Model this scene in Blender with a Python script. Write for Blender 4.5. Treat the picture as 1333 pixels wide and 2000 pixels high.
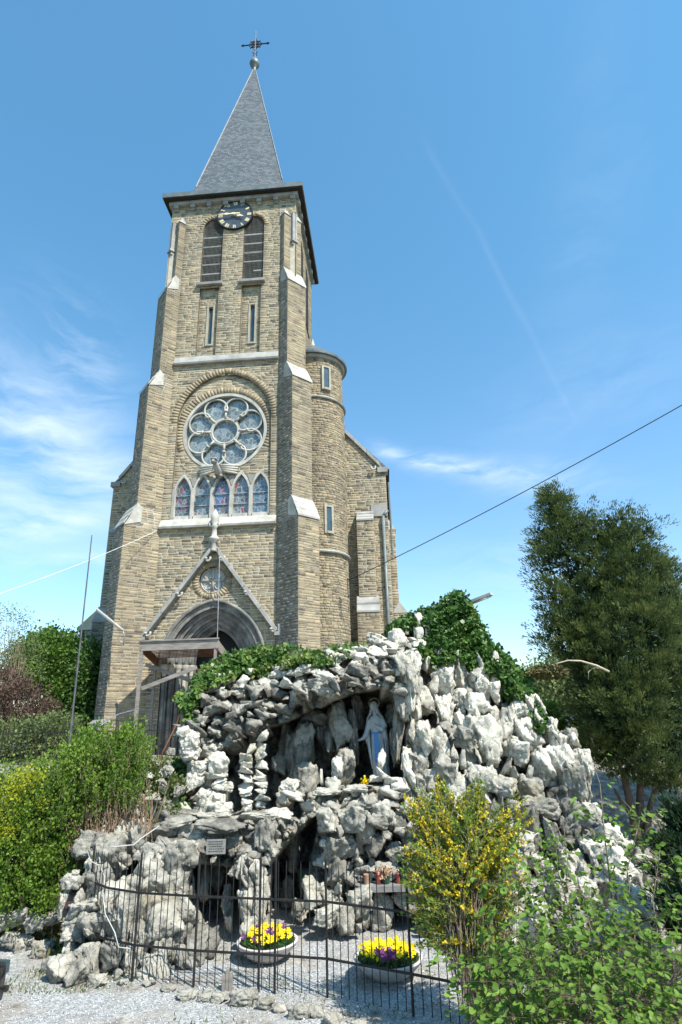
import bpy, bmesh, math, random
import numpy as np
from mathutils import Vector, Matrix
random.seed(7); RS = np.random.RandomState(11)
R = math.radians
S = bpy.context.scene
COL = S.collection
for o in list(bpy.data.objects): bpy.data.objects.remove(o)

# ------------------------------------------------------------------ camera
FPX, PITCH, ROLL, YAW, CAMH = 1130.0, 0.342, 0.0262, 0.0717, 3.6   # focal length in photo pixels (photo 1333 x 2000)
cam_d = bpy.data.cameras.new('camera'); cam = bpy.data.objects.new('camera', cam_d); COL.objects.link(cam)
S.camera = cam
cam_d.sensor_fit = 'VERTICAL'; cam_d.sensor_height = 36.0; cam_d.lens = FPX / 2000 * 36.0
cam_d.clip_start = 0.1; cam_d.clip_end = 4000
_f = Vector((0, math.cos(PITCH), math.sin(PITCH))); _u = Vector((0, -math.sin(PITCH), math.cos(PITCH))); _r = Vector((1, 0, 0))
_k = 1 / math.hypot(1, ROLL)
_ir = (_r - _u * ROLL) * _k; _iu = (_u + _r * ROLL) * _k
cam.matrix_world = Matrix(((_ir.x, _iu.x, -_f.x, 0), (_ir.y, _iu.y, -_f.y, 0), (_ir.z, _iu.z, -_f.z, CAMH), (0, 0, 0, 1)))
S.render.resolution_x, S.render.resolution_y = 682, 1024

# ------------------------------------------------------------------ light
SUN_AZ, SUN_EL = R(42.4), R(53.5)      # azimuth measured from "behind the camera" towards the right
sd = bpy.data.lights.new('sun', 'SUN'); sd.energy = 5.0; sd.angle = R(0.5); sd.color = (1.0, 0.955, 0.87)
sun = bpy.data.objects.new('sun', sd); COL.objects.link(sun)
_sv = Vector((math.sin(SUN_AZ) * math.cos(SUN_EL), -math.cos(SUN_AZ) * math.cos(SUN_EL), math.sin(SUN_EL)))
sun.rotation_euler = _sv.to_track_quat('Z', 'Y').to_euler()
W = bpy.data.worlds.new('World'); S.world = W; W.use_nodes = True
def build_world():
    nt = W.node_tree; nt.nodes.clear(); N = nt.nodes.new; L = nt.links.new
    out = N('ShaderNodeOutputWorld'); bg = N('ShaderNodeBackground'); bg.inputs['Strength'].default_value = 0.15
    sky = N('ShaderNodeTexSky'); sky.sky_type = 'NISHITA'; sky.sun_disc = False
    sky.sun_elevation = SUN_EL; sky.sun_rotation = math.pi - SUN_AZ
    sky.air_density = 1.1; sky.dust_density = 0.4; sky.ozone_density = 1.2; sky.altitude = 150
    tc = N('ShaderNodeTexCoord')
    # cirrus wisps: placed by direction (azimuth from heading, elevation)
    sep = N('ShaderNodeSeparateXYZ'); L(tc.outputs['Generated'], sep.inputs[0])
    def m(op, a, b=None, c=None):
        n = N('ShaderNodeMath'); n.operation = op
        for i, v in enumerate((a, b, c)):
            if v is None: continue
            if isinstance(v, (int, float)): n.inputs[i].default_value = v
            else: L(v, n.inputs[i])
        return n.outputs[0]
    az = m('ARCTAN2', sep.outputs['X'], sep.outputs['Y']); el = m('ARCSINE', sep.outputs['Z'])
    cmb = N('ShaderNodeCombineXYZ'); L(az, cmb.inputs[0]); L(el, cmb.inputs[1])
    warp = N('ShaderNodeTexNoise'); warp.inputs['Scale'].default_value = 5; warp.inputs['Detail'].default_value = 4; L(cmb.outputs[0], warp.inputs['Vector'])
    mixv = N('ShaderNodeMix'); mixv.data_type = 'VECTOR'; mixv.inputs['Factor'].default_value = 0.10
    L(cmb.outputs[0], mixv.inputs[4]); L(warp.outputs['Color'], mixv.inputs[5])
    def wisp(caz, cel, ang, sx, sy, amt, scale, lo=0.45, stretch=4):
        # gaussian blob (rotated) times stretched noise
        da = m('SUBTRACT', az, R(caz)); de = m('SUBTRACT', el, R(cel))
        c, s = math.cos(R(ang)), math.sin(R(ang))
        u = m('ADD', m('MULTIPLY', da, c), m('MULTIPLY', de, s)); v = m('SUBTRACT', m('MULTIPLY', de, c), m('MULTIPLY', da, s))
        g = m('EXPONENT', m('MULTIPLY', m('ADD', m('POWER', m('DIVIDE', m('ABSOLUTE', u), R(sx)), 2.0), m('POWER', m('DIVIDE', m('ABSOLUTE', v), R(sy)), 2.0)), -1.0))
        mp = N('ShaderNodeMapping'); mp.inputs['Rotation'].default_value = (0, 0, -R(ang)); mp.inputs['Scale'].default_value = (scale, scale * stretch, 1)
        mp.vector_type = 'POINT'; L(mixv.outputs[1], mp.inputs[0])
        n = N('ShaderNodeTexNoise'); n.inputs['Scale'].default_value = 1; n.inputs['Detail'].default_value = 7; n.inputs['Roughness'].default_value = 0.62; L(mp.outputs[0], n.inputs['Vector'])
        r = N('ShaderNodeMapRange'); r.inputs['From Min'].default_value = lo; r.inputs['From Max'].default_value = 0.8; L(n.outputs['Fac'], r.inputs[0])
        return m('MULTIPLY', m('MULTIPLY', g, r.outputs[0]), amt)
    ws = [wisp(-29, 24, -32, 11, 4.2, 1.5, 5, .36), wisp(-27.5, 31, -50, 6, 3.5, .8, 6, .42),
          wisp(-32, 16, 14, 8, 1.6, 1.9, 6, .34), wisp(-26, 14, 8, 7, 1.0, .9, 7, .36), wisp(-32, 19.5, -20, 5, 1.5, 1.1, 6, .34),
          wisp(12, 23.3, -15, 6.5, .9, 1.5, 8, .38, 5), wisp(19, 21.5, -12, 7, 1.6, .9, 7, .34), wisp(5.3, 25.3, -25, 1.8, .7, .8, 8, .3),
          wisp(30, 42, 60, 14, 4, .12, 5, .3), wisp(17, 13, 0, 8, 3, .45, 6, .35), wisp(27, 28, 10, 10, 4, .25, 6, .3), wisp(-18, 20, 0, 12, 8, .25, 5, .35)]
    # contrail: thin band from high left to low right
    def seg(a0, e0, a1, e1, w, amt):
        L0 = math.hypot(a1 - a0, e1 - e0); ang = math.degrees(math.atan2(e1 - e0, a1 - a0))
        da = m('SUBTRACT', az, R((a0 + a1) / 2)); de = m('SUBTRACT', el, R((e0 + e1) / 2))
        c, s = math.cos(R(ang)), math.sin(R(ang))
        u = m('ADD', m('MULTIPLY', da, c), m('MULTIPLY', de, s)); v = m('SUBTRACT', m('MULTIPLY', de, c), m('MULTIPLY', da, s))
        g = m('EXPONENT', m('MULTIPLY', m('POWER', m('DIVIDE', m('ABSOLUTE', v), R(w)), 2.0), -1.0))
        mr = N('ShaderNodeMapRange'); mr.interpolation_type = 'SMOOTHSTEP'; L(m('ABSOLUTE', u), mr.inputs[0])
        mr.inputs['From Min'].default_value = R(L0 * .28); mr.inputs['From Max'].default_value = R(L0 * .56); mr.inputs['To Min'].default_value = 1; mr.inputs['To Max'].default_value = 0
        return m('MULTIPLY', m('MULTIPLY', g, mr.outputs[0]), amt)
    for s_ in CONTRAIL: ws.append(seg(*s_))
    tot = ws[0]
    for w_ in ws[1:]: tot = m('ADD', tot, w_)
    tot = m('MINIMUM', m('MULTIPLY', tot, 0.62), 0.9)
    # the haze near the horizon is paler; small hue correction of the blue
    hs = N('ShaderNodeMix'); hs.data_type = 'RGBA'; hs.blend_type = 'MULTIPLY'; hs.inputs['Factor'].default_value = 1
    L(sky.outputs[0], hs.inputs[6])
    er = N('ShaderNodeMapRange'); er.interpolation_type = 'SMOOTHSTEP'; L(el, er.inputs[0]); er.inputs['From Min'].default_value = 0; er.inputs['From Max'].default_value = R(48)
    tm = N('ShaderNodeMix'); tm.data_type = 'RGBA'; L(er.outputs[0], tm.inputs['Factor']); tm.inputs[6].default_value = (.76, .90, .98, 1); tm.inputs[7].default_value = SKY_TINT; L(tm.outputs[2], hs.inputs[7])
    mx = N('ShaderNodeMix'); mx.data_type = 'RGBA'; L(tot, mx.inputs['Factor']); L(hs.outputs[2], mx.inputs[6]); mx.inputs[7].default_value = (4.6, 5.2, 5.8, 1)
    L(mx.outputs[2], bg.inputs['Color']); L(bg.outputs[0], out.inputs[0])
SKY_TINT = (0.62, 1.08, 1.12, 1)
def azel(px, py):
    dx = px - 666.5; dy = py - 1000.0
    a = (dx - ROLL * dy) * _k; b = (-ROLL * dx - dy) * _k
    y = FPX * math.cos(PITCH) - b * math.sin(PITCH); z = FPX * math.sin(PITCH) + b * math.cos(PITCH)
    return math.degrees(math.atan2(a, y)), math.degrees(math.atan2(z, math.hypot(a, y)))
CONTRAIL = [(*azel(820, 260), *azel(950, 470), .42, .035), (*azel(930, 440), *azel(1030, 640), .34, .06), (*azel(1010, 590), *azel(1130, 830), .30, .04)]
build_world()
S.view_settings.view_transform = 'Standard'; S.view_settings.look = 'None'; S.view_settings.gamma = 1.0
S.view_settings.use_curve_mapping = False; S.view_settings.exposure = 0.7
S.render.engine = 'CYCLES'

# ------------------------------------------------------------------ helpers
def at(px, py, Y):
    """world point seen at photo pixel (px, py) at the real distance Y metres ahead of the camera"""
    dx = px - 666.5; dy = py - 1000.0
    a = (dx - ROLL * dy) * _k; b = (-ROLL * dx - dy) * _k
    y = FPX * math.cos(PITCH) - b * math.sin(PITCH); z = FPX * math.sin(PITCH) + b * math.cos(PITCH)
    return Vector((a * Y / y, Y, CAMH + z * Y / y))
def onz(px, py, z0=0.0):
    p = at(px, py, 10.0); d = p - Vector((0, 0, CAMH)); t = (z0 - CAMH) / d.z
    return Vector((0, 0, CAMH)) + d * t
def tag(o, label=None, cat=None, group=None, kind=None):
    if label: o['label'] = label
    if cat: o['category'] = cat
    if group: o['group'] = group
    if kind: o['kind'] = kind
    return o
def empty(name, loc=(0, 0, 0), rz=0, label=None, cat=None, group=None):
    o = bpy.data.objects.new(name, None); COL.objects.link(o); o.location = loc; o.rotation_euler = (0, 0, rz)
    return tag(o, label, cat, group)
def link(name, me, parent=None, mat=None):
    o = bpy.data.objects.new(name, me); COL.objects.link(o)
    if parent: o.parent = parent
    if mat and not me.materials: me.materials.append(mat)
    return o
class MB:
    def __init__(s): s.v = []; s.f = []; s.t = []
    def add(s, vs, fs, tint=None):
        n = len(s.v); s.v += [tuple(v) for v in vs]; s.f += [tuple(i + n for i in f) for f in fs]
        s.t += [tint if tint is not None else 0.5] * len(fs)
        return s
    def box(s, x0, x1, y0, y1, z0, z1, M=None, tint=None):
        vs = [Vector(p) for p in ((x0,y0,z0),(x1,y0,z0),(x1,y1,z0),(x0,y1,z0),(x0,y0,z1),(x1,y0,z1),(x1,y1,z1),(x0,y1,z1))]
        if M is not None: vs = [M @ v for v in vs]
        return s.add(vs, [(0,3,2,1),(4,5,6,7),(0,1,5,4),(1,2,6,5),(2,3,7,6),(3,0,4,7)], tint)
    def beam(s, a, b, w, h, up=(0, 0, 1)):
        a = Vector(a); b = Vector(b); d = (b - a); Ln = d.length; d.normalize(); up = Vector(up)
        sd_ = d.cross(up)
        if sd_.length < 1e-4: sd_ = d.cross(Vector((1, 0, 0)))
        sd_.normalize(); u2 = sd_.cross(d)
        vs = []
        for p in (a, b):
            for su, sv in ((-1,-1),(1,-1),(1,1),(-1,1)): vs.append(p + sd_ * su * w / 2 + u2 * sv * h / 2)
        return s.add(vs, [(0,1,2,3),(7,6,5,4),(0,4,5,1),(1,5,6,2),(2,6,7,3),(3,7,4,0)])
    def tube(s, pts, r, n=6, closed=False, cap=True):
        pts = [Vector(p) for p in pts]; m = len(pts); rs = r if isinstance(r, (list, tuple)) else [r] * m
        base = len(s.v); prev = None
        for i, p in enumerate(pts):
            if closed: d = pts[(i + 1) % m] - pts[i - 1]
            else: d = pts[min(i + 1, m - 1)] - pts[max(i - 1, 0)]
            if d.length < 1e-9: d = Vector((0, 0, 1))
            d.normalize()
            if prev is None: a = d.cross(Vector((0, 0, 1))); a = a if a.length > 1e-3 else d.cross(Vector((1, 0, 0)))
            else: a = prev - d * prev.dot(d)
            a.normalize(); prev = a; b = d.cross(a)
            for k in range(n):
                t = 2 * math.pi * k / n; s.v.append(tuple(p + (a * math.cos(t) + b * math.sin(t)) * rs[i]))
        cnt = 0
        for i in range(m if closed else m - 1):
            j = (i + 1) % m
            for k in range(n):
                s.f.append((base+i*n+k, base+i*n+(k+1)%n, base+j*n+(k+1)%n, base+j*n+k)); cnt += 1
        if cap and not closed:
            s.f.append(tuple(base + k for k in range(n))[::-1]); s.f.append(tuple(base + (m-1)*n + k for k in range(n))); cnt += 2
        s.t += [0.5] * cnt
        return s
    def lathe(s, prof, c=(0, 0, 0), n=16, M=None, sx=1, sy=1):
        base = len(s.v); c = Vector(c)
        for r, z in prof:
            for k in range(n):
                t = 2 * math.pi * k / n; p = Vector((r * math.cos(t) * sx, r * math.sin(t) * sy, z))
                if M is not None: p = M @ p
                s.v.append(tuple(p + c))
        for i in range(len(prof) - 1):
            for k in range(n): s.f.append((base+i*n+k, base+i*n+(k+1)%n, base+(i+1)*n+(k+1)%n, base+(i+1)*n+k)); s.t.append(.5)
        return s
    def prism(s, poly, y0, y1, mp=None):
        """poly in (x, z); extruded from y0 (front) to y1"""
        n = len(poly); mp = mp or (lambda x, y, z: (x, y, z))
        vs = [mp(x, y0, z) for x, z in poly] + [mp(x, y1, z) for x, z in poly]
        fs = [tuple(range(n)), tuple(range(2*n-1, n-1, -1))] + [(i, i+n, (i+1)%n+n, (i+1)%n) for i in range(n)]
        return s.add(vs, fs)
    def ring(s, outer, inner, y0, y1, closed=False, mp=None):
        """band between two (x,z) outlines with equal counts, thickness y0..y1"""
        n = len(outer); mp = mp or (lambda x, y, z: (x, y, z))
        vs = [mp(x, y0, z) for x, z in outer] + [mp(x, y0, z) for x, z in inner] + [mp(x, y1, z) for x, z in outer] + [mp(x, y1, z) for x, z in inner]
        fs = []
        for i in range(n if closed else n - 1):
            j = (i + 1) % n
            fs += [(i, n+i, n+j, j), (i, j, 2*n+j, 2*n+i), (n+i, 3*n+i, 3*n+j, n+j), (2*n+i, 2*n+j, 3*n+j, 3*n+i)]
        if not closed: fs += [(0, 2*n, 3*n, n), (n-1, 2*n-1, 4*n-1, 3*n-1)]
        return s.add(vs, fs)
    def build(s, name, mat, parent=None, smooth=False, tint=False, bevel=0):
        me = bpy.data.meshes.new(name); me.from_pydata(s.v, [], s.f)
        bm = bmesh.new(); bm.from_mesh(me)
        if not tint: bmesh.ops.recalc_face_normals(bm, faces=bm.faces)
        if bevel: bmesh.ops.bevel(bm, geom=list(bm.edges), offset=bevel, segments=1, affect='EDGES', profile=0.5)
        bm.to_mesh(me); bm.free()
        if smooth: me.polygons.foreach_set('use_smooth', [True] * len(me.polygons))
        if tint:
            a = me.attributes.new('tint', 'FLOAT', 'FACE'); a.data.foreach_set('value', s.t)
        me.materials.append(mat); me.update()
        return link(name, me, parent)
def fastmesh(name, V, F, mat, parent=None, tint=None, smooth=False):
    """V (n,3), F (m,k) arrays"""
    V = np.asarray(V, dtype=np.float32); F = np.asarray(F, dtype=np.int32); k = F.shape[1]
    me = bpy.data.meshes.new(name); me.vertices.add(len(V)); me.vertices.foreach_set('co', V.ravel())
    me.loops.add(F.size); me.loops.foreach_set('vertex_index', F.ravel())
    me.polygons.add(len(F)); me.polygons.foreach_set('loop_start', np.arange(0, F.size, k, dtype=np.int32))
    me.update(calc_edges=True)
    if smooth: me.polygons.foreach_set('use_smooth', [True] * len(F))
    if tint is not None:
        a = me.attributes.new('tint', 'FLOAT', 'FACE'); a.data.foreach_set('value', np.asarray(tint, dtype=np.float32))
    me.materials.append(mat); me.validate()
    return link(name, me, parent)

# ------------------------------------------------------------------ materials
def mat(name, stops, rough=0.85, attr=None, noise=(3.0, 5), fac=0.5, bump=0.3, bscale=20.0, bdist=0.02, metal=0.0, spec=0.3, coords='Object', trans=None, extra=None, stretch=(1, 1, 1)):
    """procedural: colour ramp (stops) driven by the 'tint' attribute and/or noise"""
    m = bpy.data.materials.new(name); m.use_nodes = True; nt = m.node_tree; N = nt.nodes.new; L = nt.links.new
    b = nt.nodes['Principled BSDF']; b.inputs['Roughness'].default_value = rough; b.inputs['Metallic'].default_value = metal
    b.inputs['Specular IOR Level'].default_value = spec
    tc = N('ShaderNodeTexCoord'); mp = N('ShaderNodeMapping'); mp.inputs['Scale'].default_value = stretch; L(tc.outputs[coords], mp.inputs[0])
    no = N('ShaderNodeTexNoise'); no.inputs['Scale'].default_value = noise[0]; no.inputs['Detail'].default_value = noise[1]; no.inputs['Roughness'].default_value = .6; L(mp.outputs[0], no.inputs['Vector'])
    st = N('ShaderNodeMapRange'); st.inputs['From Min'].default_value = .3; st.inputs['From Max'].default_value = .7; L(no.outputs['Fac'], st.inputs[0])
    val = st.outputs[0]
    if attr:
        at_ = N('ShaderNodeAttribute'); at_.attribute_name = attr
        mx = N('ShaderNodeMix'); mx.inputs['Factor'].default_value = fac; L(at_.outputs['Fac'], mx.inputs[2]); L(val, mx.inputs[3]); val = mx.outputs[0]
    cr = N('ShaderNodeValToRGB'); el = cr.color_ramp.elements
    for i, (p, c) in enumerate(stops):
        e = el[i] if i < 2 else el.new(p)
        e.position = p; e.color = (*c, 1)
    L(val, cr.inputs[0]); colr = cr.outputs[0]
    if extra: colr = extra(nt, tc, mp, colr)
    L(colr, b.inputs['Base Color'])
    if bump:
        n2 = N('ShaderNodeTexNoise'); n2.inputs['Scale'].default_value = bscale; n2.inputs['Detail'].default_value = 6; L(mp.outputs[0], n2.inputs['Vector'])
        bp = N('ShaderNodeBump'); bp.inputs['Strength'].default_value = bump; bp.inputs['Distance'].default_value = bdist; L(n2.outputs['Fac'], bp.inputs['Height']); L(bp.outputs[0], b.inputs['Normal'])
    if trans:
        tr = N('ShaderNodeBsdfTranslucent'); L(colr, tr.inputs[0]); ms = N('ShaderNodeMixShader'); ms.inputs[0].default_value = trans
        L(b.outputs[0], ms.inputs[1]); L(tr.outputs[0], ms.inputs[2]); L(ms.outputs[0], nt.nodes['Material Output'].inputs[0])
    return m
def weather(amount=0.5, scale=0.35, col=(0.10, 0.10, 0.085), zs=0.25, lo=.5, hi=.75):
    """large dirty streaks with a shape of their own"""
    def f(nt, tc, mp, c):
        N = nt.nodes.new; L = nt.links.new
        m2 = N('ShaderNodeMapping'); m2.inputs['Scale'].default_value = (1, 1, zs); L(tc.outputs['Object'], m2.inputs[0])
        n = N('ShaderNodeTexNoise'); n.inputs['Scale'].default_value = scale; n.inputs['Detail'].default_value = 7; n.inputs['Roughness'].default_value = .65; L(m2.outputs[0], n.inputs['Vector'])
        r = N('ShaderNodeMapRange'); r.inputs['From Min'].default_value = lo; r.inputs['From Max'].default_value = hi; r.inputs['To Max'].default_value = amount; L(n.outputs['Fac'], r.inputs[0])
        x = N('ShaderNodeMix'); x.data_type = 'RGBA'; L(r.outputs[0], x.inputs['Factor']); L(c, x.inputs[6]); x.inputs[7].default_value = (*col, 1)
        return x.outputs[2]
    return f
STOPS = [(0.0, (.065, .057, .047)), (.2, (.145, .118, .088)), (.38, (.255, .203, .135)), (.6, (.33, .263, .168)), (.8, (.405, .33, .21)), (.93, (.42, .265, .145)), (1.0, (.28, .14, .08))]
M_stone = mat('church_stone', STOPS, rough=.9, attr='tint', noise=(2.2, 6), fac=.42, bump=.45, bscale=14, bdist=.02, extra=weather(.62, .45, (.10, .095, .08), .3, .47, .72))
M_stone_dark = mat('church_stone_weathered_shaded', [(0, (.07, .07, .062)), (.5, (.16, .15, .125)), (1, (.27, .24, .18))], rough=.92, attr='tint', noise=(7, 4), fac=.35, bump=.6, bscale=14, bdist=.03, extra=weather(.5, 1.6, (.42, .41, .37), 1, .55, .72))  # weathering plus the shade of faces turned from the sun, both in the colour
M_mortar = mat('lime_mortar', [(0, (.38, .345, .265)), (1, (.56, .51, .40))], rough=.95, noise=(3, 4), bump=.4, bscale=30, bdist=.01)
M_dress = mat('dressed_bluestone', [(0, (.21, .205, .19)), (1, (.40, .39, .36))], rough=.8, noise=(1.5, 6), bump=.35, bscale=25, bdist=.008, extra=weather(.5, 1.0, (.14, .135, .12)))
M_white = mat('white_limestone', [(0, (.34, .325, .285)), (1, (.55, .53, .475))], rough=.75, noise=(2.5, 5), bump=.25, bscale=25, bdist=.01, extra=weather(.6, 1.1, (.22, .205, .17), .5, .45, .7))
M_slate = None
M_portal = mat('stained_portal_stone', [(0, (.09, .087, .08)), (.5, (.19, .183, .165)), (1, (.34, .33, .30))], rough=.85, noise=(1.6, 7), bump=.4, bscale=22, bdist=.012, extra=weather(.6, 1.3, (.06, .058, .052), .6, .45, .7))
M_quoin = mat('buff_quoin_stone', [(0, (.27, .245, .19)), (1, (.43, .395, .31))], rough=.85, noise=(2, 5), bump=.3, bscale=20, bdist=.01, extra=weather(.4, 1.0, (.16, .15, .12)))
M_slat = mat('pale_slats', [(0, (.36, .37, .34)), (1, (.56, .56, .52))], rough=.7, noise=(4, 4), bump=.1)
M_wire = mat('grey_wire', [(0, (.12, .12, .11)), (1, (.2, .2, .18))], rough=.6, noise=(4, 4), bump=0)
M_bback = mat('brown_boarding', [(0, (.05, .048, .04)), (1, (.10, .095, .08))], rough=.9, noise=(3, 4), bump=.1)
M_wood = mat('weathered_wood', [(0, (.16, .14, .12)), (1, (.33, .29, .25))], rough=.85, noise=(2, 6), bump=.4, bscale=18, bdist=.01, stretch=(1, 1, 6))
M_redwood = mat('brown_plank', [(0, (.12, .06, .035)), (1, (.24, .13, .08))], rough=.8, noise=(2, 6), bump=.3, bscale=18, bdist=.006)
M_darkwood = mat('dark_soffit_wood', [(0, (.012, .010, .010)), (1, (.035, .028, .026))], rough=.7, noise=(4, 4), bump=.2)
M_black = mat('black_iron', [(0, (.010, .010, .010)), (1, (.030, .028, .027))], rough=.55, noise=(9, 4), bump=.2, bscale=60, bdist=.003)
M_grey_metal = mat('grey_metal', [(0, (.25, .26, .27)), (1, (.42, .43, .44))], rough=.45, metal=.6, noise=(5, 3), bump=.1)
M_white_paint = mat('white_enamel', [(0, (.68, .68, .66)), (1, (.82, .82, .80))], rough=.35, noise=(5, 3), bump=.05)
M_gold = mat('gilt_metal', [(0, (.74, .62, .34)), (1, (.90, .82, .55))], rough=.5, metal=0.0, noise=(9, 3), bump=.1)
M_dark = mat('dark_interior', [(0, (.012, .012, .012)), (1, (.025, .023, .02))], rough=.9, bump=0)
M_zinc = mat('zinc_sheet', [(0, (.10, .12, .12)), (1, (.19, .21, .21))], rough=.5, metal=.2, noise=(2, 5), bump=.1)
def slate_mat():
    m = bpy.data.materials.new('roof_slates'); m.use_nodes = True; nt = m.node_tree; N = nt.nodes.new; L = nt.links.new; b = nt.nodes['Principled BSDF']
    tc = N('ShaderNodeTexCoord'); sp = N('ShaderNodeSeparateXYZ'); L(tc.outputs['Object'], sp.inputs[0])
    ad = N('ShaderNodeMath'); ad.operation = 'ADD'; L(sp.outputs['X'], ad.inputs[0]); L(sp.outputs['Y'], ad.inputs[1])
    cb = N('ShaderNodeCombineXYZ'); L(ad.outputs[0], cb.inputs[0]); L(sp.outputs['Z'], cb.inputs[1])
    br = N('ShaderNodeTexBrick'); br.inputs['Scale'].default_value = 1; br.inputs['Brick Width'].default_value = .24; br.inputs['Row Height'].default_value = .17; br.inputs['Mortar Size'].default_value = .012
    br.inputs['Color1'].default_value = (.080, .092, .100, 1); br.inputs['Color2'].default_value = (.175, .19, .195, 1); br.inputs['Mortar'].default_value = (.035, .04, .045, 1); br.inputs['Bias'].default_value = -.1
    L(cb.outputs[0], br.inputs['Vector'])
    n = N('ShaderNodeTexNoise'); n.inputs['Scale'].default_value = 2.2; n.inputs['Detail'].default_value = 8; n.inputs['Roughness'].default_value = .75; L(tc.outputs['Object'], n.inputs['Vector'])
    r = N('ShaderNodeMapRange'); r.inputs['From Min'].default_value = .60; r.inputs['From Max'].default_value = .74; r.inputs['To Max'].default_value = .75; L(n.outputs['Fac'], r.inputs[0])
    x = N('ShaderNodeMix'); x.data_type = 'RGBA'; L(r.outputs[0], x.inputs['Factor']); L(br.outputs['Color'], x.inputs[6]); x.inputs[7].default_value = (.34, .36, .36, 1)
    L(x.outputs[2], b.inputs['Base Color']); b.inputs['Roughness'].default_value = .5; b.inputs['Specular IOR Level'].default_value = .5
    bp = N('ShaderNodeBump'); bp.inputs['Strength'].default_value = .8; bp.inputs['Distance'].default_value = .02; L(br.outputs['Fac'], bp.inputs['Height']); bp.invert = True; L(bp.outputs[0], b.inputs['Normal'])
    return m
M_slate = slate_mat()
def stained(name, seed, main, accent, hazy=.35):
    """leaded stained glass behind protective glazing, seen from outside"""
    m = bpy.data.materials.new(name); m.use_nodes = True; nt = m.node_tree; N = nt.nodes.new; L = nt.links.new; b = nt.nodes['Principled BSDF']
    tc = N('ShaderNodeTexCoord'); mp = N('ShaderNodeMapping'); mp.inputs['Location'].default_value = (seed * 3.1, 0, seed * 1.7); mp.inputs['Scale'].default_value = (1, .02, .8); L(tc.outputs['Object'], mp.inputs[0])
    nw = N('ShaderNodeTexNoise'); nw.inputs['Scale'].default_value = 2.5; L(mp.outputs[0], nw.inputs['Vector'])
    mv = N('ShaderNodeMix'); mv.data_type = 'VECTOR'; mv.inputs['Factor'].default_value = .2; L(mp.outputs[0], mv.inputs[4]); L(nw.outputs['Color'], mv.inputs[5])
    ve = N('ShaderNodeTexVoronoi'); ve.feature = 'DISTANCE_TO_EDGE'; ve.inputs['Scale'].default_value = 6.0; L(mv.outputs[1], ve.inputs['Vector'])
    vc = N('ShaderNodeTexVoronoi'); vc.inputs['Scale'].default_value = 6.0; L(mv.outputs[1], vc.inputs['Vector'])
    sr = N('ShaderNodeSeparateColor'); L(vc.outputs['Color'], sr.inputs[0])
    cr = N('ShaderNodeValToRGB'); cr.color_ramp.interpolation = 'CONSTANT'
    cols = [(0, main), (.35, tuple(c * .55 for c in main)), (.6, accent), (.78, tuple(c * 1.5 for c in main)), (.9, (.13, .12, .10))]
    for i, (p, c) in enumerate(cols):
        e = cr.color_ramp.elements[i] if i < 2 else cr.color_ramp.elements.new(p)
        e.position = p; e.color = (*c, 1)
    L(sr.outputs[0], cr.inputs[0])
    lt = N('ShaderNodeMath'); lt.operation = 'LESS_THAN'; lt.inputs[1].default_value = .045; L(ve.outputs['Distance'], lt.inputs[0])
    x = N('ShaderNodeMix'); x.data_type = 'RGBA'; L(lt.outputs[0], x.inputs['Factor']); L(cr.outputs[0], x.inputs[6]); x.inputs[7].default_value = (.27, .30, .30, 1)
    L(x.outputs[2], b.inputs['Base Color']); b.inputs['Roughness'].default_value = .22; b.inputs['Specular IOR Level'].default_value = .8
    b.inputs['Coat Weight'].default_value = hazy; b.inputs['Coat Roughness'].default_value = .25
    n3 = N('ShaderNodeTexNoise'); n3.inputs['Scale'].default_value = 3; L(tc.outputs['Object'], n3.inputs['Vector'])
    bp = N('ShaderNodeBump'); bp.inputs['Strength'].default_value = .25; bp.inputs['Distance'].default_value = .05; L(n3.outputs['Fac'], bp.inputs['Height']); L(bp.outputs[0], b.inputs['Normal'])
    return m
M_rose = stained('leaded_glass_rose', 1, (.19, .22, .21), (.13, .15, .16), .45)
M_lan = [stained('leaded_glass_lancet', i + 2, *c, .45) for i, c in enumerate((((.09, .12, .12), (.16, .05, .06)), ((.13, .16, .16), (.20, .08, .08)), ((.07, .11, .20), (.20, .05, .07)), ((.12, .13, .13), (.26, .05, .05)), ((.08, .13, .17), (.12, .15, .18))))]
M_glass = mat('dark_glass', [(0, (.03, .05, .06)), (1, (.06, .09, .10))], rough=.15, spec=.8, noise=(2, 3), bump=.1)
# ================================================================== CHURCH
CH = empty('church', (-6.4254, 28.6, 0), -YAW, 'tall tan rubble-stone parish church with slate spire, clock and rose window', 'church')
MID = 0.05
def arch_pts(a, h, zs, n=12, cx=0.0):
    """pointed arch outline from left spring over apex to right spring: half width a, rise h"""
    c = max((h*h - a*a) / (2*a), 0.0) if h > a else 0.0
    Rr = a + c; pts = []
    if h <= a * 1.001:
        return [(cx - a*math.cos(math.pi*i/(2*n)), zs + h*math.sin(math.pi*i/(2*n))) for i in range(2*n+1)]
    t1 = math.atan2(h, c)
    for i in range(n + 1):
        t = t1 * i / n; pts.append((cx - (Rr*math.cos(t) - c), zs + Rr*math.sin(t)))
    return pts + [(2*cx - x, z) for x, z in pts[-2::-1]]
def arch_half(a, h, zs, z):
    """half width of that arch at height z"""
    if z <= zs: return a
    if z >= zs + h: return -1
    c = max((h*h - a*a) / (2*a), 0.0) if h > a else 0.0
    if h <= a * 1.001: return a * math.sqrt(max(0, 1 - ((z - zs)/h)**2))
    return math.sqrt(max(0, (a + c)**2 - (z - zs)**2)) - c
STONES = []      # every stone: (8 corner points, tint, dark?)
MORT = MB()
def cut(iv, a, b):
    out = []
    for x0, x1 in iv:
        if b <= x0 or a >= x1: out.append((x0, x1)); continue
        if a > x0: out.append((x0, a))
        if b < x1: out.append((b, x1))
    return [i for i in out if i[1] - i[0] > .03]
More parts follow.
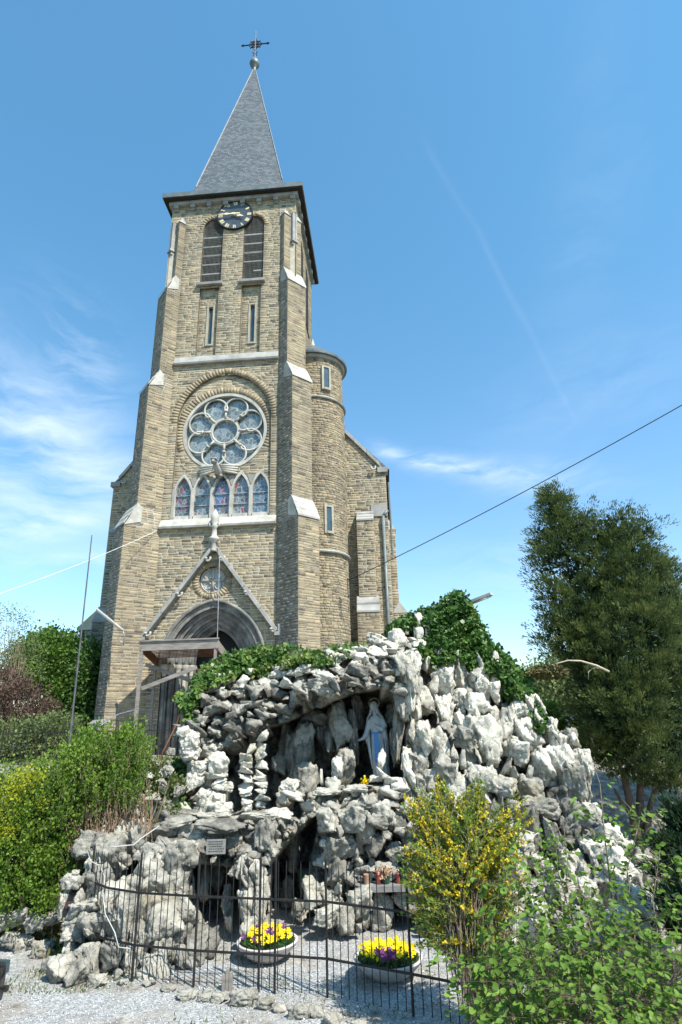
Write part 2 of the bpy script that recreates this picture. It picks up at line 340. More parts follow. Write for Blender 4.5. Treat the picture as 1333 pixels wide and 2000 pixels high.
def masonry(mp, z0, z1, ivals, dark=False, hr=(.10, .20), lr=(.20, .60), mortar=True, orient=1):
    """random-coursed rubble: mp(u, z, w) -> point, w outwards"""
    z = z0; rn = random.Random(int(z0 * 100 + z1 * 7 + (5 if dark else 0)))
    while z < z1 - .05:
        h = rn.uniform(*hr)
        if z1 - z - h < .1: h = z1 - z
        ia, ib = ivals(z + .004), ivals(z + h - .004)
        if len(ia) != len(ib): ia = ib = ivals(z + h / 2)
        for (a0, a1), (b0, b1) in zip(ia, ib):
            if mortar:
                q = [mp(a0, z, 0), mp(a1, z, 0), mp(b1, z + h, 0), mp(b0, z + h, 0)]
                MORT.add(q if orient > 0 else q[::-1], [(0, 1, 2, 3)])
            Ln = max(a1 - a0, b1 - b0); ts = [0.0]
            while ts[-1] < Ln:
                l = rn.uniform(*lr) * (1.5 if rn.random() < .12 else 1)
                if Ln - ts[-1] - l < .14: break
                ts.append(ts[-1] + l)
            ts.append(Ln)
            ts = [t / Ln for t in ts]
            for t0, t1 in zip(ts, ts[1:]):
                j = .013; g0 = j / Ln; sk = rn.uniform(-.018, .018)
                if t1 - t0 < 2.5 * g0: continue
                lo, hi = z + j + rn.uniform(-.016, .014), z + h - j + rn.uniform(-.014, .016)
                sub = [(lo, hi)]
                if h > .15 and rn.random() < .3:
                    m_ = (lo + hi) / 2 + rn.uniform(-.02, .02); sub = [(lo, m_ - .008), (m_ + .008, hi)]
                for zl, zh in sub:
                    def U(t, zz):
                        k = (zz - z) / h; return (a0 + (b0 - a0) * k) + ((a1 - a0) + ((b1 - b0) - (a1 - a0)) * k) * t
                    w = rn.uniform(.001, .008); e = .005
                    base = [(U(t0 + g0, zl), zl), (U(t1 - g0, zl), zl + sk), (U(t1 - g0, zh), zh + sk), (U(t0 + g0, zh), zh)]
                    if abs(sk) and zh + .012 > z + h: base = [(u, min(zz, z + h - .004)) for u, zz in base]
                    cu = sum(p[0] for p in base) / 4; cz = (zl + zh) / 2
                    v = [mp(u, zz, 0.0) for u, zz in base]
                    v += [mp(u + (e if u < cu else -e), zz + (e if zz < cz else -e), w + rn.uniform(-.001, .005)) for u, zz in base]
                    if orient < 0: v = [v[1], v[0], v[3], v[2], v[5], v[4], v[7], v[6]]
                    r_ = rn.random()
                    ti = rn.gauss(.52, .17) if r_ < .8 else (rn.uniform(.88, .98) if r_ < .86 else rn.uniform(0, .3))
                    STONES.append((v, min(max(ti, 0), 1), dark))
        z += h
def plane(ox, oy, dx, dy, sgn=1):
    """vertical plane mapping: u along (dx, dy), outward normal is to the right-hand side of u times sgn (facing front for dx>0)"""
    l = math.hypot(dx, dy); dx /= l; dy /= l; nx, ny = dy * sgn, -dx * sgn
    return lambda u, z, w: (ox + dx*u + nx*w, oy + dy*u + ny*w, z)

BASE = 1.2
DX = .05                                  # facade centre offset
# ---- facade, tower front
RC = (DX + .02, 18.78, 2.36)              # rose centre, radius
BEL = [(-1.235, .65), (1.40, .645)]       # belfry openings (centre, half width)
NIC = [(-1.255, .59), (1.345, .60)]
LAN = [-2.03, -.98, .07, 1.12, 2.17]      # lancets, half width .44
def f_front(z):
    h = 3.12 if z < 33.9 else 4.05
    iv = [(-h + DX * 0, h)]
    a = arch_half(2.66, 3.0, 19.4, z)
    if 13.62 < z and a > 0: iv = cut(iv, DX - a, DX + a)
    if 23.7 < z < 28.55:
        for c, w in NIC: iv = cut(iv, c - w, c + w)
    if 29.05 < z:
        for c, w in BEL:
            a = arch_half(w, .85, 33.25, z)
            if a > 0: iv = cut(iv, c - a, c + a)
    a = arch_half(2.5, 2.95, 6.25, z)
    if a > 0: iv = cut(iv, DX - a, DX + a)
    d = .68**2 - (z - 10.33)**2
    if d > 0: iv = cut(iv, -.17 - math.sqrt(d), -.17 + math.sqrt(d))
    return iv
masonry(plane(0, 0, 1, 0), BASE, 35.3, f_front)
def f_rec(z):
    a = arch_half(2.66, 3.0, 19.4, z)
    if a < 0: return []
    iv = [(DX - a, DX + a)]
    d = (RC[2] + .03)**2 - (z - RC[1])**2
    if d > 0: iv = cut(iv, RC[0] - math.sqrt(d), RC[0] + math.sqrt(d))
    if z < 15.1: iv = cut(iv, DX - 2.66, DX + 2.66)
    elif z < 16.25:
        for c in LAN:
            a = arch_half(.5, 1.15, 15.1, z)
            if a > 0: iv = cut(iv, c - a, c + a)
    return iv
masonry(plane(0, .14, 1, 0), 13.62, 22.4, f_rec)
for (c, w), (sx, sw, sz0, sz1) in zip(NIC, ((-1.14, .14, 24.6, 27.3), (1.42, .14, 24.55, 27.25))):
    masonry(plane(0, .2, 1, 0), 23.6, 28.7, lambda z: cut([(c - w, c + w)], sx - sw, sx + sw) if sz0 < z < sz1 else [(c - w, c + w)])
# ---- tower sides (front plane x = +-4)
def f_side(z):
    iv = [(0.0, 7.8)]
    if 29.05 < z:
        for c in (2.6, 5.2):
            a = arch_half(.65, .85, 33.25, z)
            if a > 0: iv = cut(iv, c - a, c + a)
    return iv
masonry(plane(4.05, 0, 0, 1), 14, 35.3, f_side)
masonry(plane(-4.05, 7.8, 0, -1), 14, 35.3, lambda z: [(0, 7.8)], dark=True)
# ---- diagonal buttresses: stages (z0, z1, projection)
ST = [(BASE, 3.55, 2.06), (3.75, 13.1, 1.89), (14.25, 21.4, 1.35), (22.45, 28.3, .84), (29.4, 33.75, .42)]
CAPS = [(3.55, 3.75, 2.06, 1.89), (13.1, 14.25, 1.89, 1.35), (21.4, 22.45, 1.35, .84), (28.3, 29.4, .84, .42)]
WB = 1.30; q2 = math.sqrt(.5)
core = MB()
def butt(sx):
    # local frame: e1 = outwards along the diagonal, e2 = across (towards the outside of the tower)
    ix = 3.08 * sx
    def P(p, w, z): return (ix + sx * q2 * (p + w), q2 * (-p + w), z)
    for z0, z1, p in ST:
        # the mortar body behind the stones, with the slope above it
        zc = z1 + (1.1 if p < 2 and p > .5 else .15)
        nxt = {2.06: 1.89, 1.89: 1.35, 1.35: .84, .84: .42, .42: 0.0}[p]
        core.add([P(-1.0, 0, z0), P(p, 0, z0), P(p, WB, z0), P(-1.0, WB, z0), P(-1.0, 0, z1), P(p, 0, z1), P(p, WB, z1), P(-1.0, WB, z1)],
                 [(0,3,2,1),(4,5,6,7),(0,1,5,4),(1,2,6,5),(2,3,7,6),(3,0,4,7)])
        zt = z1 if p == 2.06 else (z1 if p == .42 else z1)
        inner = (ix, 0.0); A = P(p, 0, 0); B = P(p, WB, 0)
        # inner side face (towards the facade)
        if sx > 0:
            masonry(plane(ix, 0, A[0]-ix, A[1]), z0, z1, lambda z: [(0, p)] if p > .1 else [], dark=True, mortar=True, orient=1) if False else None
        d_in = (sx * q2, -q2)
        def mp_in(u, z, w, sx=sx): # u 0..p outwards; outward normal of inner side = -e2
            return (ix + d_in[0]*u - sx*q2*w, d_in[1]*u - q2*w, z)
        def mp_end(u, z, w, sx=sx):
            return (ix + sx*q2*(p + u + w), q2*(-p + u - w), z)
        def mp_out(u, z, w, sx=sx):  # outer side, u from end back towards the tower
            return (ix + sx*q2*(p - u + WB + w), q2*(-p + u + WB + w), z)
        lr = (.28, .62)
        masonry(mp_in, z0, z1, lambda z: [(0, p)], dark=(sx > 0), lr=lr, orient=-1 if sx < 0 else 1) if False else None
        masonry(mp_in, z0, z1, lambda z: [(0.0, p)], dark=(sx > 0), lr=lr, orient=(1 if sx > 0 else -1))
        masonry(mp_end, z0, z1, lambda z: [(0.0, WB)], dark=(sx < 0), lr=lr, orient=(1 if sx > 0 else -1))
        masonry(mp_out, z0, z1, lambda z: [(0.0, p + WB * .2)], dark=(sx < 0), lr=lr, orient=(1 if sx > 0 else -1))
    for k, (z0, z1, p0, p1) in enumerate(CAPS):
        masonry(lambda u, z, w: (ix + sx*q2*u - sx*q2*w, -q2*u - q2*w, z), z0, z1, lambda z: [(0.0, p0 + (p1 - p0) * (z - z0) / (z1 - z0) - .1)], dark=(sx > 0), lr=(.28, .62), orient=(1 if sx > 0 else -1), mortar=False)
        m = MB(); o = .05; e = .04
        # gablet-ended weathering: sloped slabs, each course lapped
        n = 3 if k else 1
        # masonry body of the slope, below the slabs
        m.add([P(-.3, 0, z0), P(p0, 0, z0), P(p0, WB, z0), P(-.3, WB, z0), P(-.3, 0, z1 - .02), P(p1 - .02, 0, z1 - .02), P(p1 - .02, WB, z1 - .02), P(-.3, WB, z1 - .02)],
              [(0,3,2,1),(4,5,6,7),(0,1,5,4),(1,2,6,5),(2,3,7,6),(3,0,4,7)])
        for i in range(n):
            t0, t1 = i / n, (i + 1) / n
            pa, pb = p0 + o + (p1 - p0 - o) * t0 + (.02 if i else 0), p0 + o + (p1 - p0 - o) * t1
            za, zb = z0 + (z1 - z0) * t0, z0 + (z1 - z0) * t1
            th = .09
            m.add([P(pa, -e, za), P(pa, WB + e, za), P(pb, WB + e, zb), P(pb, -e, zb), P(pa, -e, za + th), P(pa, WB + e, za + th), P(pb, WB + e, zb + th * .8), P(pb, -e, zb + th * .8)],
                  [(0,3,2,1),(4,5,6,7),(0,1,5,4),(1,2,6,5),(2,3,7,6),(3,0,4,7)])
        # side kneeler stone that follows the slope (pale block on the side face)
        m.add([P(p1 - .28, -e, z0 + .25), P(p0 - .02, -e, z0 - .02), P(p1, -e, z1 + .1), P(p1 - .28, -e, z1 - .1), P(p1 - .28, 0, z0 + .25), P(p0 - .02, 0, z0 - .02), P(p1, 0, z1 + .1), P(p1 - .28, 0, z1 - .1)],
              [(0,1,2,3),(7,6,5,4),(0,4,5,1),(1,5,6,2),(2,6,7,3),(3,7,4,0)])
        m.build('buttress_cap', M_white if k else M_dress, CH)
    # crowning stone: broach back to the corner, with strip and corbel on the end face
    m = MB(); z0, z1, p = 33.75, 34.75, .42; e = .05
    m.add([P(0, -e, z0), P(p + e, -e, z0), P(p + e, WB + e, z0), P(0, WB + e, z0), P(-.02, -e, z1), P(.05, WB*.5 - .35, z1), P(.05, WB*.5 + .35, z1), P(-.02, WB + e, z1)],
          [(0,3,2,1),(4,5,6,7),(0,1,5,4),(1,2,6,5),(2,3,7,6),(3,0,4,7)])
    m.build('buttress_crown', M_dress, CH)
    m = MB(); s0, s1 = WB*.5 - .17, WB*.5 + .17
    def bx(pa, pb, a, b, z0, z1): m.add([P(pa, a, z0), P(pb, a, z0), P(pb, b, z0), P(pa, b, z0), P(pa, a, z1), P(pb, a, z1), P(pb, b, z1), P(pa, b, z1)], [(0,3,2,1),(4,5,6,7),(0,1,5,4),(1,2,6,5),(2,3,7,6),(3,0,4,7)])
    bx(.3, .66, s0, s1, 31.75, 33.95); bx(.3, .72, s0 - .06, s1 + .06, 31.63, 31.75); bx(.3, .62, s0 + .02, s1 - .02, 31.42, 31.63); bx(.3, .55, s0 + .08, s1 - .08, 31.2, 31.42)
    m.build('corner_shaft', M_dress, CH)
for sx_ in (1, -1):
    core = MB(); butt(sx_); core.build('buttress_core', M_mortar, CH)
# ---- nave west wall with half gables, aisles and side buttresses
NX = 8.9
def f_nave(z):
    g = NX if z < 18.0 else NX - (z - 18.0) / 1.13
    return [(-g + .45, -3.9), (3.9, g)] if g > 4.4 else []
masonry(plane(0, 5.0, 1, 0), BASE, 23.4, f_nave)
masonry(plane(NX, 5.0, 0, 1), BASE, 17.7, lambda z: [(0, 12)])
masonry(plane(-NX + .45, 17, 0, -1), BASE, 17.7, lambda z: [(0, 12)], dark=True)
nb = MB(); nb.box(-NX + .47, NX - .02, 5.02, 28, 1, 17.8); nb.build('nave_body', M_mortar, CH)
# side buttresses (behind, profile seen against the sky)
for sx in (1, -1):
    sb = MB(); x0 = NX if sx > 0 else NX - .45
    for (z0, z1, pr) in ((BASE, 9.4, .85), (9.4, 14.6, .42)):
        sb.box(*sorted((sx * (x0 - .3), sx * (x0 + pr))), 6.55, 7.45, z0, z1)
        masonry(plane(sx * x0 if sx > 0 else -(x0 + pr), 6.53, 1, 0), z0, z1, lambda z: [(0, pr)], dark=(sx < 0), lr=(.2, .4))
        for s in (1,) if sx > 0 else ():
            masonry(plane(x0 + pr, 6.55, 0, 1), z0, z1, lambda z: [(0, .9)])
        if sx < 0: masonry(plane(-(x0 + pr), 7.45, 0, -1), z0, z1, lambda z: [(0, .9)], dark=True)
    for za, zb, pa, pb in ((9.4, 10.1, .9, .42), (14.6, 15.35, .47, .0)):
        m = MB(); a, b = sx * (x0 + pa), sx * (x0 + pb)
        m.add([(a, 6.5, za), (a, 7.5, za), (b, 7.5, zb), (b, 6.5, zb), (sx * x0, 6.5, za), (sx * x0, 7.5, za)], [(0,1,2,3), (4,3,2,5), (0,4,5,1), (0,3,4) , (1,5,2)])
        m.build('side_buttress_cap', M_white, CH)
    m = MB(); a = sx * (x0 + 1.75)
    m.add([(a, 6.5, 1), (a, 7.6, 1), (sx * (x0 + .85), 7.6, 7.9), (sx * (x0 + .85), 6.5, 7.9), (sx * x0, 6.5, 1), (sx * x0, 7.6, 1), (sx * x0, 7.6, 7.9), (sx * x0, 6.5, 7.9)], [(0,1,2,3), (0,3,7,4), (1,5,6,2), (3,2,6,7)])
    m.build('buttress_foot', M_stone_dark if sx < 0 else M_dress, CH)
    sb.build('side_buttress', M_mortar, CH)
sb = MB()
# far left lower annex
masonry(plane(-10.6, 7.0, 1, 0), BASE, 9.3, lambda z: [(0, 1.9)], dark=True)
sb.box(-10.58, -8.6, 7.02, 12, 1, 9.3)
sb.add([(-10.75, 6.9, 9.3), (-8.6, 6.9, 11.3), (-8.6, 12, 11.3), (-10.75, 12, 9.3), (-10.75, 6.9, 9.15), (-8.6, 6.9, 9.2), (-8.6, 12, 9.2), (-10.75, 12, 9.15)], [(0,1,2,3),(0,4,5,1),(0,3,7,4),(4,7,6,5)])
sb.build('annex', M_mortar, CH)
# front piers of the nave wall
for sx in (1, -1):
    xa, xb = (7.06, 8.03) if sx > 0 else (-7.9, -6.95)
    m = MB(); m.box(xa + .01, xb - .01, 4.02, 5, 1, 14.6); m.box(xa - .12, xb + .12, 3.5, 5, 1, 9.0); m.build('pier_core', M_mortar, CH)
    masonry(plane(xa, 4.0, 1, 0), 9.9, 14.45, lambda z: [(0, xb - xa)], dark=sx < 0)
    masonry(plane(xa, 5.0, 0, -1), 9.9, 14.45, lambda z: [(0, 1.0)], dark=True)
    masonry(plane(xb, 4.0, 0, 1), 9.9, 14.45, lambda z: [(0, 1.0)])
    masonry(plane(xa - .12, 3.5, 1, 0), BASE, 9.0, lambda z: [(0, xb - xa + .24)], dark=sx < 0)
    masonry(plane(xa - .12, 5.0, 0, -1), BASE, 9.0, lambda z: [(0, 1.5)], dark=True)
    for k, (z0, z1, y0, y1, n, xo) in enumerate(((9.0, 9.95, 3.45, 4.0, 2, .14), (14.45, 15.3, 3.95, 4.9, 3, .02))):
        for i in range(n):
            m = MB(); ya, yb = y0 + (y1-y0)*i/n, y0 + (y1-y0)*(i+1)/n; za, zb = z0 + (z1-z0)*i/n, z0 + (z1-z0)*(i+1)/n
            m.add([(xa-xo, ya, za), (xb+xo, ya, za), (xb+xo, yb+.05, zb), (xa-xo, yb+.05, zb), (xa-xo, ya, za+.1), (xb+xo, ya, za+.1), (xb+xo, yb+.05, zb+.05), (xa-xo, yb+.05, zb+.05), (xa-xo, 5, za), (xb+xo, 5, za)],
                  [(0,1,5,4),(4,5,6,7),(0,4,7,3),(1,2,6,5),(0,3,8),(1,9,2)])
            m.build('pier_cap', M_dress, CH)
# copings of the half gables
for sx in (1, -1):
    off = -.0
    m = MB(); x1, z1 = NX + .02, 17.95; x2 = 3.9; z2 = 18.0 + (NX - x2) * 1.13
    if sx < 0: x1 -= .45
    m.beam((sx * (x1 - .35), 4.95, z1 + .45), (sx * x2, 4.95, z2 + .12), .55, .22, up=(0, 1, 0)) if False else None
    for i in range(6):
        t0, t1 = i / 6, (i + 1) / 6 - .006
        xa, za = sx * (x1 - .35 + (x2 - x1 + .35) * t0), z1 + .38 + (z2 - z1 - .3) * t0
        xb, zb = sx * (x1 - .35 + (x2 - x1 + .35) * t1), z1 + .38 + (z2 - z1 - .3) * t1
        m2 = MB(); m2.add([(xa, 4.85, za - .08), (xb, 4.85, zb - .08), (xb, 4.85, zb + .2), (xa, 4.85, za + .2), (xa, 5.4, za - .08), (xb, 5.4, zb - .08), (xb, 5.4, zb + .2), (xa, 5.4, za + .2)], [(0,1,2,3),(7,6,5,4),(0,4,5,1),(1,5,6,2),(2,6,7,3),(3,7,4,0)])
        m2.build('coping_stone', M_dress, CH)
    m = MB(); m.box(*sorted((sx * (x1 - .5), sx * (x1 + .12))), 4.85, 5.45, z1 - .1, z1 + .22); m.build('kneeler_stone', M_dress, CH)
    m = MB(); m.tube([(sx * (x1 - .75) + .13 * math.cos(t), 4.78, z1 + .2 + .15 * math.sin(t)) for t in [math.pi * (.9 + k * .18) for k in range(8)]], .06, 6); m.build('crocket', M_white, CH, smooth=True)
# nave roof and gutters
m = MB(); zr = 18.1
m.add([(NX + .25, 5.1, zr), (0, 5.1, zr + 9.9), (-NX + .3, 5.1, zr), (NX + .25, 28, zr), (0, 28, zr + 9.9), (-NX + .3, 28, zr)], [(0, 3, 4, 1), (1, 4, 5, 2), (0, 1, 2), (3, 5, 4)]); m.build('nave_roof', M_slate, CH)
m = MB(); m.tube([(8.62, 4.86, 15.0), (8.62, 4.86, 1.5)], .10, 8); m.tube([(8.62, 4.86, 14.95), (8.9, 4.95, 15.35)], .10, 8)
pipe = m.build('downpipe', M_zinc, CH, smooth=True)
for z in (13.0, 10.6, 8.2, 5.4): MB().box(8.47, 8.77, 4.84, 5.0, z, z + .06).build('pipe_bracket', M_black, pipe)
m = MB(); m.tube([(NX + .16, 5.3, 17.3), (NX + .16, 5.3, 12.6)], .06, 8); m.build('side_downpipe', M_zinc, CH)
MB().box(7.9, 8.9, 4.93, 5.0, 15.0, 15.75).build('quoin_block', M_dress, CH)
# ---- round stair turret
TX, TY, TR = 4.65, 3.35, 1.93
def mp_t(r): return lambda u, z, w: (TX + (r + w) * math.sin(u / r), TY - (r + w) * math.cos(u / r), z)
def f_t(r, wins):
    def f(z):
        iv = [(-.45 * r, 1.9 * r)]
        for u, hw, za, zb in wins:
            if za < z < zb: iv = cut(iv, u - hw, u + hw)
        return iv
    return f
def tu(px, py):   # turret surface coordinate under a pixel
    best = None
    c_ = Matrix.Rotation(YAW, 4, 'Z'); O_ = Vector((-6.4254, 28.6, 0))
    for Y in np.arange(26, 36, .01):
        p = c_ @ (at(px, py, Y) - O_)
        if math.hypot(p.x - TX, p.y - TY) <= TR: return math.atan2(p.x - TX, -(p.y - TY)) * TR, p.z
    return 1.0, 10.0
u1, zt1 = tu(637.5, 718); _, zb1 = tu(637.5, 757)
u2, zt2 = tu(643, 990); _, zb2 = tu(643, 1037)
W1 = (u1, .17, zb1, zt1); W2 = (u2, .15, zb2, zt2)
_, zr1 = tu(640, 779); _, zr2 = tu(650, 1080); _, ztop = tu(640, 700)
print('turret', u1, zb1, zt1, u2, zb2, zt2, zr1, zr2, ztop)
masonry(mp_t(TR - .04), BASE, zr2, f_t(TR - .04 + 0, []), lr=(.18, .36), mortar=False)
masonry(mp_t(TR - .04), zr2 + .1, zr1, f_t(TR - .04, [W2]), lr=(.18, .36), mortar=False)
masonry(mp_t(TR - .10), zr1 + .1, ztop, f_t(TR - .1, [W1]), lr=(.18, .36), mortar=False)
for z, rr in ((zr1, TR + .05), (zr2, TR + .09)):
    m = MB(); m.lathe([(TR - .2, z - .02), (rr, z), (rr + .03, z + .06), (rr - .02, z + .14), (TR - .2, z + .2)], (TX, TY, 0), 40); m.build('turret_band', M_dress, CH)
m = MB(); m.lathe([(TR - .3, ztop - .05), (TR + .02, ztop), (TR + .08, ztop + .16), (TR - .3, ztop + .2)], (TX, TY, 0), 40); m.build('turret_cornice', M_dress, CH)
m = MB(); m.lathe([(TR - .2, ztop + .16), (TR + .22, ztop + .18), (TR + .24, ztop + .32), (TR + .1, ztop + .36)], (TX, TY, 0), 40); m.build('turret_gutter', M_zinc, CH)
zap = ztop + 2.1
m = MB(); m.lathe([(TR + .2, ztop + .3), (TR * .55, ztop + .3 + (zap - ztop) * .48), (.12, zap)], (TX, TY, 0), 32); m.build('turret_roof', M_slate, CH, smooth=True)
m = MB(); m.lathe([(.16, zap - .1), (.1, zap + .25), (.02, zap + .55)], (TX, TY, 0), 10); m.build('turret_finial', M_white, CH)
m = MB(); m.lathe([(TR - .075, 1), (TR - .075, zr1), (TR - .135, zr1 + .05), (TR - .135, ztop)], (TX, TY, 0), 96); m.build('turret_core', M_mortar, CH)
for (u, hw, za, zb) in (W1, W2):
    a = u / TR; c, s = math.cos(a), math.sin(a)
    Mx = Matrix.Translation((TX + TR * s, TY - TR * c, 0)) @ Matrix.Rotation(a, 4, 'Z')
    fr = empty('turret_window', (0, 0, 0)); fr.parent = CH
    m = MB(); k = .13
    m.box(-hw - k, -hw, -.02, .14, za - k, zb + k, Mx); m.box(hw, hw + k, -.02, .14, za - k, zb + k, Mx); m.box(-hw, hw, -.02, .14, zb, zb + k, Mx); m.box(-hw, hw, -.06, .14, za - k, za, Mx)
    m.build('window_surround', M_quoin, fr); MB().box(-hw, hw, .03, .05, za, zb, Mx).build('pane', M_glass, fr)

# ---- facade dressings
def dress_arch(name, a, h, zs, wdt, y0, y1, mt, cx=DX, zfoot=None, n=14, parent=CH, **k):
    o, i = arch_pts(a + wdt, h + wdt * 1.15, zs, n, cx), arch_pts(a, h, zs, n, cx)
    if zfoot is not None: o = [(o[0][0], zfoot)] + o + [(o[-1][0], zfoot)]; i = [(i[0][0], zfoot)] + i + [(i[-1][0], zfoot)]
    m = MB(); m.ring(o, i, y0, y1); return m.build(name, mt, parent, **k)
def reveal(pts, y0, y1, mt, name='reveal', parent=CH):
    m = MB(); n = len(pts); m.add([(x, y0, z) for x, z in pts] + [(x, y1, z) for x, z in pts], [(i, i+1, n+i+1, n+i) for i in range(n-1)])
    return m.build(name, mt, parent)
ap = arch_pts(2.66, 3.0, 19.4, 14, DX)
reveal([(DX - 2.66, 13.6)] + ap + [(DX + 2.66, 13.6)], -.02, .15, M_stone, 'recess_reveal')
for c, w in NIC: reveal([(c - w, 23.5), (c - w, 28.7), (c + w, 28.7), (c + w, 23.5)], -.02, .21, M_stone, 'niche_reveal')
# voussoirs: ring round the rose, round the recess arch, the medallion, lancets
def voussoirs(path, depth_, y, n_per=.17, y1=None, tint=None):
    rn = random.Random(3); P_ = [Vector((x, z)) for x, z in path]
    L_ = [0]
    for a, b in zip(P_, P_[1:]): L_.append(L_[-1] + (b - a).length)
    k = int(L_[-1] / n_per)
    def atL(d):
        for i in range(len(L_) - 1):
            if d <= L_[i + 1] + 1e-9:
                t = (d - L_[i]) / (L_[i + 1] - L_[i]); p = P_[i].lerp(P_[i + 1], t); tg = (P_[i + 1] - P_[i]).normalized(); return p, Vector((-tg.y, tg.x))
        return P_[-1], Vector((1, 0))
    for i in range(k):
        d0, d1 = (i + .06) * L_[-1] / k, (i + .94) * L_[-1] / k
        (p0, n0), (p1, n1) = atL(d0), atL(d1); dp = depth_ * rn.uniform(.85, 1.1); w = rn.uniform(.006, .02)
        c = [p0, p1, p1 + n1 * dp, p0 + n0 * dp]
        v = [(q.x, y, q.y) for q in c] + [(q.x, y - w, q.y) for q in c]
        STONES.append(([v[0], v[1], v[2], v[3], v[4], v[5], v[6], v[7]], min(max(rn.gauss(.55, .16), 0), 1), False))
def circ(cx, cz, r, a0=0, a1=360, n=48): return [(cx + r * math.cos(R(a0 + (a1 - a0) * i / n)), cz + r * math.sin(R(a0 + (a1 - a0) * i / n))) for i in range(n + 1)]
voussoirs(circ(RC[0], RC[1], RC[2] + .02, 205, -25)[::1], .42, .13)
voussoirs(arch_pts(2.68, 3.02, 19.4, 14, DX), .36, -.005)
voussoirs(circ(-.17, 10.33, .69, 180, -180), .34, -.005, .12)
for c, w in BEL: voussoirs(arch_pts(w + .01, .87, 33.25, 10, c), .25, -.005, .16)
# rose window
rw = empty('rose_window'); rw.parent = CH
Y0 = .16
m = MB(); m.ring(circ(RC[0], RC[1], 2.38, 0, 360, 64)[:-1], circ(RC[0], RC[1], 2.22, 0, 360, 64)[:-1], Y0 - .06, Y0 + .25, closed=True); m.build('rose_frame', M_white, rw)
m = MB(); m.tube([(x, Y0 + .05, z) for x, z in circ(RC[0], RC[1], .74, 0, 360, 40)[:-1]], .075, 8, closed=True); m.build('rose_centre_ring', M_white, rw, smooth=True)
m = MB(); c0 = (RC[0], Y0 + .2, RC[1]); n = 32; m.add([c0] + [(RC[0] + .72 * math.cos(2*math.pi*i/n), Y0 + .18, RC[1] + .72 * math.sin(2*math.pi*i/n)) for i in range(n)], [(0, 1 + (i + 1) % n, 1 + i) for i in range(n)]); m.build('rose_pane', M_rose, rw)
for i in range(8):
    a = R(22.5 + 45 * i); ca, sa = math.cos(a), math.sin(a)
    def Q(r, t): return (RC[0] + r * ca - t * sa, RC[1] + r * sa + t * ca)
    pet = []
    hw0, hw1 = .30, .72
    for k in range(15):                 # rounded outer end
        th = -100 + 200 * k / 14; pet.append((1.48 + .70 * math.cos(R(th)), .66 * math.sin(R(th))))
    pet = [(.80, -.30), (1.05, -.44)] + pet + [(1.05, .44), (.80, .30)]
    loop = [Q(r, t) for r, t in pet]
    m = MB(); m.tube([(x, Y0 + .05, z) for x, z in loop], .06, 6, closed=True); m.build('petal_tracery', M_white, rw, smooth=True)
    m = MB(); inner = [Q(1.4 + (r - 1.4) * .97, t * .97) for r, t in pet]; m.add([(x, Y0 + .19, z) for x, z in inner], [tuple(range(len(inner)))[::-1]]); m.build('rose_pane', M_rose, rw)
    a2 = R(45 * i); b = Vector((math.cos(a2), math.sin(a2)))
    m = MB(); m.tube([(RC[0] + b.x * r, Y0 + .02, RC[1] + b.y * r) for r in (.78, 1.25)], .07, 6); m.tube([(RC[0] + b.x * r, Y0 + .0, RC[1] + b.y * r) for r in (1.22, 1.32)], .11, 6); m.build('spoke', M_white, rw, smooth=True)
    for da in (0,):
        m = MB(); tri = [(2.2, -.22), (2.2, .22), (1.92, .0)]; Qr = lambda r, t: (RC[0] + r * b.x - t * b.y, RC[1] + r * b.y + t * b.x)
        m.add([(Qr(r, t)[0], Y0 + .17, Qr(r, t)[1]) for r, t in ((2.22, -.42), (2.22, .42), (1.55, 0))], [(0, 1, 2)]); m.build('spandrel_pane', M_zinc, rw)
m = MB(); n = 48; m.add([(RC[0], Y0 + .24, RC[1])] + [(RC[0] + 2.3 * math.cos(2*math.pi*i/n), Y0 + .24, RC[1] + 2.3 * math.sin(2*math.pi*i/n)) for i in range(n)], [(0, 1 + (i + 1) % n, 1 + i) for i in range(n)]); m.build('rose_backing', M_zinc, rw)
# lancets
for i, c in enumerate(LAN):
    lw = empty('lancet_window'); lw.parent = CH; y = .15
    o = [(c - .52, 13.6)] + arch_pts(.52, 1.2, 15.1, 10, c) + [(c + .52, 13.6)]; q = [(c - .42, 13.85)] + arch_pts(.42, .98, 15.1, 10, c) + [(c + .42, 13.85)]
    m = MB(); m.ring(o, q, y - .1, y + .14); m.box(c - .42, c + .42, y - .08, y + .14, 13.6, 13.87); m.build('lancet_frame', M_white, lw)
    m = MB(); g = [(x, z) for x, z in q]; m.add([(x, y + .1, z) for x, z in g], [tuple(range(len(g)))[::-1]]); m.build('stained_pane', M_lan[i], lw)
    m = MB()
    for z in (14.45, 15.05): m.box(c - .42, c + .42, y + .03, y + .07, z - .025, z + .025)
    m.build('glazing_bar', M_grey_metal, lw)
    if i < 4: MB().box(c + .47, c + .58, y - .16, y + .05, 13.6, 15.4).build('mullion', M_white, lw)
    # protective glazing of the lower lights is missing: darker lower panel
for i, c in enumerate(LAN[:-1]):
    sp = MB()
    z0 = 15.5; x = c + .525; pts = [(x - .18, 15.98), (x, 15.5), (x + .18, 15.98), (x, 16.1)]
    sp.add([(px_, .1, pz) for px_, pz in pts] + [(px_, .28, pz) for px_, pz in pts], [(3,2,1,0), (0,1,5,4), (1,2,6,5)]); sp.build('lancet_spandrel', M_dress, CH)

MB().box(DX - 2.66, DX - 2.52, .02, .2, 13.6, 15.4).build('jamb_stone', M_dress, CH); MB().box(DX + 2.62, DX + 2.66, .02, .2, 13.6, 15.4).build('jamb_stone', M_dress, CH)
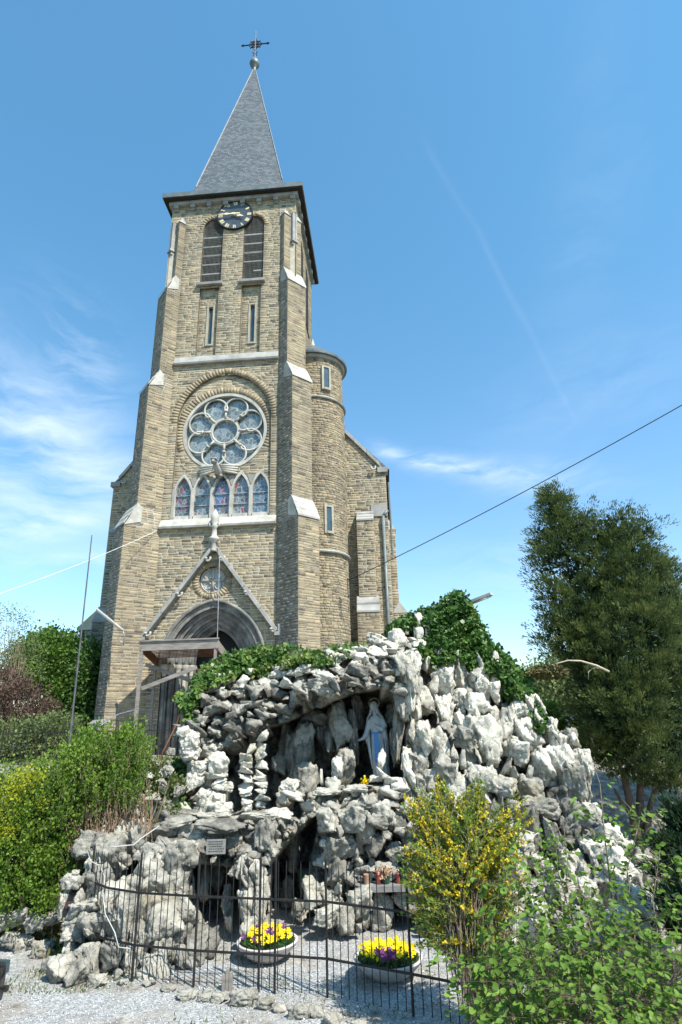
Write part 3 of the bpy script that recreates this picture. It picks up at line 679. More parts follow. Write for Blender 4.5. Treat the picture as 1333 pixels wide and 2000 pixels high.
# window sill and string courses, in lengths
def course(x0, x1, z0, z1, pr, mt, name, n=5, y=0.0, dz=.12):
    rn = random.Random(int(z0 * 10)); xs = [x0 + (x1 - x0) * i / n + (rn.uniform(-.12, .12) if 0 < i < n else 0) for i in range(n + 1)]
    for a, b in zip(xs, xs[1:]):
        m = MB(); b -= .008
        m.add([(a, y - pr + .03, z0), (b, y - pr + .03, z0), (b, y - pr, z0 + .1), (a, y - pr, z0 + .1), (b, y + .0, z1), (a, y + .0, z1), (a, y + .12, z0), (b, y + .12, z0), (b, y + .12, z1), (a, y + .12, z1)],
              [(0,1,2,3),(3,2,4,5),(5,4,8,9),(0,6,7,1),(0,3,5,9,6),(1,7,8,4,2)]); m.build(name, mt, CH)
course(-3.1, 3.08, 13.12, 13.66, .26, M_white, 'window_sill_stone')
course(-3.06, 3.08, 23.12, 23.72, .22, M_dress, 'string_course_stone')
# slit windows in the niches
for sx, sw, sz0, sz1 in ((-1.14, .14, 24.6, 27.3), (1.42, .14, 24.55, 27.25)):
    w = empty('slit_window'); w.parent = CH
    m = MB(); k = .1
    m.box(sx - sw - k, sx - sw, .14, .4, sz0 - k, sz1 + k); m.box(sx + sw, sx + sw + k, .14, .4, sz0 - k, sz1 + k); m.box(sx - sw, sx + sw, .15, .4, sz1, sz1 + k); m.box(sx - sw, sx + sw, .12, .4, sz0 - k, sz0)
    m.build('slit_surround', M_quoin, w); MB().box(sx - sw, sx + sw, .33, .35, sz0, sz1).build('pane', M_glass, w)
# belfry openings with louvres and mesh
mesh_m = M_black
for k, (c, w) in enumerate(BEL):
    b = empty('belfry_opening'); b.parent = CH
    op = [(c - w, 29.05)] + arch_pts(w, .85, 33.25, 10, c) + [(c + w, 29.05)]
    reveal(op, -.02, .7, M_stone, 'opening_reveal', b)
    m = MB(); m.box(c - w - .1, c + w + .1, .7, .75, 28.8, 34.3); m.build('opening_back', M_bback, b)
    for i in range(5):
        z = 29.75 + i * .72; x1 = c + w if not (k == 1 and i == 0) else c + w
        x0 = c - w if not (k == 1 and i == 0) else c
        m = MB(); m.add([(x0, .16, z), (x1, .16, z), (x1, .5, z + .30), (x0, .5, z + .30), (x0, .16, z + .1), (x1, .16, z + .1), (x1, .5, z + .40), (x0, .5, z + .40)], [(0,3,2,1),(4,5,6,7),(0,1,5,4),(1,2,6,5),(2,3,7,6),(3,0,4,7)])
        m.build('louvre_slat', M_slat, b)
    m = MB(); nb_ = 16
    for i in range(1, nb_):
        x = c - w + 2 * w * i / nb_; a = 29.05; zt = 33.25
        d = abs(x - c) / w; zt = 33.25 + .83 * max(0, 1 - d) ** .6
        m.box(x - .007, x + .007, .06, .075, a, zt)
    for i in range(34): m.box(c - w, c + w, .078, .088, 29.15 + i * .125, 29.158 + i * .125) if 29.15 + i * .125 < 33.3 else None
    o = m.build('wire_mesh', M_wire, b); o['kind'] = 'stuff'
    m = MB(); s0, s1 = c - w - .16, c + w + .14
    m.add([(s0, -.22, 28.72), (s1, -.22, 28.72), (s1, -.24, 28.88), (s0, -.24, 28.88), (s1, .12, 29.08), (s0, .12, 29.08), (s0, .12, 28.72), (s1, .12, 28.72)], [(0,1,2,3),(3,2,4,5),(0,6,7,1),(0,3,5,6),(1,7,4,2)]); m.build('belfry_sill', M_dress, b)
for c in (2.6, 5.2):
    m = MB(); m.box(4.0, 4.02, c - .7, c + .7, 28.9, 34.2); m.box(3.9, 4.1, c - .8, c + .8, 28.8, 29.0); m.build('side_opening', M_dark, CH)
# clock
CX, CZ, CR = .14, 34.12, 1.13
ck = empty('clock'); ck.parent = CH
M_clock = mat('clock_dial', [(0, (.045, .055, .065)), (1, (.075, .085, .10))], rough=.35, noise=(3, 3), bump=0, spec=.5)
m = MB(); n = 48; yc = -.10
m.add([(CX, yc, CZ)] + [(CX + CR * math.cos(2*math.pi*i/n), yc, CZ + CR * math.sin(2*math.pi*i/n)) for i in range(n)], [(0, 1 + i, 1 + (i + 1) % n) for i in range(n)]); m.build('dial', M_clock, ck)
m = MB(); m.ring(circ(CX, CZ, CR + .04, 0, 360, 48)[:-1], circ(CX, CZ, CR - .03, 0, 360, 48)[:-1], yc - .05, yc + .18, closed=True); m.build('dial_rim', M_black, ck)
ROM = ['XII', 'I', 'II', 'III', 'IIII', 'V', 'VI', 'VII', 'VIII', 'IX', 'X', 'XI']
for h, txt in enumerate(ROM):
    a = R(90 - 30 * h); ca, sa = math.cos(a), math.sin(a); m = MB()
    gw = {'I': .065, 'V': .14, 'X': .14}; tot = sum(gw[c] for c in txt); x = -tot / 2; H_ = .27; r0 = .80
    def Tm(x, z): # x tangential (clockwise), z radial
        rr = r0 + z; return (CX + rr * ca + x * sa, yc - .02, CZ + rr * sa - x * ca)
    def bar(xa, xb, wd):
        m.add([Tm(xa - wd/2, H_), Tm(xa + wd/2, H_), Tm(xb + wd/2, 0), Tm(xb - wd/2, 0)], [(0, 1, 2, 3)])
    for c in txt:
        g = gw[c]; cx_ = x + g / 2
        if c == 'I': bar(cx_, cx_, .042)
        elif c == 'V': bar(cx_ - .05, cx_, .04); bar(cx_ + .05, cx_, .025)
        else: bar(cx_ - .05, cx_ + .05, .04); bar(cx_ + .05, cx_ - .05, .025)
        x += g
    m.build('numeral', M_gold, ck)
def hand(name, ang, Ln, w0, y, tail):
    a = R(ang); ca, sa = math.cos(a), math.sin(a); m = MB()
    def T(r, t, d=0): return (CX + r * ca - t * sa, y + d, CZ + r * sa + t * ca)
    out = [(-tail, w0 * .9), (0, w0 * 1.3), (Ln * .30, w0), (Ln * .48, w0 * 2.2), (Ln * .62, w0 * .8), (Ln * .75, w0 * .9), (Ln, .012)]
    pts = [(r, t) for r, t in out] + [(r, -t) for r, t in out[::-1]]
    n = len(pts); m.add([T(r, t) for r, t in pts] + [T(r, t, .03) for r, t in pts], [tuple(range(n)), tuple(range(2*n-1, n-1, -1))] + [(i, (i+1) % n, n + (i+1) % n, n + i) for i in range(n)])
    m.build(name, M_gold, ck)
hand('minute_hand', 180 - 1, 1.08, .035, yc - .16, .35); hand('hour_hand', -22, .62, .06, yc - .12, .2)
MB().lathe([(.09, 0), (.09, .14), (.02, .16)], (CX, yc, CZ), 12, Matrix.Rotation(R(90), 4, 'X')).build('hub', M_gold, ck)
# corbel table, frieze
for i in range(8):
    x = -3.75 + i * 1.09; m = MB(); m.box(x - .15, x + .15, -.24, 0, 35.0, 35.25); m.box(x - .12, x + .12, -.14, 0, 34.85, 35.0); m.build('corbel', M_dress, CH)
for i in range(8):
    y = .3 + i * 1.03; m = MB(); m.box(4.05, 4.3, y - .15, y + .15, 35.0, 35.25); m.build('corbel', M_dress, CH)
MB().box(-4.22, 4.22, -.27, 8.0, 35.25, 35.5).build('frieze', M_dress, CH)
m = MB(); m.box(-4.03, 4.03, .45, 7.7, 14, 22.5); m.box(-4.03, -2.7, .03, .5, 14, 22.5); m.box(2.8, 4.03, .03, .5, 14, 22.5); m.box(-4.0, 4.0, .45, 2, 9.5, 14); m.box(-3.95, 3.95, .78, 7.7, 22.5, 35.3); m.box(-4.0, -3.1, .03, .8, 22.5, 35.3); m.box(3.1, 4.0, .03, .8, 22.5, 35.3); m.box(-3.1, 3.1, .42, .6, 22.5, 28.9)
m.box(-3.1, -1.92, .03, .8, 28.9, 34.9); m.box(-.56, .73, .03, .8, 28.9, 34.9); m.box(2.07, 3.1, .03, .8, 28.9, 34.9); m.box(-3.9, 3.9, .05, .9, 34.3, 35.3)
bmv = m
# eaves and spire
EV = 4.58
MB().box(-EV + .06, EV - .06, -.52, 8.28, 35.5, 35.62).build('soffit', M_darkwood, CH)
MB().box(-EV, EV, -.58, 8.34, 35.6, 35.95).build('fascia', M_zinc, CH)
CY = 3.87
def sq(a, z): return [(-a, CY - a, z), (a, CY - a, z), (a, CY + a, z), (-a, CY + a, z)]
prof = [(4.42, 35.96), (3.85, 36.35), (3.42, 36.85), (3.14, 37.4), (2.98, 38.0), (.05, 53.95)]
vs = []; fs = []
for a, z in prof: vs += sq(a, z)
for i in range(len(prof) - 1):
    for k in range(4): fs.append((4*i+k, 4*i+(k+1)%4, 4*i+4+(k+1)%4, 4*i+4+k))
MB().add(vs, fs).build('spire', M_slate, CH)
m = MB()
for sx, sy in ((-1,-1),(1,-1),(1,1),(-1,1)):
    m.beam((sx * 2.98, CY + sy * 2.98, 38.0), (sx * .05, CY + sy * .05, 53.9), .07, .07)
m.build('spire_hip', M_zinc, CH)
cr = empty('spire_cross'); cr.parent = CH
m = MB(); m.lathe([(.10, 53.4), (.16, 53.9), (.12, 54.05), (.34, 54.25), (.42, 54.5), (.34, 54.78), (.1, 54.95), (.05, 55.1)], (0, CY, 0), 14); m.build('ball', M_gold if False else M_zinc, cr, smooth=True)
m = MB(); m.tube([(0, CY, 54.9), (0, CY, 58.6)], .045, 6); m.tube([(-1.15, CY, 56.9), (1.15, CY, 56.9)], .05, 6)
for s in (-1, 1):
    m.tube([(s * 1.0, CY, 56.75), (s * 1.2, CY, 56.9), (s * 1.0, CY, 57.05)], .03, 5); m.tube([(s * .16, CY, 55.55), (s * .05, CY, 55.75), (s * .2, CY, 55.95)], .04, 5)
    for t in (-1, 1):
        m.tube([(s * .55, CY, 56.9 + t * .04), (s * .38, CY, 56.9 + t * .30), (s * .12, CY, 56.9 + t * .42), (s * .04, CY, 56.9 + t * .75)], .04, 5)
        m.tube([(s * .1, CY, 56.9 + t * .1), (s * .42, CY, 56.9 + t * .42)], .04, 5)
m.tube([(.33 * math.cos(t), CY, 56.9 + .33 * math.sin(t)) for t in [2*math.pi*i/14 for i in range(14)]], .045, 5, closed=True)
m.build('cross', M_black, cr)
# ---- gable hood over the portal
GA = (-.08, 12.05); GL = (-3.38, 7.62); GR = (3.22, 7.62); YH = -.34
def slab(a, b, n, name):
    for i in range(n):
        t0, t1 = i / n, (i + 1) / n - .004
        p = Vector((a[0], 0, a[1])).lerp(Vector((b[0], 0, b[1])), t0); q = Vector((a[0], 0, a[1])).lerp(Vector((b[0], 0, b[1])), t1)
        m = MB(); m.beam(p + Vector((0, YH / 2, 0)), q + Vector((0, YH / 2, 0)), .36, .17, up=(0, 0, 1)); m.build(name, M_dress, CH)
slab(GL, GA, 4, 'gable_coping'); slab(GA, GR, 4, 'gable_coping')
for px_, d in ((-3.55, -1), (3.38, 1)):
    m = MB(); m.box(px_ - .27, px_ + .27, YH, 0, 7.42, 7.6); m.box(px_ - .2 + d * .1, px_ + .2 + d * .1, YH, 0, 7.6, 7.95); m.build('gable_kneeler', M_dress, CH)
for (x, z), d in (((-.35, 11.4), -1), ((.38, 11.4), 1), ((-1.7, 9.65), -1), ((1.72, 9.6), 1), ((-3.15, 7.75), -1), ((3.05, 7.75), 1)):
    m = MB(); m.tube([(x + .12 * math.cos(t), YH + .05, z + .15 * math.sin(t)) for t in [math.pi * (1.0 + k * .16) for k in range(8)]], .06, 7); m.lathe([(.02, -.06), (.09, -.02), (.09, .02), (.02, .06)], (x - .1, YH, z - .02), 8); m.build('crocket', M_white, CH, smooth=True)
m = MB(); m.lathe([(.14, 11.75), (.13, 12.2), (.26, 12.32), (.29, 12.42), (.14, 12.55), (.12, 12.95), (.22, 13.06), (.12, 13.16), (.21, 13.35), (.22, 13.6), (.12, 13.85), (.02, 14.0)], (-.08, YH + .02, 0), 12)
for s in (-1, 1):
    m.tube([(-.08 + s * .1, YH, 13.0), (-.08 + s * .26, YH, 13.12), (-.08 + s * .22, YH, 13.24)], .06, 6)
m.build('gable_finial', M_white, CH, smooth=True)
# medallion
md = empty('medallion'); md.parent = CH
m = MB(); n = 36; m.add([(-.17, .2, 10.33)] + [(-.17 + .7 * math.cos(2*math.pi*i/n), .2, 10.33 + .7 * math.sin(2*math.pi*i/n)) for i in range(n)], [(0, 1 + i, 1 + (i + 1) % n) for i in range(n)]); m.build('medallion_disc', M_white, md)
reveal(circ(-.17, 10.33, .69, 0, 360, 36), -.03, .21, M_stone, 'medallion_reveal', md)
m = MB()
for a in range(0, 180, 90):
    c_, s_ = math.cos(R(a)), math.sin(R(a)); m.beam((-.17 - .62*c_, .17, 10.33 - .62*s_), (-.17 + .62*c_, .17, 10.33 + .62*s_), .14, .10, up=(0, 1, 0))
for qx in (-1, 1):
    for qz in (-1, 1): m.tube([(-.17 + qx * .27 + .17*math.cos(t), .18, 10.33 + qz * .27 + .17*math.sin(t)) for t in [2*math.pi*i/12 for i in range(12)]], .028, 5, closed=True)
m.tube([(-.17 + .2*math.cos(t), .16, 10.33 + .2*math.sin(t)) for t in [2*math.pi*i/16 for i in range(16)]], .04, 6, closed=True); m.tube([(-.17 + .62*math.cos(t), .17, 10.33 + .62*math.sin(t)) for t in [2*math.pi*i/32 for i in range(32)]], .04, 6, closed=True)
m.build('carved_cross', M_white, md, smooth=True)
# eagle between rose and lancets
eg = empty('eagle_carving'); eg.parent = CH; ex, ez = -.12, 16.35
for s in (-1, 1):
    m = MB()
    for i in range(4): m.tube([(ex + s * .15, -.08 - .05 * (3 - i), ez + .18 - i * .06), (ex + s * .6, -.06, ez + .22 - i * .13), (ex + s * (1.1 - .03 * i), 0.04, ez + .24 - i * .15)], [.09, .085, .06], 6)
    m.build('wing', M_white, eg, smooth=True)
m = MB(); m.tube([(ex + .05, .1, ez - .3), (ex + .02, -.25, ez - .1), (ex - .02, -.55, ez + .12), (ex - .05, -.78, ez + .18)], [.22, .2, .15, .12], 8)
m.tube([(ex - .05, -.7, ez + .16), (ex - .05, -.88, ez + .2), (ex - .07, -1.0, ez + .1)], [.16, .12, .03], 8); m.box(ex - .2, ex + .12, -.95, -.6, ez + .27, ez + .34); m.build('eagle_body', M_dress, eg, smooth=True)
m = MB(); m.tube([(ex - .1, .05, ez - .35), (ex - .15, -.3, ez - .5), (ex - .1, -.42, ez - .62)], .09, 6); m.tube([(ex + .2, .05, ez - .35), (ex + .22, -.3, ez - .42), (ex + .25, -.42, ez - .5)], .08, 6); m.build('claw', M_dress, eg, smooth=True)
# ---- portal orders
pt = empty('portal'); pt.parent = CH
for i in range(5):
    a = 2.5 - .26 * i; h = 2.95 - .24 * i; y = .22 * i
    dress_arch('archivolt', a - .27, h - .28, 6.25, .27, y - .04 if i == 0 else y, y + .28, M_portal, zfoot=6.25, parent=pt)
    p = arch_pts(a - .05, h - .05, 6.25, 14, DX)
    m = MB(); m.tube([(x, y - .02, z) for x, z in p], .075, 7); m.build('roll_moulding', M_portal, pt, smooth=True)
    for s in (-1, 1):
        x = DX + s * (a - .14)
        m = MB(); m.tube([(x, y + .03, 2.0), (x, y + .03, 5.7)], .085, 10); m.build('colonnette', M_portal, pt, smooth=True)
        m = MB(); m.lathe([(.09, 5.7), (.12, 5.76), (.10, 5.84), (.17, 6.05), (.2, 6.1), (.2, 6.25)], (x, y + .03, 0), 10); m.build('capital', M_white, pt, smooth=True)
        m = MB(); m.box(*sorted((DX + s * (a - .27), DX + s * (a + .0))), y + .12, y + .34, 1.8, 6.25); m.build('jamb', M_portal, pt)
m = MB(); m.box(DX - 1.5, DX + 1.5, 1.36, 1.42, 1.5, 9); m.build('portal_shadow_wall', M_dark, pt)
for s in (-1, 1):
    m = MB()
    for k in range(5): m.box(*sorted((DX + s * (.03 + k * .22), DX + s * (.24 + k * .22))), 1.26, 1.33, 1.9, 6.1)
    m.build('door_leaf', M_redwood, pt)
hood = arch_pts(2.56, 3.02, 6.25, 16, DX); m = MB(); m.tube([(x, -.09, z) for x, z in hood], .10, 6); m.build('hood_mould', M_portal, pt, smooth=True)
# wall behind the openings
bmv.build('tower_core', M_mortar, CH)
MORT.build('mortar_bed', M_mortar, CH)
# ---- stones: the 300 that show largest as parts, the rest as one
_c = Matrix.Translation((-6.4254, 28.6, 0)) @ Matrix.Rotation(-YAW, 4, 'Z')
def proj(p):
    w = _c @ Vector(p) - Vector((0, 0, CAMH)); fw = w.y * math.cos(PITCH) + w.z * math.sin(PITCH); up = -w.y * math.sin(PITCH) + w.z * math.cos(PITCH)
    a, b = w.x * FPX / fw, up * FPX / fw; return 666.5 + (a - ROLL * b) * _k, 1000 + (-ROLL * a - b) * _k
def area(v):
    q = [proj(p) for p in v[4:]]; s = sum(q[i][0] * q[(i+1) % 4][1] - q[(i+1) % 4][0] * q[i][1] for i in range(4)) / 2
    cx_, cy_ = sum(p[0] for p in q) / 4, sum(p[1] for p in q) / 4
    if s > 0: return 0
    if cy_ > 1250 and cx_ > 300: return 0
    if cy_ > 1400: return 0
    return -s
order = sorted(range(len(STONES)), key=lambda i: -area(STONES[i][0])); big = set(order[:300])
FQ = [(4,5,6,7), (0,1,5,4), (1,2,6,5), (2,3,7,6), (3,0,4,7)]
for dk, mt, nm in ((False, M_stone, 'stonework'), (True, M_stone_dark, 'weathered_shaded_stonework')):
    V = []; F = []; T = []
    for i, (v, t, d) in enumerate(STONES):
        if i in big or d != dk: continue
        n = len(V); V += v; F += [[a + n for a in f] for f in FQ]; T += [t] * 5
    o = fastmesh(nm, V, F, mt, CH, tint=T); o['kind'] = 'stuff'
for i in big:
    v, t, d = STONES[i]
    fastmesh('stone', v, FQ, M_stone_dark if d else M_stone, CH, tint=[t] * 5)
print('stones', len(STONES))
# ================================================================== TERRAIN
def sstep(a, b, x):
    t = np.clip((np.asarray(x, float) - a) / (b - a), 0, 1); return t * t * (3 - 2 * t)
from mathutils import noise as MN
def hz(x, y):
    inside = sstep(-3.6, -2.6, x) * (1 - sstep(1.6, 3.0, x))
    y0 = 11.2 + 2.8 * inside
    right = sstep(2.5, 5.5, x)
    z = (1 - right) * 2.45 * sstep(y0, y0 + 7.5, y) + right * (2.3 * sstep(10.5, 24, y))
    z = z - .35 * sstep(22, 27, y) * (1 - right)
    hill = 5.5 * sstep(1.0, 0, np.sqrt(((x - 2.6) / 3.4) ** 2 + ((y - 17.0) / 2.6) ** 2))
    hill = 0 * hill
    far = sstep(60, 300, y) * 6
    return z + far
def grid_mesh(name, xs, ys, zf, mt, kind='structure'):
    X, Y = np.meshgrid(xs, ys); Z = zf(X, Y); V = np.stack([X, Y, Z], -1).reshape(-1, 3)
    nx, ny = len(xs), len(ys); i, j = np.meshgrid(np.arange(nx - 1), np.arange(ny - 1)); a = (j * nx + i).ravel()
    F = np.stack([a, a + 1, a + nx + 1, a + nx], -1); o = fastmesh(name, V, F, mt, smooth=True); o['kind'] = kind; return o
def gravel_mat():
    m = bpy.data.materials.new('pale_gravel'); m.use_nodes = True; nt = m.node_tree; N = nt.nodes.new; L = nt.links.new; b = nt.nodes['Principled BSDF']
    tc = N('ShaderNodeTexCoord')
    v = N('ShaderNodeTexVoronoi'); v.inputs['Scale'].default_value = 46; L(tc.outputs['Object'], v.inputs['Vector'])
    sr = N('ShaderNodeSeparateColor'); L(v.outputs['Color'], sr.inputs[0])
    cr = N('ShaderNodeValToRGB'); e = cr.color_ramp.elements; e[0].position = 0; e[0].color = (.17, .175, .18, 1); e[1].position = 1; e[1].color = (.50, .495, .48, 1); k = e.new(.5); k.color = (.31, .31, .30, 1); L(sr.outputs[0], cr.inputs[0])
    n = N('ShaderNodeTexNoise'); n.inputs['Scale'].default_value = 1.1; n.inputs['Detail'].default_value = 6; L(tc.outputs['Object'], n.inputs['Vector'])
    r = N('ShaderNodeMapRange'); r.inputs['From Min'].default_value = .45; r.inputs['From Max'].default_value = .66; r.inputs['To Max'].default_value = .65; L(n.outputs['Fac'], r.inputs[0])
    x = N('ShaderNodeMix'); x.data_type = 'RGBA'; L(r.outputs[0], x.inputs['Factor']); L(cr.outputs[0], x.inputs[6]); x.inputs[7].default_value = (.26, .24, .20, 1)
    # earth towards the bank and hillside (by position, ragged edge)
    sp = N('ShaderNodeSeparateXYZ'); L(tc.outputs['Object'], sp.inputs[0])
    n2 = N('ShaderNodeTexNoise'); n2.inputs['Scale'].default_value = 1.7; n2.inputs['Detail'].default_value = 5; L(tc.outputs['Object'], n2.inputs['Vector'])
    ad = N('ShaderNodeMath'); ad.operation = 'MULTIPLY_ADD'; L(n2.outputs['Fac'], ad.inputs[0]); ad.inputs[1].default_value = 1.2
    xr = N('ShaderNodeMapRange'); xr.inputs['From Min'].default_value = 2.4; xr.inputs['From Max'].default_value = 4.5; xr.inputs['To Max'].default_value = .6; L(sp.outputs['X'], xr.inputs[0]); xa = N('ShaderNodeMath'); xa.operation = 'ADD'; L(sp.outputs['Z'], xa.inputs[0]); L(xr.outputs[0], xa.inputs[1]); L(xa.outputs[0], ad.inputs[2])
    r2 = N('ShaderNodeMapRange'); r2.inputs['From Min'].default_value = .62; r2.inputs['From Max'].default_value = .85; L(ad.outputs[0], r2.inputs[0])
    n3 = N('ShaderNodeTexNoise'); n3.inputs['Scale'].default_value = 5; n3.inputs['Detail'].default_value = 8; L(tc.outputs['Object'], n3.inputs['Vector'])
    c3 = N('ShaderNodeValToRGB'); e = c3.color_ramp.elements; e[0].position = .35; e[0].color = (.13, .10, .075, 1); e[1].position = .68; e[1].color = (.44, .40, .34, 1); L(n3.outputs['Fac'], c3.inputs[0])
    x2 = N('ShaderNodeMix'); x2.data_type = 'RGBA'; L(r2.outputs[0], x2.inputs['Factor']); L(x.outputs[2], x2.inputs[6]); L(c3.outputs[0], x2.inputs[7]); L(x2.outputs[2], b.inputs['Base Color'])
    b.inputs['Roughness'].default_value = .9
    bp = N('ShaderNodeBump'); bp.inputs['Strength'].default_value = .9; bp.inputs['Distance'].default_value = .015; bp.invert = True; L(v.outputs['Distance'], bp.inputs['Height'])
    n4 = N('ShaderNodeTexNoise'); n4.inputs['Scale'].default_value = 9; n4.inputs['Detail'].default_value = 8; L(tc.outputs['Object'], n4.inputs['Vector'])
    bp2 = N('ShaderNodeBump'); bp2.inputs['Strength'].default_value = .6; bp2.inputs['Distance'].default_value = .06; L(n4.outputs['Fac'], bp2.inputs['Height']); L(bp.outputs[0], bp2.inputs['Normal']); L(bp2.outputs[0], b.inputs['Normal'])
    return m
M_gravel = gravel_mat()
M_grass = mat('meadow_grass', [(0, (.035, .05, .015)), (1, (.11, .13, .05))], rough=.95, noise=(.6, 6), bump=.8, bscale=6, bdist=.2)
def hzn(X, Y):
    Z = hz(X, Y)
    return Z + .05 * np.sin(X * 1.7 + Y * .6) * np.sin(Y * 1.3 - X * .4) * sstep(.15, 1.0, Z) * 1.5 + .012 * np.sin(X * 2.3) * np.sin(Y * 1.9)
grid_mesh('ground', np.concatenate([np.linspace(-60, -12, 25), np.linspace(-11.6, 14, 129), np.linspace(16, 60, 23)]), np.concatenate([np.linspace(-12, 6, 10), np.linspace(6.4, 24, 100), np.linspace(25, 60, 20)]), hzn, M_gravel)
def ringground():
    V = []; F = []; n = 48
    rs = [38, 90, 200, 500, 1500]
    for r in rs:
        for k in range(n):
            t = 2 * math.pi * k / n; x, y = r * math.cos(t), 20 + r * math.sin(t); V.append((x, y, (-.3 if r < 60 else (1.0 if y > 0 else -.3))))
    for i in range(len(rs) - 1):
        for k in range(n): F.append((i*n+k, i*n+(k+1) % n, (i+1)*n+(k+1) % n, (i+1)*n+k))
    o = fastmesh('meadow', V, F, M_grass, smooth=True); o['kind'] = 'structure'
ringground()

# ================================================================== ROCK GROTTO
def rock_mat(name, d):
    m = bpy.data.materials.new(name); m.use_nodes = True; nt = m.node_tree; N = nt.nodes.new; L = nt.links.new; b = nt.nodes['Principled BSDF']
    tc = N('ShaderNodeTexCoord'); ge = N('ShaderNodeNewGeometry')
    a = N('ShaderNodeAttribute'); a.attribute_name = 'tint'
    n = N('ShaderNodeTexNoise'); n.inputs['Scale'].default_value = 2.3; n.inputs['Detail'].default_value = 8; n.inputs['Roughness'].default_value = .7; L(ge.outputs['Position'], n.inputs['Vector'])
    mx = N('ShaderNodeMath'); mx.operation = 'MULTIPLY_ADD'; L(n.outputs['Fac'], mx.inputs[0]); mx.inputs[1].default_value = 1.6; L(a.outputs['Fac'], mx.inputs[2])
    sb_ = N('ShaderNodeMath'); sb_.operation = 'SUBTRACT'; L(mx.outputs[0], sb_.inputs[0]); sb_.inputs[1].default_value = .80
    cr = N('ShaderNodeValToRGB'); e = cr.color_ramp.elements
    for i, (p, c) in enumerate([(0, (.10, .094, .08)), (.25, (.21, .198, .168)), (.5, (.38, .357, .30)), (.75, (.53, .50, .42)), (1, (.68, .64, .54))]):
        k = e[i] if i < 2 else e.new(p); k.position = p; k.color = (*c, 1)
    L(sb_.outputs[0], cr.inputs[0])
    # lichen / rust blotches
    n2 = N('ShaderNodeTexNoise'); n2.inputs['Scale'].default_value = 1.3; n2.inputs['Detail'].default_value = 7; L(ge.outputs['Position'], n2.inputs['Vector'])
    r = N('ShaderNodeMapRange'); r.inputs['From Min'].default_value = .60; r.inputs['From Max'].default_value = .70; r.inputs['To Max'].default_value = .5; L(n2.outputs['Fac'], r.inputs[0])
    x = N('ShaderNodeMix'); x.data_type = 'RGBA'; L(r.outputs[0], x.inputs['Factor']); L(cr.outputs[0], x.inputs[6]); x.inputs[7].default_value = (.30, .255, .15, 1)
    # dark cracks
    v = N('ShaderNodeTexVoronoi'); v.feature = 'DISTANCE_TO_EDGE'; v.inputs['Scale'].default_value = 4.5
    mw = N('ShaderNodeMix'); mw.data_type = 'VECTOR'; mw.inputs['Factor'].default_value = .22; nw = N('ShaderNodeTexNoise'); nw.inputs['Scale'].default_value = 3; L(ge.outputs['Position'], nw.inputs['Vector']); L(ge.outputs['Position'], mw.inputs[4]); L(nw.outputs['Color'], mw.inputs[5]); L(mw.outputs[1], v.inputs['Vector'])
    rc = N('ShaderNodeMapRange'); rc.inputs['From Min'].default_value = 0; rc.inputs['From Max'].default_value = .035; rc.inputs['To Min'].default_value = .6; rc.inputs['To Max'].default_value = 0; L(v.outputs['Distance'], rc.inputs[0])
    x2 = N('ShaderNodeMix'); x2.data_type = 'RGBA'; L(rc.outputs[0], x2.inputs['Factor']); L(x.outputs[2], x2.inputs[6]); x2.inputs[7].default_value = (.07, .068, .06, 1)
    L(x2.outputs[2], b.inputs['Base Color']); b.inputs['Roughness'].default_value = .92; b.inputs['Specular IOR Level'].default_value = .2
    n3 = N('ShaderNodeTexNoise'); n3.inputs['Scale'].default_value = 11; n3.inputs['Detail'].default_value = 10; n3.inputs['Roughness'].default_value = .7; L(ge.outputs['Position'], n3.inputs['Vector'])
    bp = N('ShaderNodeBump'); bp.inputs['Strength'].default_value = .9; bp.inputs['Distance'].default_value = .06; L(n3.outputs['Fac'], bp.inputs['Height'])
    bp2 = N('ShaderNodeBump'); bp2.inputs['Strength'].default_value = .5; bp2.inputs['Distance'].default_value = .03; L(v.outputs['Distance'], bp2.inputs['Height']); L(bp.outputs[0], bp2.inputs['Normal']); L(bp2.outputs[0], b.inputs['Normal'])
    return m
M_rock = rock_mat('limestone_rock', 0)
def make_rock(seed, sub, npts=13, groove=.0, rough=.15, flat=1.0):
    """angular block: convex hull of a few points, subdivided, pitted and fluted"""
    rn = random.Random(seed); bm = bmesh.new()
    for i in range(npts):
        v = Vector((rn.uniform(-1, 1), rn.uniform(-1, 1), rn.uniform(-1, 1))); m_ = max(abs(c) for c in v); v = v / m_ * rn.uniform(.86, 1.0)
        v = v * (1 / (v.length ** .5)); bm.verts.new(v)
    bmesh.ops.convex_hull(bm, input=bm.verts)
    bmesh.ops.delete(bm, geom=[v for v in bm.verts if not v.link_faces], context='VERTS')
    bmesh.ops.triangulate(bm, faces=bm.faces)
    for _ in range(sub):
        long_ = [e for e in bm.edges if e.calc_length() > .16 + .5 * .5 ** sub]
        if long_: bmesh.ops.subdivide_edges(bm, edges=long_, cuts=1, use_grid_fill=True); bmesh.ops.triangulate(bm, faces=bm.faces)
    off = Vector((seed * 7.3, seed * 1.9, 3.1)); bm.normal_update()
    for v in bm.verts:
        d = v.co.copy(); n = v.normal
        f = MN.fractal(d * 1.9 + off, .75, 2.1, 6); g = MN.noise(Vector((d.x * 4.5, d.y * 4.5, d.z * .8)) + off)
        rg = abs(MN.noise(d * 2.2 + off * 2)); st = MN.noise(Vector((d.x * .6, d.y * .6, d.z * 5)) + off)
        v.co = d * (1 + .10 * f) + n * (rough * f * .8 - groove * max(0, g) * .55 - .09 * max(0, .14 - rg) / .14 + .03 * st)
    V = np.array([v.co[:] for v in bm.verts]); bm.faces.ensure_lookup_table(); F = np.array([[v.index for v in f.verts] for f in bm.faces]); bm.free()
    V[:, :] /= np.abs(V).max(0)
    return V, F
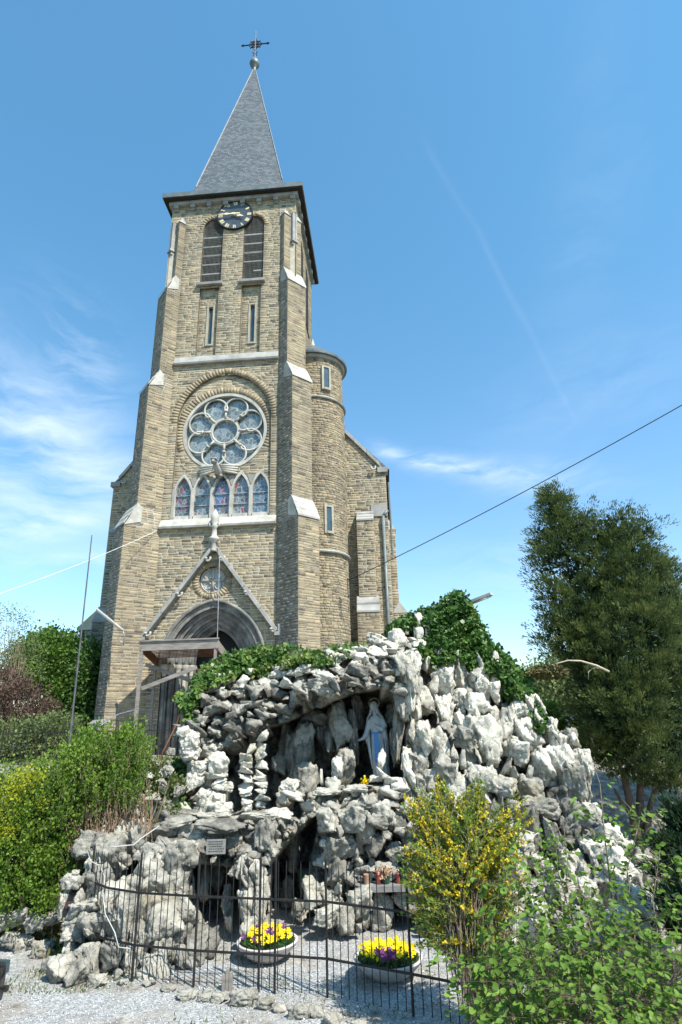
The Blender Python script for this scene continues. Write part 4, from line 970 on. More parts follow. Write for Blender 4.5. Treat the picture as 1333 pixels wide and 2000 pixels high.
PR_BIG = [make_rock(i, 4, 11 + i % 9, groove=(.34 if i % 2 == 1 else .08)) for i in range(16)]
PR_SM = [make_rock(40 + i, 2, 8 + i % 4, groove=(.25 if i % 2 else 0)) for i in range(12)]
print('rock tris', [len(f) for v, f in PR_BIG], [len(f) for v, f in PR_SM])
ROCKS = []    # (proto index, matrix 3x3, location, tint, screen size)
def rot(rx, ry, rz): return np.array(Matrix.Rotation(rz, 3, 'Z') @ Matrix.Rotation(ry, 3, 'Y') @ Matrix.Rotation(rx, 3, 'X'))
rk = random.Random(5); CAVEP = []
def rock(px, py, w, h, Y, tint, depth=None, tilt=0.0, jit=.35, owner='g'):
    c = at(px, py, Y); dist = (c - Vector((0, 0, CAMH))).length; pxm = FPX / (Y * math.cos(PITCH) + (c.z - CAMH) * math.sin(PITCH))
    sw, sh = w / 2 / pxm, h / 2 / pxm; sdp = depth / 2 if depth else (sw + sh) / 2 * rk.uniform(.8, 1.1)
    A = rot(rk.uniform(-jit, jit), tilt + rk.uniform(-jit, jit) * .5, rk.uniform(-jit, jit)) @ np.diag([sw, sdp, sh]) @ rot(0, 0, rk.choice([0, math.pi / 2, math.pi, -math.pi / 2]))
    # keep extents: the inner rotation is by quarter turns, so the proto's unit box is kept
    ROCKS.append((rk.randrange(1000), A, np.array(c), tint, w * h, owner))
def inpoly(x, y, P_):
    c = False; n = len(P_)
    for i in range(n):
        x0, y0 = P_[i]; x1, y1 = P_[i - 1]
        if (y0 > y) != (y1 > y) and x < (x1 - x0) * (y - y0) / (y1 - y0) + x0: c = not c
    return c
def inpoly_np(X, Y, P_):
    c = np.zeros(X.shape, bool)
    for i in range(len(P_)):
        x0, y0 = P_[i]; x1, y1 = P_[i - 1]
        if y0 == y1: continue
        t = ((y0 > Y) != (y1 > Y)) & (X < (x1 - x0) * (Y - y0) / (y1 - y0) + x0); c ^= t
    return c
# outlines are the photo's, turned into real positions by their real distance
U1 = [(385,1345),(450,1325),(520,1302),(600,1290),(690,1264),(740,1250),(800,1246),(812,1300),(798,1350),(740,1348),(690,1356),(640,1378),(590,1402),(540,1425),(520,1420),(480,1440),(450,1460),(410,1455),(352,1430),(370,1390)]
U2 = [(352,1430),(420,1455),(445,1480),(455,1592),(366,1592),(355,1560),(368,1500)]
RR = [(770,1245),(790,1215),(845,1230),(865,1275),(930,1300),(950,1298),(975,1330),(985,1372),(1000,1352),(1040,1360),(1060,1440),(1075,1408),(1095,1445),(1125,1450),(1150,1510),(1158,1600),(1160,1640),(1182,1615),(1235,1640),(1245,1700),(1280,1790),(1300,1860),(1000,1930),(850,1850),(815,1780),(805,1560),(775,1532),(795,1480),(790,1400),(798,1345)]
MM = [(598,1545),(650,1532),(700,1530),(775,1530),(812,1560),(825,1790),(700,1812),(640,1815),(622,1760),(600,1700),(590,1600)]
L1 = [(312,1597),(450,1582),(560,1580),(625,1590),(600,1612),(560,1652),(540,1690),(520,1702),(460,1697),(390,1690),(335,1680)]
L2 = [(165,1665),(200,1634),(235,1652),(255,1652),(262,1625),(290,1650),(325,1655),(335,1632),(395,1690),(385,1750),(415,1850),(395,1885),(300,1905),(230,1905),(172,1880)]
CO = [(462,1690),(532,1690),(532,1840),(490,1852),(468,1830)]
CAVES = [  # outline, how far the back lies behind the front surface
    ([(440,1466),(476,1450),(474,1585),(450,1592)], 1.6), ([(520,1425),(590,1402),(640,1378),(690,1356),(700,1530),(650,1532),(600,1545),(590,1600),(525,1582),(522,1450)], 2.0),
    ([(690,1356),(740,1348),(770,1352),(782,1400),(785,1530),(690,1530)], 2.1), ([(378,1690),(460,1697),(468,1830),(415,1850),(385,1750)], 1.8),
    ([(532,1690),(560,1652),(600,1612),(625,1590),(600,1700),(622,1760),(640,1815),(530,1840)], 2.3), ([(476,1440),(540,1425),(530,1582),(474,1585)], 1.5),
    ([(690,1730),(822,1730),(825,1800),(700,1812)], 1.1)]
ALLP = [U1, U2, RR, MM, L1, L2, CO] + [c[0] for c in CAVES]
def Yfront(px, py):
    px = np.asarray(px, float); py = np.asarray(py, float)
    b = np.interp(py, [1200, 1300, 1420, 1560, 1600, 1700, 1850, 1930], [15.2, 14.3, 13.35, 12.75, 12.35, 12.0, 11.4, 10.9])
    b = b - .5 * sstep(480, 300, px) * sstep(1600, 1680, py) - .15 * sstep(300, 150, px) * sstep(1640, 1700, py)
    b = b + .35 * sstep(560, 640, px) * (1 - sstep(800, 860, px)) * sstep(1600, 1700, py)
    b = b - 1.1 * sstep(950, 1230, px) * sstep(1500, 1850, py)
    b = b - 1.15 * sstep(530, 600, px) * (1 - sstep(790, 830, px)) * sstep(1400, 1330, py) * sstep(1240, 1290, py) - .35 * (1 - sstep(540, 600, px)) * sstep(1460, 1400, py) * sstep(1290, 1330, py)
    return b
# --- the core: cemented rubble body behind the rocks
def build_core():
    st = 3.6; xs = np.arange(150, 1320, st); ys = np.arange(1205, 1940, st); X, Y = np.meshgrid(xs, ys)
    mask = np.zeros(X.shape, bool)
    for p in ALLP: mask |= inpoly_np(X, Y, p)
    D = Yfront(X, Y) + .13
    for p, dd in CAVES:
        m_ = inpoly_np(X, Y, p).astype(float)
        k = m_.copy()
        for it in range(2): k = (k + np.roll(k, 1, 0) + np.roll(k, -1, 0) + np.roll(k, 1, 1) + np.roll(k, -1, 1)) / 5
        D = np.maximum(D, Yfront(X, Y) + .32 + dd * np.clip(k * 1.3 - .15, 0, 1))
    idx = -np.ones(X.shape, int); V = []
    for j in range(X.shape[0]):
        for i in range(X.shape[1]):
            if not mask[j, i]: continue
            p = at(X[j, i], Y[j, i], D[j, i]); q = p * 1.0
            dd = 0.0
            wq = Vector((q.x, 0, q.z)) + .16 * MN.noise_vector(Vector((q.x * 2.2, 5, q.z * 2.2)))
            for sx_, sz_, am in ((1.7, 1.2, .24), (4.2, 3.0, .10), (10, 7, .035)):
                ds, ps = MN.voronoi(Vector((wq.x * sx_, am * 50, wq.z * sz_)))
                c0 = ps[0]; h1 = MN.cell(c0 * 3.7 + Vector((.5, .5, .5))); h2 = MN.cell(c0 * 5.1 + Vector((9.5, .5, .5))); h3 = MN.cell(c0 * 2.9 + Vector((.5, 7.5, .5)))
                l = Vector((wq.x * sx_, 0, wq.z * sz_)) - Vector((c0.x, 0, c0.z))
                e = ds[1] - ds[0]
                dd -= am * (h1 * 1.1 + (h2 * 2 - 1) * l.x * 1.3 + (h3 * 2 - .55) * l.z * 1.5) ; dd += am * .8 * max(0, 1 - e / .16)
            n2 = MN.fractal(Vector((q.x * 5, q.z * 2.6, 9)), 1.0, 2.0, 4)
            p = at(X[j, i], Y[j, i], D[j, i] + dd - .05 * n2 + .06)
            idx[j, i] = len(V); V.append(p)
    F = []
    for j in range(X.shape[0] - 1):
        for i in range(X.shape[1] - 1):
            a, b, c, d = idx[j, i], idx[j, i+1], idx[j+1, i+1], idx[j+1, i]
            if min(a, b, c, d) >= 0: F.append((a, d, c, b))
    # thickness: rim swept back into the hill
    from collections import Counter
    ec = Counter(); 
    for f in F:
        for k in range(4): ec[(f[k], f[(k+1) % 4])] += 1
    bmap = {}
    def bk(i):
        if i not in bmap: bmap[i] = len(V); p = V[i]; V.append(Vector((p.x * 1.0, p.y + 1.3, p.z - .25)))
        return bmap[i]
    for (a, b), c in list(ec.items()):
        if (b, a) not in ec: F.append((b, a, bk(a), bk(b)))
    V = [tuple(v) for v in V]
    return fastmesh('rock_core', V, F, M_rock, GR_, tint=[.38] * len(F))
GR_ = empty('rock_grotto', (0, 12.5, 0), 0, 'craggy pale limestone grotto with caves and a statue niche below the church', 'grotto')
_gi = Matrix.Translation((0, -12.5, 0))
core_o = build_core(); core_o.location = (0, -12.5, 0)
def fill(P_, sp, wr, hr_, tint, dY=0.0, tilt=.0, n=None, jit=.4, elong=1.0, excl=(), owner='g'):
    xs = [p[0] for p in P_]; ys = [p[1] for p in P_]; pts = []
    tries = int((max(xs) - min(xs)) * (max(ys) - min(ys)) / (sp * sp) * 14)
    for _ in range(tries):
        x, y = rk.uniform(min(xs), max(xs)), rk.uniform(min(ys), max(ys))
        if not inpoly(x, y, P_): continue
        mg = (wr[0] + wr[1]) / 4 + 3
        if any(inpoly(x + ax, y + ay, e) for e in (list(excl) + CAVEP) for ax, ay in ((0, 0), (mg, 0), (-mg, 0), (0, mg), (0, -mg))): continue
        if any((x - a)**2 + ((y - b) / elong)**2 < sp * sp for a, b in pts): continue
        pts.append((x, y))
    for x, y in pts:
        w, h = rk.uniform(*wr), rk.uniform(*hr_)
        t = tint(x, y) if callable(tint) else tint
        rock(x, y, w, h, float(Yfront(x, y)) + dY + rk.uniform(-.12, .12), min(1, max(0, t + rk.gauss(0, .10))), tilt=tilt + rk.uniform(-.3, .3), jit=jit, owner=owner)
CV = [c[0] for c in CAVES]; CAVEP += [CV[0], CV[1], CV[2], CV[3], CV[4], CV[5], CV[6]]
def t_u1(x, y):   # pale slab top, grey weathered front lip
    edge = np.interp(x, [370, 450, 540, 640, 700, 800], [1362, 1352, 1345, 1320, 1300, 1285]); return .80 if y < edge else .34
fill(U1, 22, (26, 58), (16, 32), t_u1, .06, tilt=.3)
fill(U2, 24, (30, 46), (20, 38), .72, .05)
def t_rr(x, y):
    if y > 1540 and 960 < x < 1160 and y < 1660: return .32  # left-facing rock face: its shade put into a darker tint
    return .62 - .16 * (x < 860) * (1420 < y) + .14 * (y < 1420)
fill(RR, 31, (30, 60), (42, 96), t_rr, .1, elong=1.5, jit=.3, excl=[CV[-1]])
fill(MM, 32, (34, 62), (28, 60), .36, .1)
fill(L1, 28, (40, 84), (20, 42), .2, .0)
fill(L2, 40, (54, 96), (50, 92), .46, 0.12, elong=1.1, jit=.5)
fill(CO, 20, (26, 40), (44, 80), .6, 0.05, elong=1.6)
fill(RR, 20, (9, 20), (20, 48), t_rr, -.0, jit=.2, elong=1.8); fill(MM, 24, (12, 26), (12, 26), .5, -.02, excl=[CV[-1]]); fill(L1, 24, (12, 26), (8, 18), .27, -.06); fill(L2, 30, (12, 24), (14, 30), .48, -.0); fill(U1, 19, (12, 26), (9, 19), t_u1, -.02)
# cave interiors: hanging and standing rocks, the cave shade put into darker tints
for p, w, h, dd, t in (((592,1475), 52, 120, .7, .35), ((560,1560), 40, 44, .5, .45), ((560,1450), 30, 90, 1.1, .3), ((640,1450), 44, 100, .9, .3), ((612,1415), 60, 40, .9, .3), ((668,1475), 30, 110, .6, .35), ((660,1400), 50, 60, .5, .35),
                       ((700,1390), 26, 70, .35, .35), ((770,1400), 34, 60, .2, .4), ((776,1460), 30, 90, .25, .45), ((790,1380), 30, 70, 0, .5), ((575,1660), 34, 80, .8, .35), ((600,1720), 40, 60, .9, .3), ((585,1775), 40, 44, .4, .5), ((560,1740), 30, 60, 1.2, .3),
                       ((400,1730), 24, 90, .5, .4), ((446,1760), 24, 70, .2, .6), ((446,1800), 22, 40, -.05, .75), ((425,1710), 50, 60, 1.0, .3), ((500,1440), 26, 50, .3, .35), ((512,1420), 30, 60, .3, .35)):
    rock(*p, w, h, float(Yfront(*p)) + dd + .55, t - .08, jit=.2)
for p, w, h, dd, t in (((668,1420), 50, 110, .15, .42), ((672,1500), 46, 80, .05, .45), ((648,1460), 34, 100, .35, .4), ((596,1455), 44, 90, .45, .42), ((600,1525), 56, 70, .3, .5), ((570,1475), 26, 90, .6, .35), ((690,1440), 22, 120, .3, .4), ((778,1430), 26, 120, .1, .45), ((785,1370), 34, 80, -.1, .5), ((545,1500), 30, 60, .5, .4), ((622,1400), 70, 40, .4, .35)): rock(*p, w, h, float(Yfront(*p)) + dd + (.55 if p[0] < 700 else 0), t - .12, jit=.2)  # tints lowered here too, to put the cave shade into the rock colour
for p, w, h, t in (((660,1503), 26, 52, .9), ((650,1530), 34, 30, .85), ((632,1520), 18, 34, .85), ((567,1536), 44, 32, .85), ((572,1552), 50, 22, .8), ((551,1562), 20, 22, .8), ((600,1572), 38, 28, .75), ((545,1590), 60, 22, .7), ((500,1596), 90, 18, .62), ((420,1594), 90, 20, .6), ((640,1552), 60, 26, .6), ((700,1545), 60, 26, .55), ((745,1480), 20, 46, .95), ((750,1508), 34, 26, .95), ((738,1520), 36, 16, .9),
                   ((765,1525), 34, 22, .85), ((795,1490), 22, 80, .95), ((803,1520), 24, 50, .9), ((782,1535), 40, 30, .8), ((762,1548), 46, 26, .6), ((722,1556), 40, 22, .55), ((680,1562), 40, 26, .55), ((790,1300), 40, 70, .6), ((800,1355), 26, 80, .75), ((812,1400), 30, 80, .8)):
    rock(*p, w, h, float(Yfront(*p)) - .12, t, jit=.2)
# the stacked-stone pillars
for c, lst in ((.05, [(485,1464,30,18), (481,1479,26,20), (482,1493,24,12), (480,1505,30,15), (483,1519,27,16), (480,1537,30,19), (480,1551,22,9), (481,1563,25,15), (480,1577,24,14)]),
               (.12, [(510,1478,22,17), (511,1494,27,16), (510,1508,22,12), (508,1520,25,12), (509,1532,27,13), (508,1545,23,11), (513,1559,32,14), (508,1572,22,12), (511,1458,22,24), (512,1436,24,24)]),
               (-.02, [(430,1492,38,42), (424,1513,42,14), (422,1526,40,14), (434,1541,42,26), (438,1562,40,20), (436,1578,38,16), (405,1570,42,44), (382,1532,38,44), (388,1500,38,28), (392,1592,50,20), (372,1445,40,34), (360,1430,26,24), (372,1470,40,24)])):
    for x, y, w, h in lst: rock(x, y, w * 1.12, h * 1.18, 12.75 + c, .88, jit=.12)
for x, y, w, h in ((946,1312,20,40),(938,1326,30,44),(1016,1366,34,40),(1030,1382,26,50),(1078,1418,18,40),(1086,1432,22,34),(1098,1452,26,40),(1122,1455,26,50),(1140,1490,26,60),(880,1300,24,44),(906,1310,22,40),(862,1290,22,34),(965,1350,24,54),(815,1240,30,30),(788,1228,26,26),(1000,1400,20,60),(1052,1410,18,54),(925,1400,22,60),(760,1262,34,26),(715,1270,36,24)): rock(x, y, w, h, float(Yfront(x, y)) - .05, .85, jit=.15)
# named big blocks
for x, y, w, h, t, dd in ((352,1615,80,44,.36,-.15), (430,1610,110,26,.25,-.25), (395,1655,50,40,.28,-.15), (520,1625,44,70,.30,-.15), (205,1655,52,54,.42,-.1), (268,1640,34,60,.38,-.1), (300,1665,60,40,.5,-.1), (365,1670,60,50,.5,-.1), (340,1725,40,60,.45,-.05), (330,1800,80,80,.55,-.05), (250,1780,60,90,.5,-.05), (380,1855,60,50,.38,-.1),
                       (942,1520,56,52,.62,-.2), (905,1440,60,56,.5,-.1), (870,1500,50,60,.5,-.1), (945,1335,36,44,.92,-.1), (935,1380,56,60,.85,-.1), (945,1430,60,70,.8,-.1), (1018,1385,44,44,.95,-.1), (1022,1425,40,60,.9,-.1), (1015,1465,44,60,.9,-.1), (1078,1430,26,50,.75,0), (1088,1450,30,36,.75,0), (1100,1490,44,70,.75,-.1), (1065,1500,40,80,.85,-.1), (1125,1520,40,90,.4,-.1), (830,1440,40,90,.85,-.1), (800,1300,50,60,.7,-.1), (865,1330,50,70,.8,-.1), (985,1540,60,50,.55,-.1), (1050,1580,90,50,.35,-.05), (1120,1600,60,60,.33,-.05),
                       (1190,1630,56,40,.95,-.1), (1215,1690,70,80,.95,-.2), (1165,1660,60,50,.85,-.1), (1185,1720,60,60,.9,-.2), (1235,1760,60,60,.85,-.2), (1255,1700,34,70,.6,0), (1270,1790,40,50,.8,-.2), (1150,1740,40,50,.8,-.2), (1045,1790,40,90,.85,-.2), (1010,1700,40,80,.6,-.1), (1110,1820,50,60,.6,-.1), (1200,1800,60,60,.7,-.3), (1030,1650,60,50,.6,-.1), (955,1600,70,50,.55,-.1), (850,1590,60,50,.5,-.1), (735,1610,50,40,.5,-.15), (690,1600,60,50,.42,-.15), (640,1600,50,50,.6,-.1), (700,1760,60,60,.6,-.1), (640,1790,70,44,.6,-.1), (675,1800,40,60,.5,-.1), (610,1740,40,60,.55,-.05)):
    rock(x, y, w, h, float(Yfront(x, y)) + dd, t, jit=.25)
def emit(owner, parent, ploc, keep=300, name='rock', stuff='small_rocks'):
    sel = [r for r in ROCKS if r[5] == owner]; sel.sort(key=lambda r: -r[4]); V = []; F = []; T = []; n = 0
    cache = {}
    for i, (s, A, c, t, sz, _) in enumerate(sel):
        if i < keep:
            k = s % len(PR_BIG) if sz > 250 else s % len(PR_SM); big_ = sz > 250; tc_ = round(t * 5) / 5; key = (big_, k, tc_)
            if key not in cache:
                v, f = (PR_BIG if big_ else PR_SM)[k]
                o = fastmesh(name, v, f, M_rock, parent, tint=[tc_] * len(f)); cache[key] = o.data
            else: o = link(name, cache[key], parent)
            M4 = Matrix(A.tolist()).to_4x4(); M4.translation = Vector(c) - Vector(ploc); o.matrix_local = M4
        else:
            v, f = PR_SM[s % len(PR_SM)]; V.append(v @ A.T + (c - np.array(ploc))); F.append(f + n); T += [t] * len(f); n += len(v)
    if V:
        o = fastmesh(stuff, np.concatenate(V), np.concatenate(F), M_rock, parent, tint=T); o['kind'] = 'stuff'
    print(owner, len(sel))
emit('g', GR_, (0, 12.5, 0))
# ================================================================== IRONWORK, STATUE, FURNITURE
rf = random.Random(21)
def poly_at(pts, d):
    for a, b in zip(pts, pts[1:]):
        L_ = (b - a).length
        if d <= L_: return a.lerp(b, d / L_), (b - a).normalized()
        d -= L_
    return pts[-1], (pts[-1] - pts[-2]).normalized()
FB = [onz(*q) for q in ((162, 1880), (196, 1900), (258, 1916), (378, 1929), (505, 1938), (640, 1949), (808, 1985), (925, 2012))]
fence = empty('iron_fence', FB[4], 0, 'low black iron bar fence standing on gravel in front of the grotto', 'fence')
def F_(p): return Vector(p) - FB[4]
FL = sum((b - a).length for a, b in zip(FB, FB[1:])); POSTS = [0, 2, 3, 4, 5, 6, 7]
d_acc = [0]
for a, b in zip(FB, FB[1:]): d_acc.append(d_acc[-1] + (b - a).length)
d = 0.06; k = 0
while d < FL:
    p, t = poly_at(FB, d)
    if min(abs(d - d_acc[i]) for i in POSTS) > .04:
        top = 1.62 + rf.uniform(-.02, .02); ln = Vector((rf.uniform(-.012, .012), rf.uniform(-.015, .015), 0))
        m = MB(); q = F_(p); m.tube([q + Vector((0, 0, .03)), q + ln * .5 + Vector((0, 0, .85)), q + ln + Vector((0, 0, top - .06)), q + ln + Vector((0, 0, top))], [.007, .007, .007, .002], 5); m.build('bar', M_black, fence)
    d += .118
for i in POSTS + [-99]:
    if i == -99: q = F_(poly_at(FB, d_acc[4] + .24)[0])
    else: q = F_(FB[i])
    m = MB(); m.tube([q, q + Vector((0, 0, 1.64)), q + Vector((0, 0, 1.7))], [.019, .019, .004], 6); m.build('post', M_black, fence)
for z in (.45, 1.13):
    for a, b in zip(FB[:-1], FB[1:]):
        m = MB(); m.beam(F_(a) + Vector((0, -.012, z)), F_(b) + Vector((0, -.012, z)), .014, .03); m.build('rail', M_black, fence)
# railing on the bank beside the church
bf = empty('bank_railing', (-9, 20, 2.4), 0, 'black iron railing on the bank left of the church portal', 'railing')
def onplane(px, Y, z): p = at(px, 1490, Y); return Vector((p.x, Y, z))
BA, BB = onplane(-40, 20.3, 2.3), onplane(420, 19.6, 2.3)
nb_ = 46
for i in range(nb_ + 1):
    p = BA.lerp(BB, i / nb_); q = p - Vector((-9, 20, 2.4)); th = .018 if i % 9 == 4 else .009
    m = MB(); m.tube([q, q + Vector((rf.uniform(-.02, .02), 0, 1.3)), q + Vector((0, 0, 1.38))], [th, th, .003], 5); m.build('post' if i % 9 == 4 else 'bar', M_black, bf)
for z in (.15, 1.08):
    m = MB(); m.beam(BA - Vector((-9, 20, 2.4 - z)), BB - Vector((-9, 20, 2.4 - z)), .015, .035); m.build('rail', M_black, bf)
# loose stones at the foot of the fence
def loose(px, py, w, h, tint, label, group=None, name='boulder', cat='stone', z=0.0, seed=None):
    c = onz(px, py, z); dist = (c - Vector((0, 0, CAMH))).length; pxm = FPX / (c.y * math.cos(PITCH) + (c.z - CAMH) * math.sin(PITCH)); sw, sh = w / 2 / pxm, h / 2 / pxm
    v, f = PR_BIG[(seed if seed is not None else rk.randrange(16)) % 16]
    o = fastmesh(name, v * [sw, (sw + sh) / 2, sh], f, M_rock, None, tint=[tint] * len(f)); o.location = c + Vector((0, 0, sh * .55)); o.rotation_euler = (0, 0, 0)
    return tag(o, label, cat, group)
for (px, py, w, h), lb_ in zip(((365,1950,44,16), (400,1953,34,15), (430,1955,36,18), (475,1958,64,32), (520,1968,40,26), (548,1975,34,22), (585,1986,56,30), (620,1985,34,30), (650,2000,40,28), (700,2008,40,20), (290,1925,30,10), (330,1935,34,12), (240,1922,24,12)), ('flat dusty stone under the third fence post', 'small flat stone just right of the flat one under the third post', 'low stone left of the wooden stump', 'largest broken pale stone under the gate posts', 'flat stone between the two larger pale stones at the gate', 'small dark stone left of the knobbly stone below the gate', 'knobbly grey stone below the gate, in front of the fence', 'upright stone against the post right of the gate', 'half buried stone below the middle fence post', 'flat stone at the bottom edge of the picture, before the right planter', 'thin flat stone at the foot of the second bay of the fence', 'flat stone between the second bay and the third fence post', 'tiny stone at the fence foot nearest the stone pillar')):
    loose(px, py, w, h, .42, lb_, 'stones along the foot of the fence')
for px, py, w, h, l in ((45,1858,44,44,'rounded pale boulder at the bank foot beside the dark car'), (82,1868,46,40,'grey boulder between the pale one and the stone pillar'), (118,1915,56,60,'cracked grey boulder in front of the stone pillar'), (150,1922,44,60,'square grey boulder under the pillar near the fence end'), (178,1905,40,70,'tall smooth boulder beside the first fence post'), (190,1925,40,26,'low rounded stone at the fence corner'), (95,1900,30,36,'dark wedge stone left of the cracked boulder')):
    loose(px, py, w, h, .45, l, z=0)
# stone pillar with offering box
pc = onz(142, 1885); PL = empty('stone_pillar', pc, 0, 'rough stone pillar with a dark metal box and a capstone, left end of the fence', 'pillar')
pr = len(ROCKS)
for x, y, w, h, t in ((142,1870,44,56,.5), (138,1832,34,50,.6), (150,1815,40,44,.5), (126,1765,20,56,.6), (158,1765,18,56,.62), (142,1800,44,26,.5), (143,1722,48,32,.35), (150,1704,18,14,.4), (136,1850,20,60,.8)): rock(x, y, w, h, pc.y + .05, t, jit=.1, owner='pillar')
emit('pillar', PL, pc, 300)
def W2(px, py, Y): return at(px, py, Y) - pc
m = MB(); a_, b_ = W2(131, 1742, pc.y + .05), W2(153, 1785, pc.y + .05); m.box(a_.x, b_.x, -.02, .2, b_.z, a_.z); bx_ = m.build('offering_box', M_black, PL)
m = MB(); m.box(a_.x + .03, b_.x - .03, -.03, -.02, b_.z + .1, a_.z - .12); m.build('box_slot_plate', mat('red_brown_plate', [(0, (.05, .03, .03)), (1, (.10, .05, .05))], bump=0), bx_)
# planters with pansies
M_bowl = mat('white_concrete', [(0, (.44, .39, .36)), (1, (.60, .55, .52))], rough=.8, noise=(4, 6), bump=.25, bscale=40, bdist=.004, extra=weather(.5, 6, (.22, .19, .15), 1, .5, .7))
M_soil = mat('potting_soil', [(0, (.02, .015, .01)), (1, (.06, .045, .03))], rough=1, noise=(20, 4), bump=.8, bscale=40)
M_leafg = mat('pansy_leaf', [(0, (.02, .06, .012)), (1, (.06, .14, .03))], rough=.6, attr='tint', fac=.3, bump=0, trans=.2)
M_yel = mat('yellow_petal', [(0, (.80, .55, .005)), (1, (.95, .78, .01))], rough=.6, noise=(30, 2), bump=0, trans=.3)
M_pur = mat('purple_petal', [(0, (.08, .01, .09)), (1, (.22, .04, .22))], rough=.6, noise=(30, 2), bump=0, trans=.2)
def leafcloud(P_, D_, size, asp=.45, fold=.3, rs=RS, flip=None):
    """folded two-triangle leaves. returns V, F"""
    P_ = np.asarray(P_, float); D_ = np.asarray(D_, float); n = len(P_); D_ = D_ / (np.linalg.norm(D_, axis=1, keepdims=True) + 1e-9)
    rnd = rs.normal(size=(n, 3)); s = np.cross(D_, rnd); s /= (np.linalg.norm(s, axis=1, keepdims=True) + 1e-9); nn = np.cross(s, D_)
    L_ = (size if np.ndim(size) else np.full(n, size))[:, None]
    a = P_; c = P_ + D_ * L_; mid = P_ + D_ * L_ * .45 - nn * L_ * fold * .3
    b = mid + s * L_ * asp + nn * L_ * fold * .5; d = mid - s * L_ * asp + nn * L_ * fold * .5
    V = np.stack([a, b, c, d], 1).reshape(-1, 3); i = np.arange(n) * 4
    F = np.concatenate([np.stack([i, i+1, i+2], 1), np.stack([i, i+2, i+3], 1)], 0)
    return V, F
def pansy(mt):
    V = []; F = []
    for k in range(5):
        a = 2 * math.pi * k / 5 + .3; n = len(V); V += [(0, 0, 0), (.55*math.cos(a-.55), .55*math.sin(a-.55), .12), (1.0*math.cos(a-.3), 1.0*math.sin(a-.3), .25), (1.05*math.cos(a+.3), 1.05*math.sin(a+.3), .2), (.55*math.cos(a+.55), .55*math.sin(a+.55), .1)]
        F += [(n, n+1, n+2), (n, n+2, n+3), (n, n+3, n+4)]
    me = bpy.data.meshes.new('flower'); me.from_pydata(V, [], F); me.materials.append(mt); return me
fl_y, fl_p = pansy(M_yel), pansy(M_pur)
for px, py, R_, lab, seed in ((522, 1876, .485, 'left white oval planter bowl on the gravel behind the gate posts', 1), (760, 1912, .50, 'right white planter bowl nearest the forsythia bush on the gravel', 2)):
    c = onz(px, py - 2); b = empty('planter_bowl', c, 0, lab, 'planter')
    m = MB(); m.lathe([(.02, .0), (.20, .0), (.24, .02), (R_ * .74, .10), (R_ * .94, .19), (R_, .245), (R_ + .012, .262), (R_ - .03, .268), (R_ - .05, .22), (R_ * .6, .20)], (0, 0, 0), 40); m.build('bowl', M_bowl, b, smooth=True)
    m = MB(); n = 24; m.add([(0, 0, .25)] + [((R_ - .045) * math.cos(2*math.pi*i/n), (R_ - .045) * math.sin(2*math.pi*i/n), .235) for i in range(n)], [(0, 1 + i, 1 + (i+1) % n) for i in range(n)]); m.build('soil', M_soil, b)
    pn = empty('pansies', c + Vector((0, 0, .24)), 0, ('yellow and purple pansies filling the left planter bowl' if seed == 1 else 'yellow pansies round a purple patch in the right planter bowl'), 'flowers')
    rs = np.random.RandomState(seed); n = 1500; th = rs.rand(n) * 2 * math.pi; rr = np.sqrt(rs.rand(n)) * (R_ - .07)
    P_ = np.stack([rr * np.cos(th), rr * np.sin(th), rs.rand(n) * .09 * (1.2 - rr / R_)], 1); D_ = np.stack([rs.normal(size=n) * .6 + P_[:, 0], rs.normal(size=n) * .6 + P_[:, 1], rs.rand(n) * .9 + .2], 1)
    V, F = leafcloud(P_, D_, .05, .3, rs=rs); o = fastmesh('foliage', V, F, M_leafg, pn, tint=rs.rand(len(F))); o['kind'] = 'stuff'
    cnt = 0; rr_ = random.Random(seed)
    while cnt < 110:
        t = rr_.random() * 2 * math.pi; r = math.sqrt(rr_.random()) * (R_ - .09); x, y = r * math.cos(t), r * math.sin(t)
        if seed == 1: pur = (math.sin(x * 14 + 1) * math.sin(y * 9 + 2) > .52)
        else: pur = (x + .04) ** 2 / .03 + (y + .26) ** 2 / .03 < .75
        if seed == 1 and x < -R_ * .62 and rr_.random() < .7: continue
        o = link('flower', fl_p if pur else fl_y, pn); s = rr_.uniform(.030, .046); o.location = (x, y, .10 + .05 * (1 - r / R_) + rr_.uniform(-.02, .03)); o.scale = (s, s, s); o.rotation_euler = (R(rr_.uniform(15, 75)), R(rr_.uniform(-35, 35)), rr_.uniform(-.9, .9)); cnt += 1
# altar table
ac = onz(757, 1815); aY = ac.y - .35
AT = empty('stone_altar', ac, 0, 'dark stone slab table on rough rock legs, in the grotto right of the cave', 'altar')
tl, tr = at(692, 1722, aY + .25), at(822, 1724, aY + .25); zt = (tl.z + tr.z) / 2
M_slab = mat('dark_stone_slab', [(0, (.13, .125, .115)), (1, (.27, .26, .24))], rough=.7, noise=(5, 5), bump=.3)
vv = []; n = 18
for k in range(n):
    t = math.pi * 2 * k / n; x = (tl.x + tr.x) / 2 + (tr.x - tl.x) / 2 * math.copysign(abs(math.cos(t)) ** .5, math.cos(t)) * (1 + rf.uniform(-.03, .03)); y = aY + .25 + .28 * math.copysign(abs(math.sin(t)) ** .7, math.sin(t)); vv.append((x - ac.x, y - ac.y))
m = MB(); m.add([(x, y, zt - .09) for x, y in vv] + [(x * 1.01, y, zt) for x, y in vv], [tuple(range(n))[::-1], tuple(range(n, 2*n))] + [(i, (i+1) % n, n + (i+1) % n, n + i) for i in range(n)]); m.build('slab', M_slab, AT)
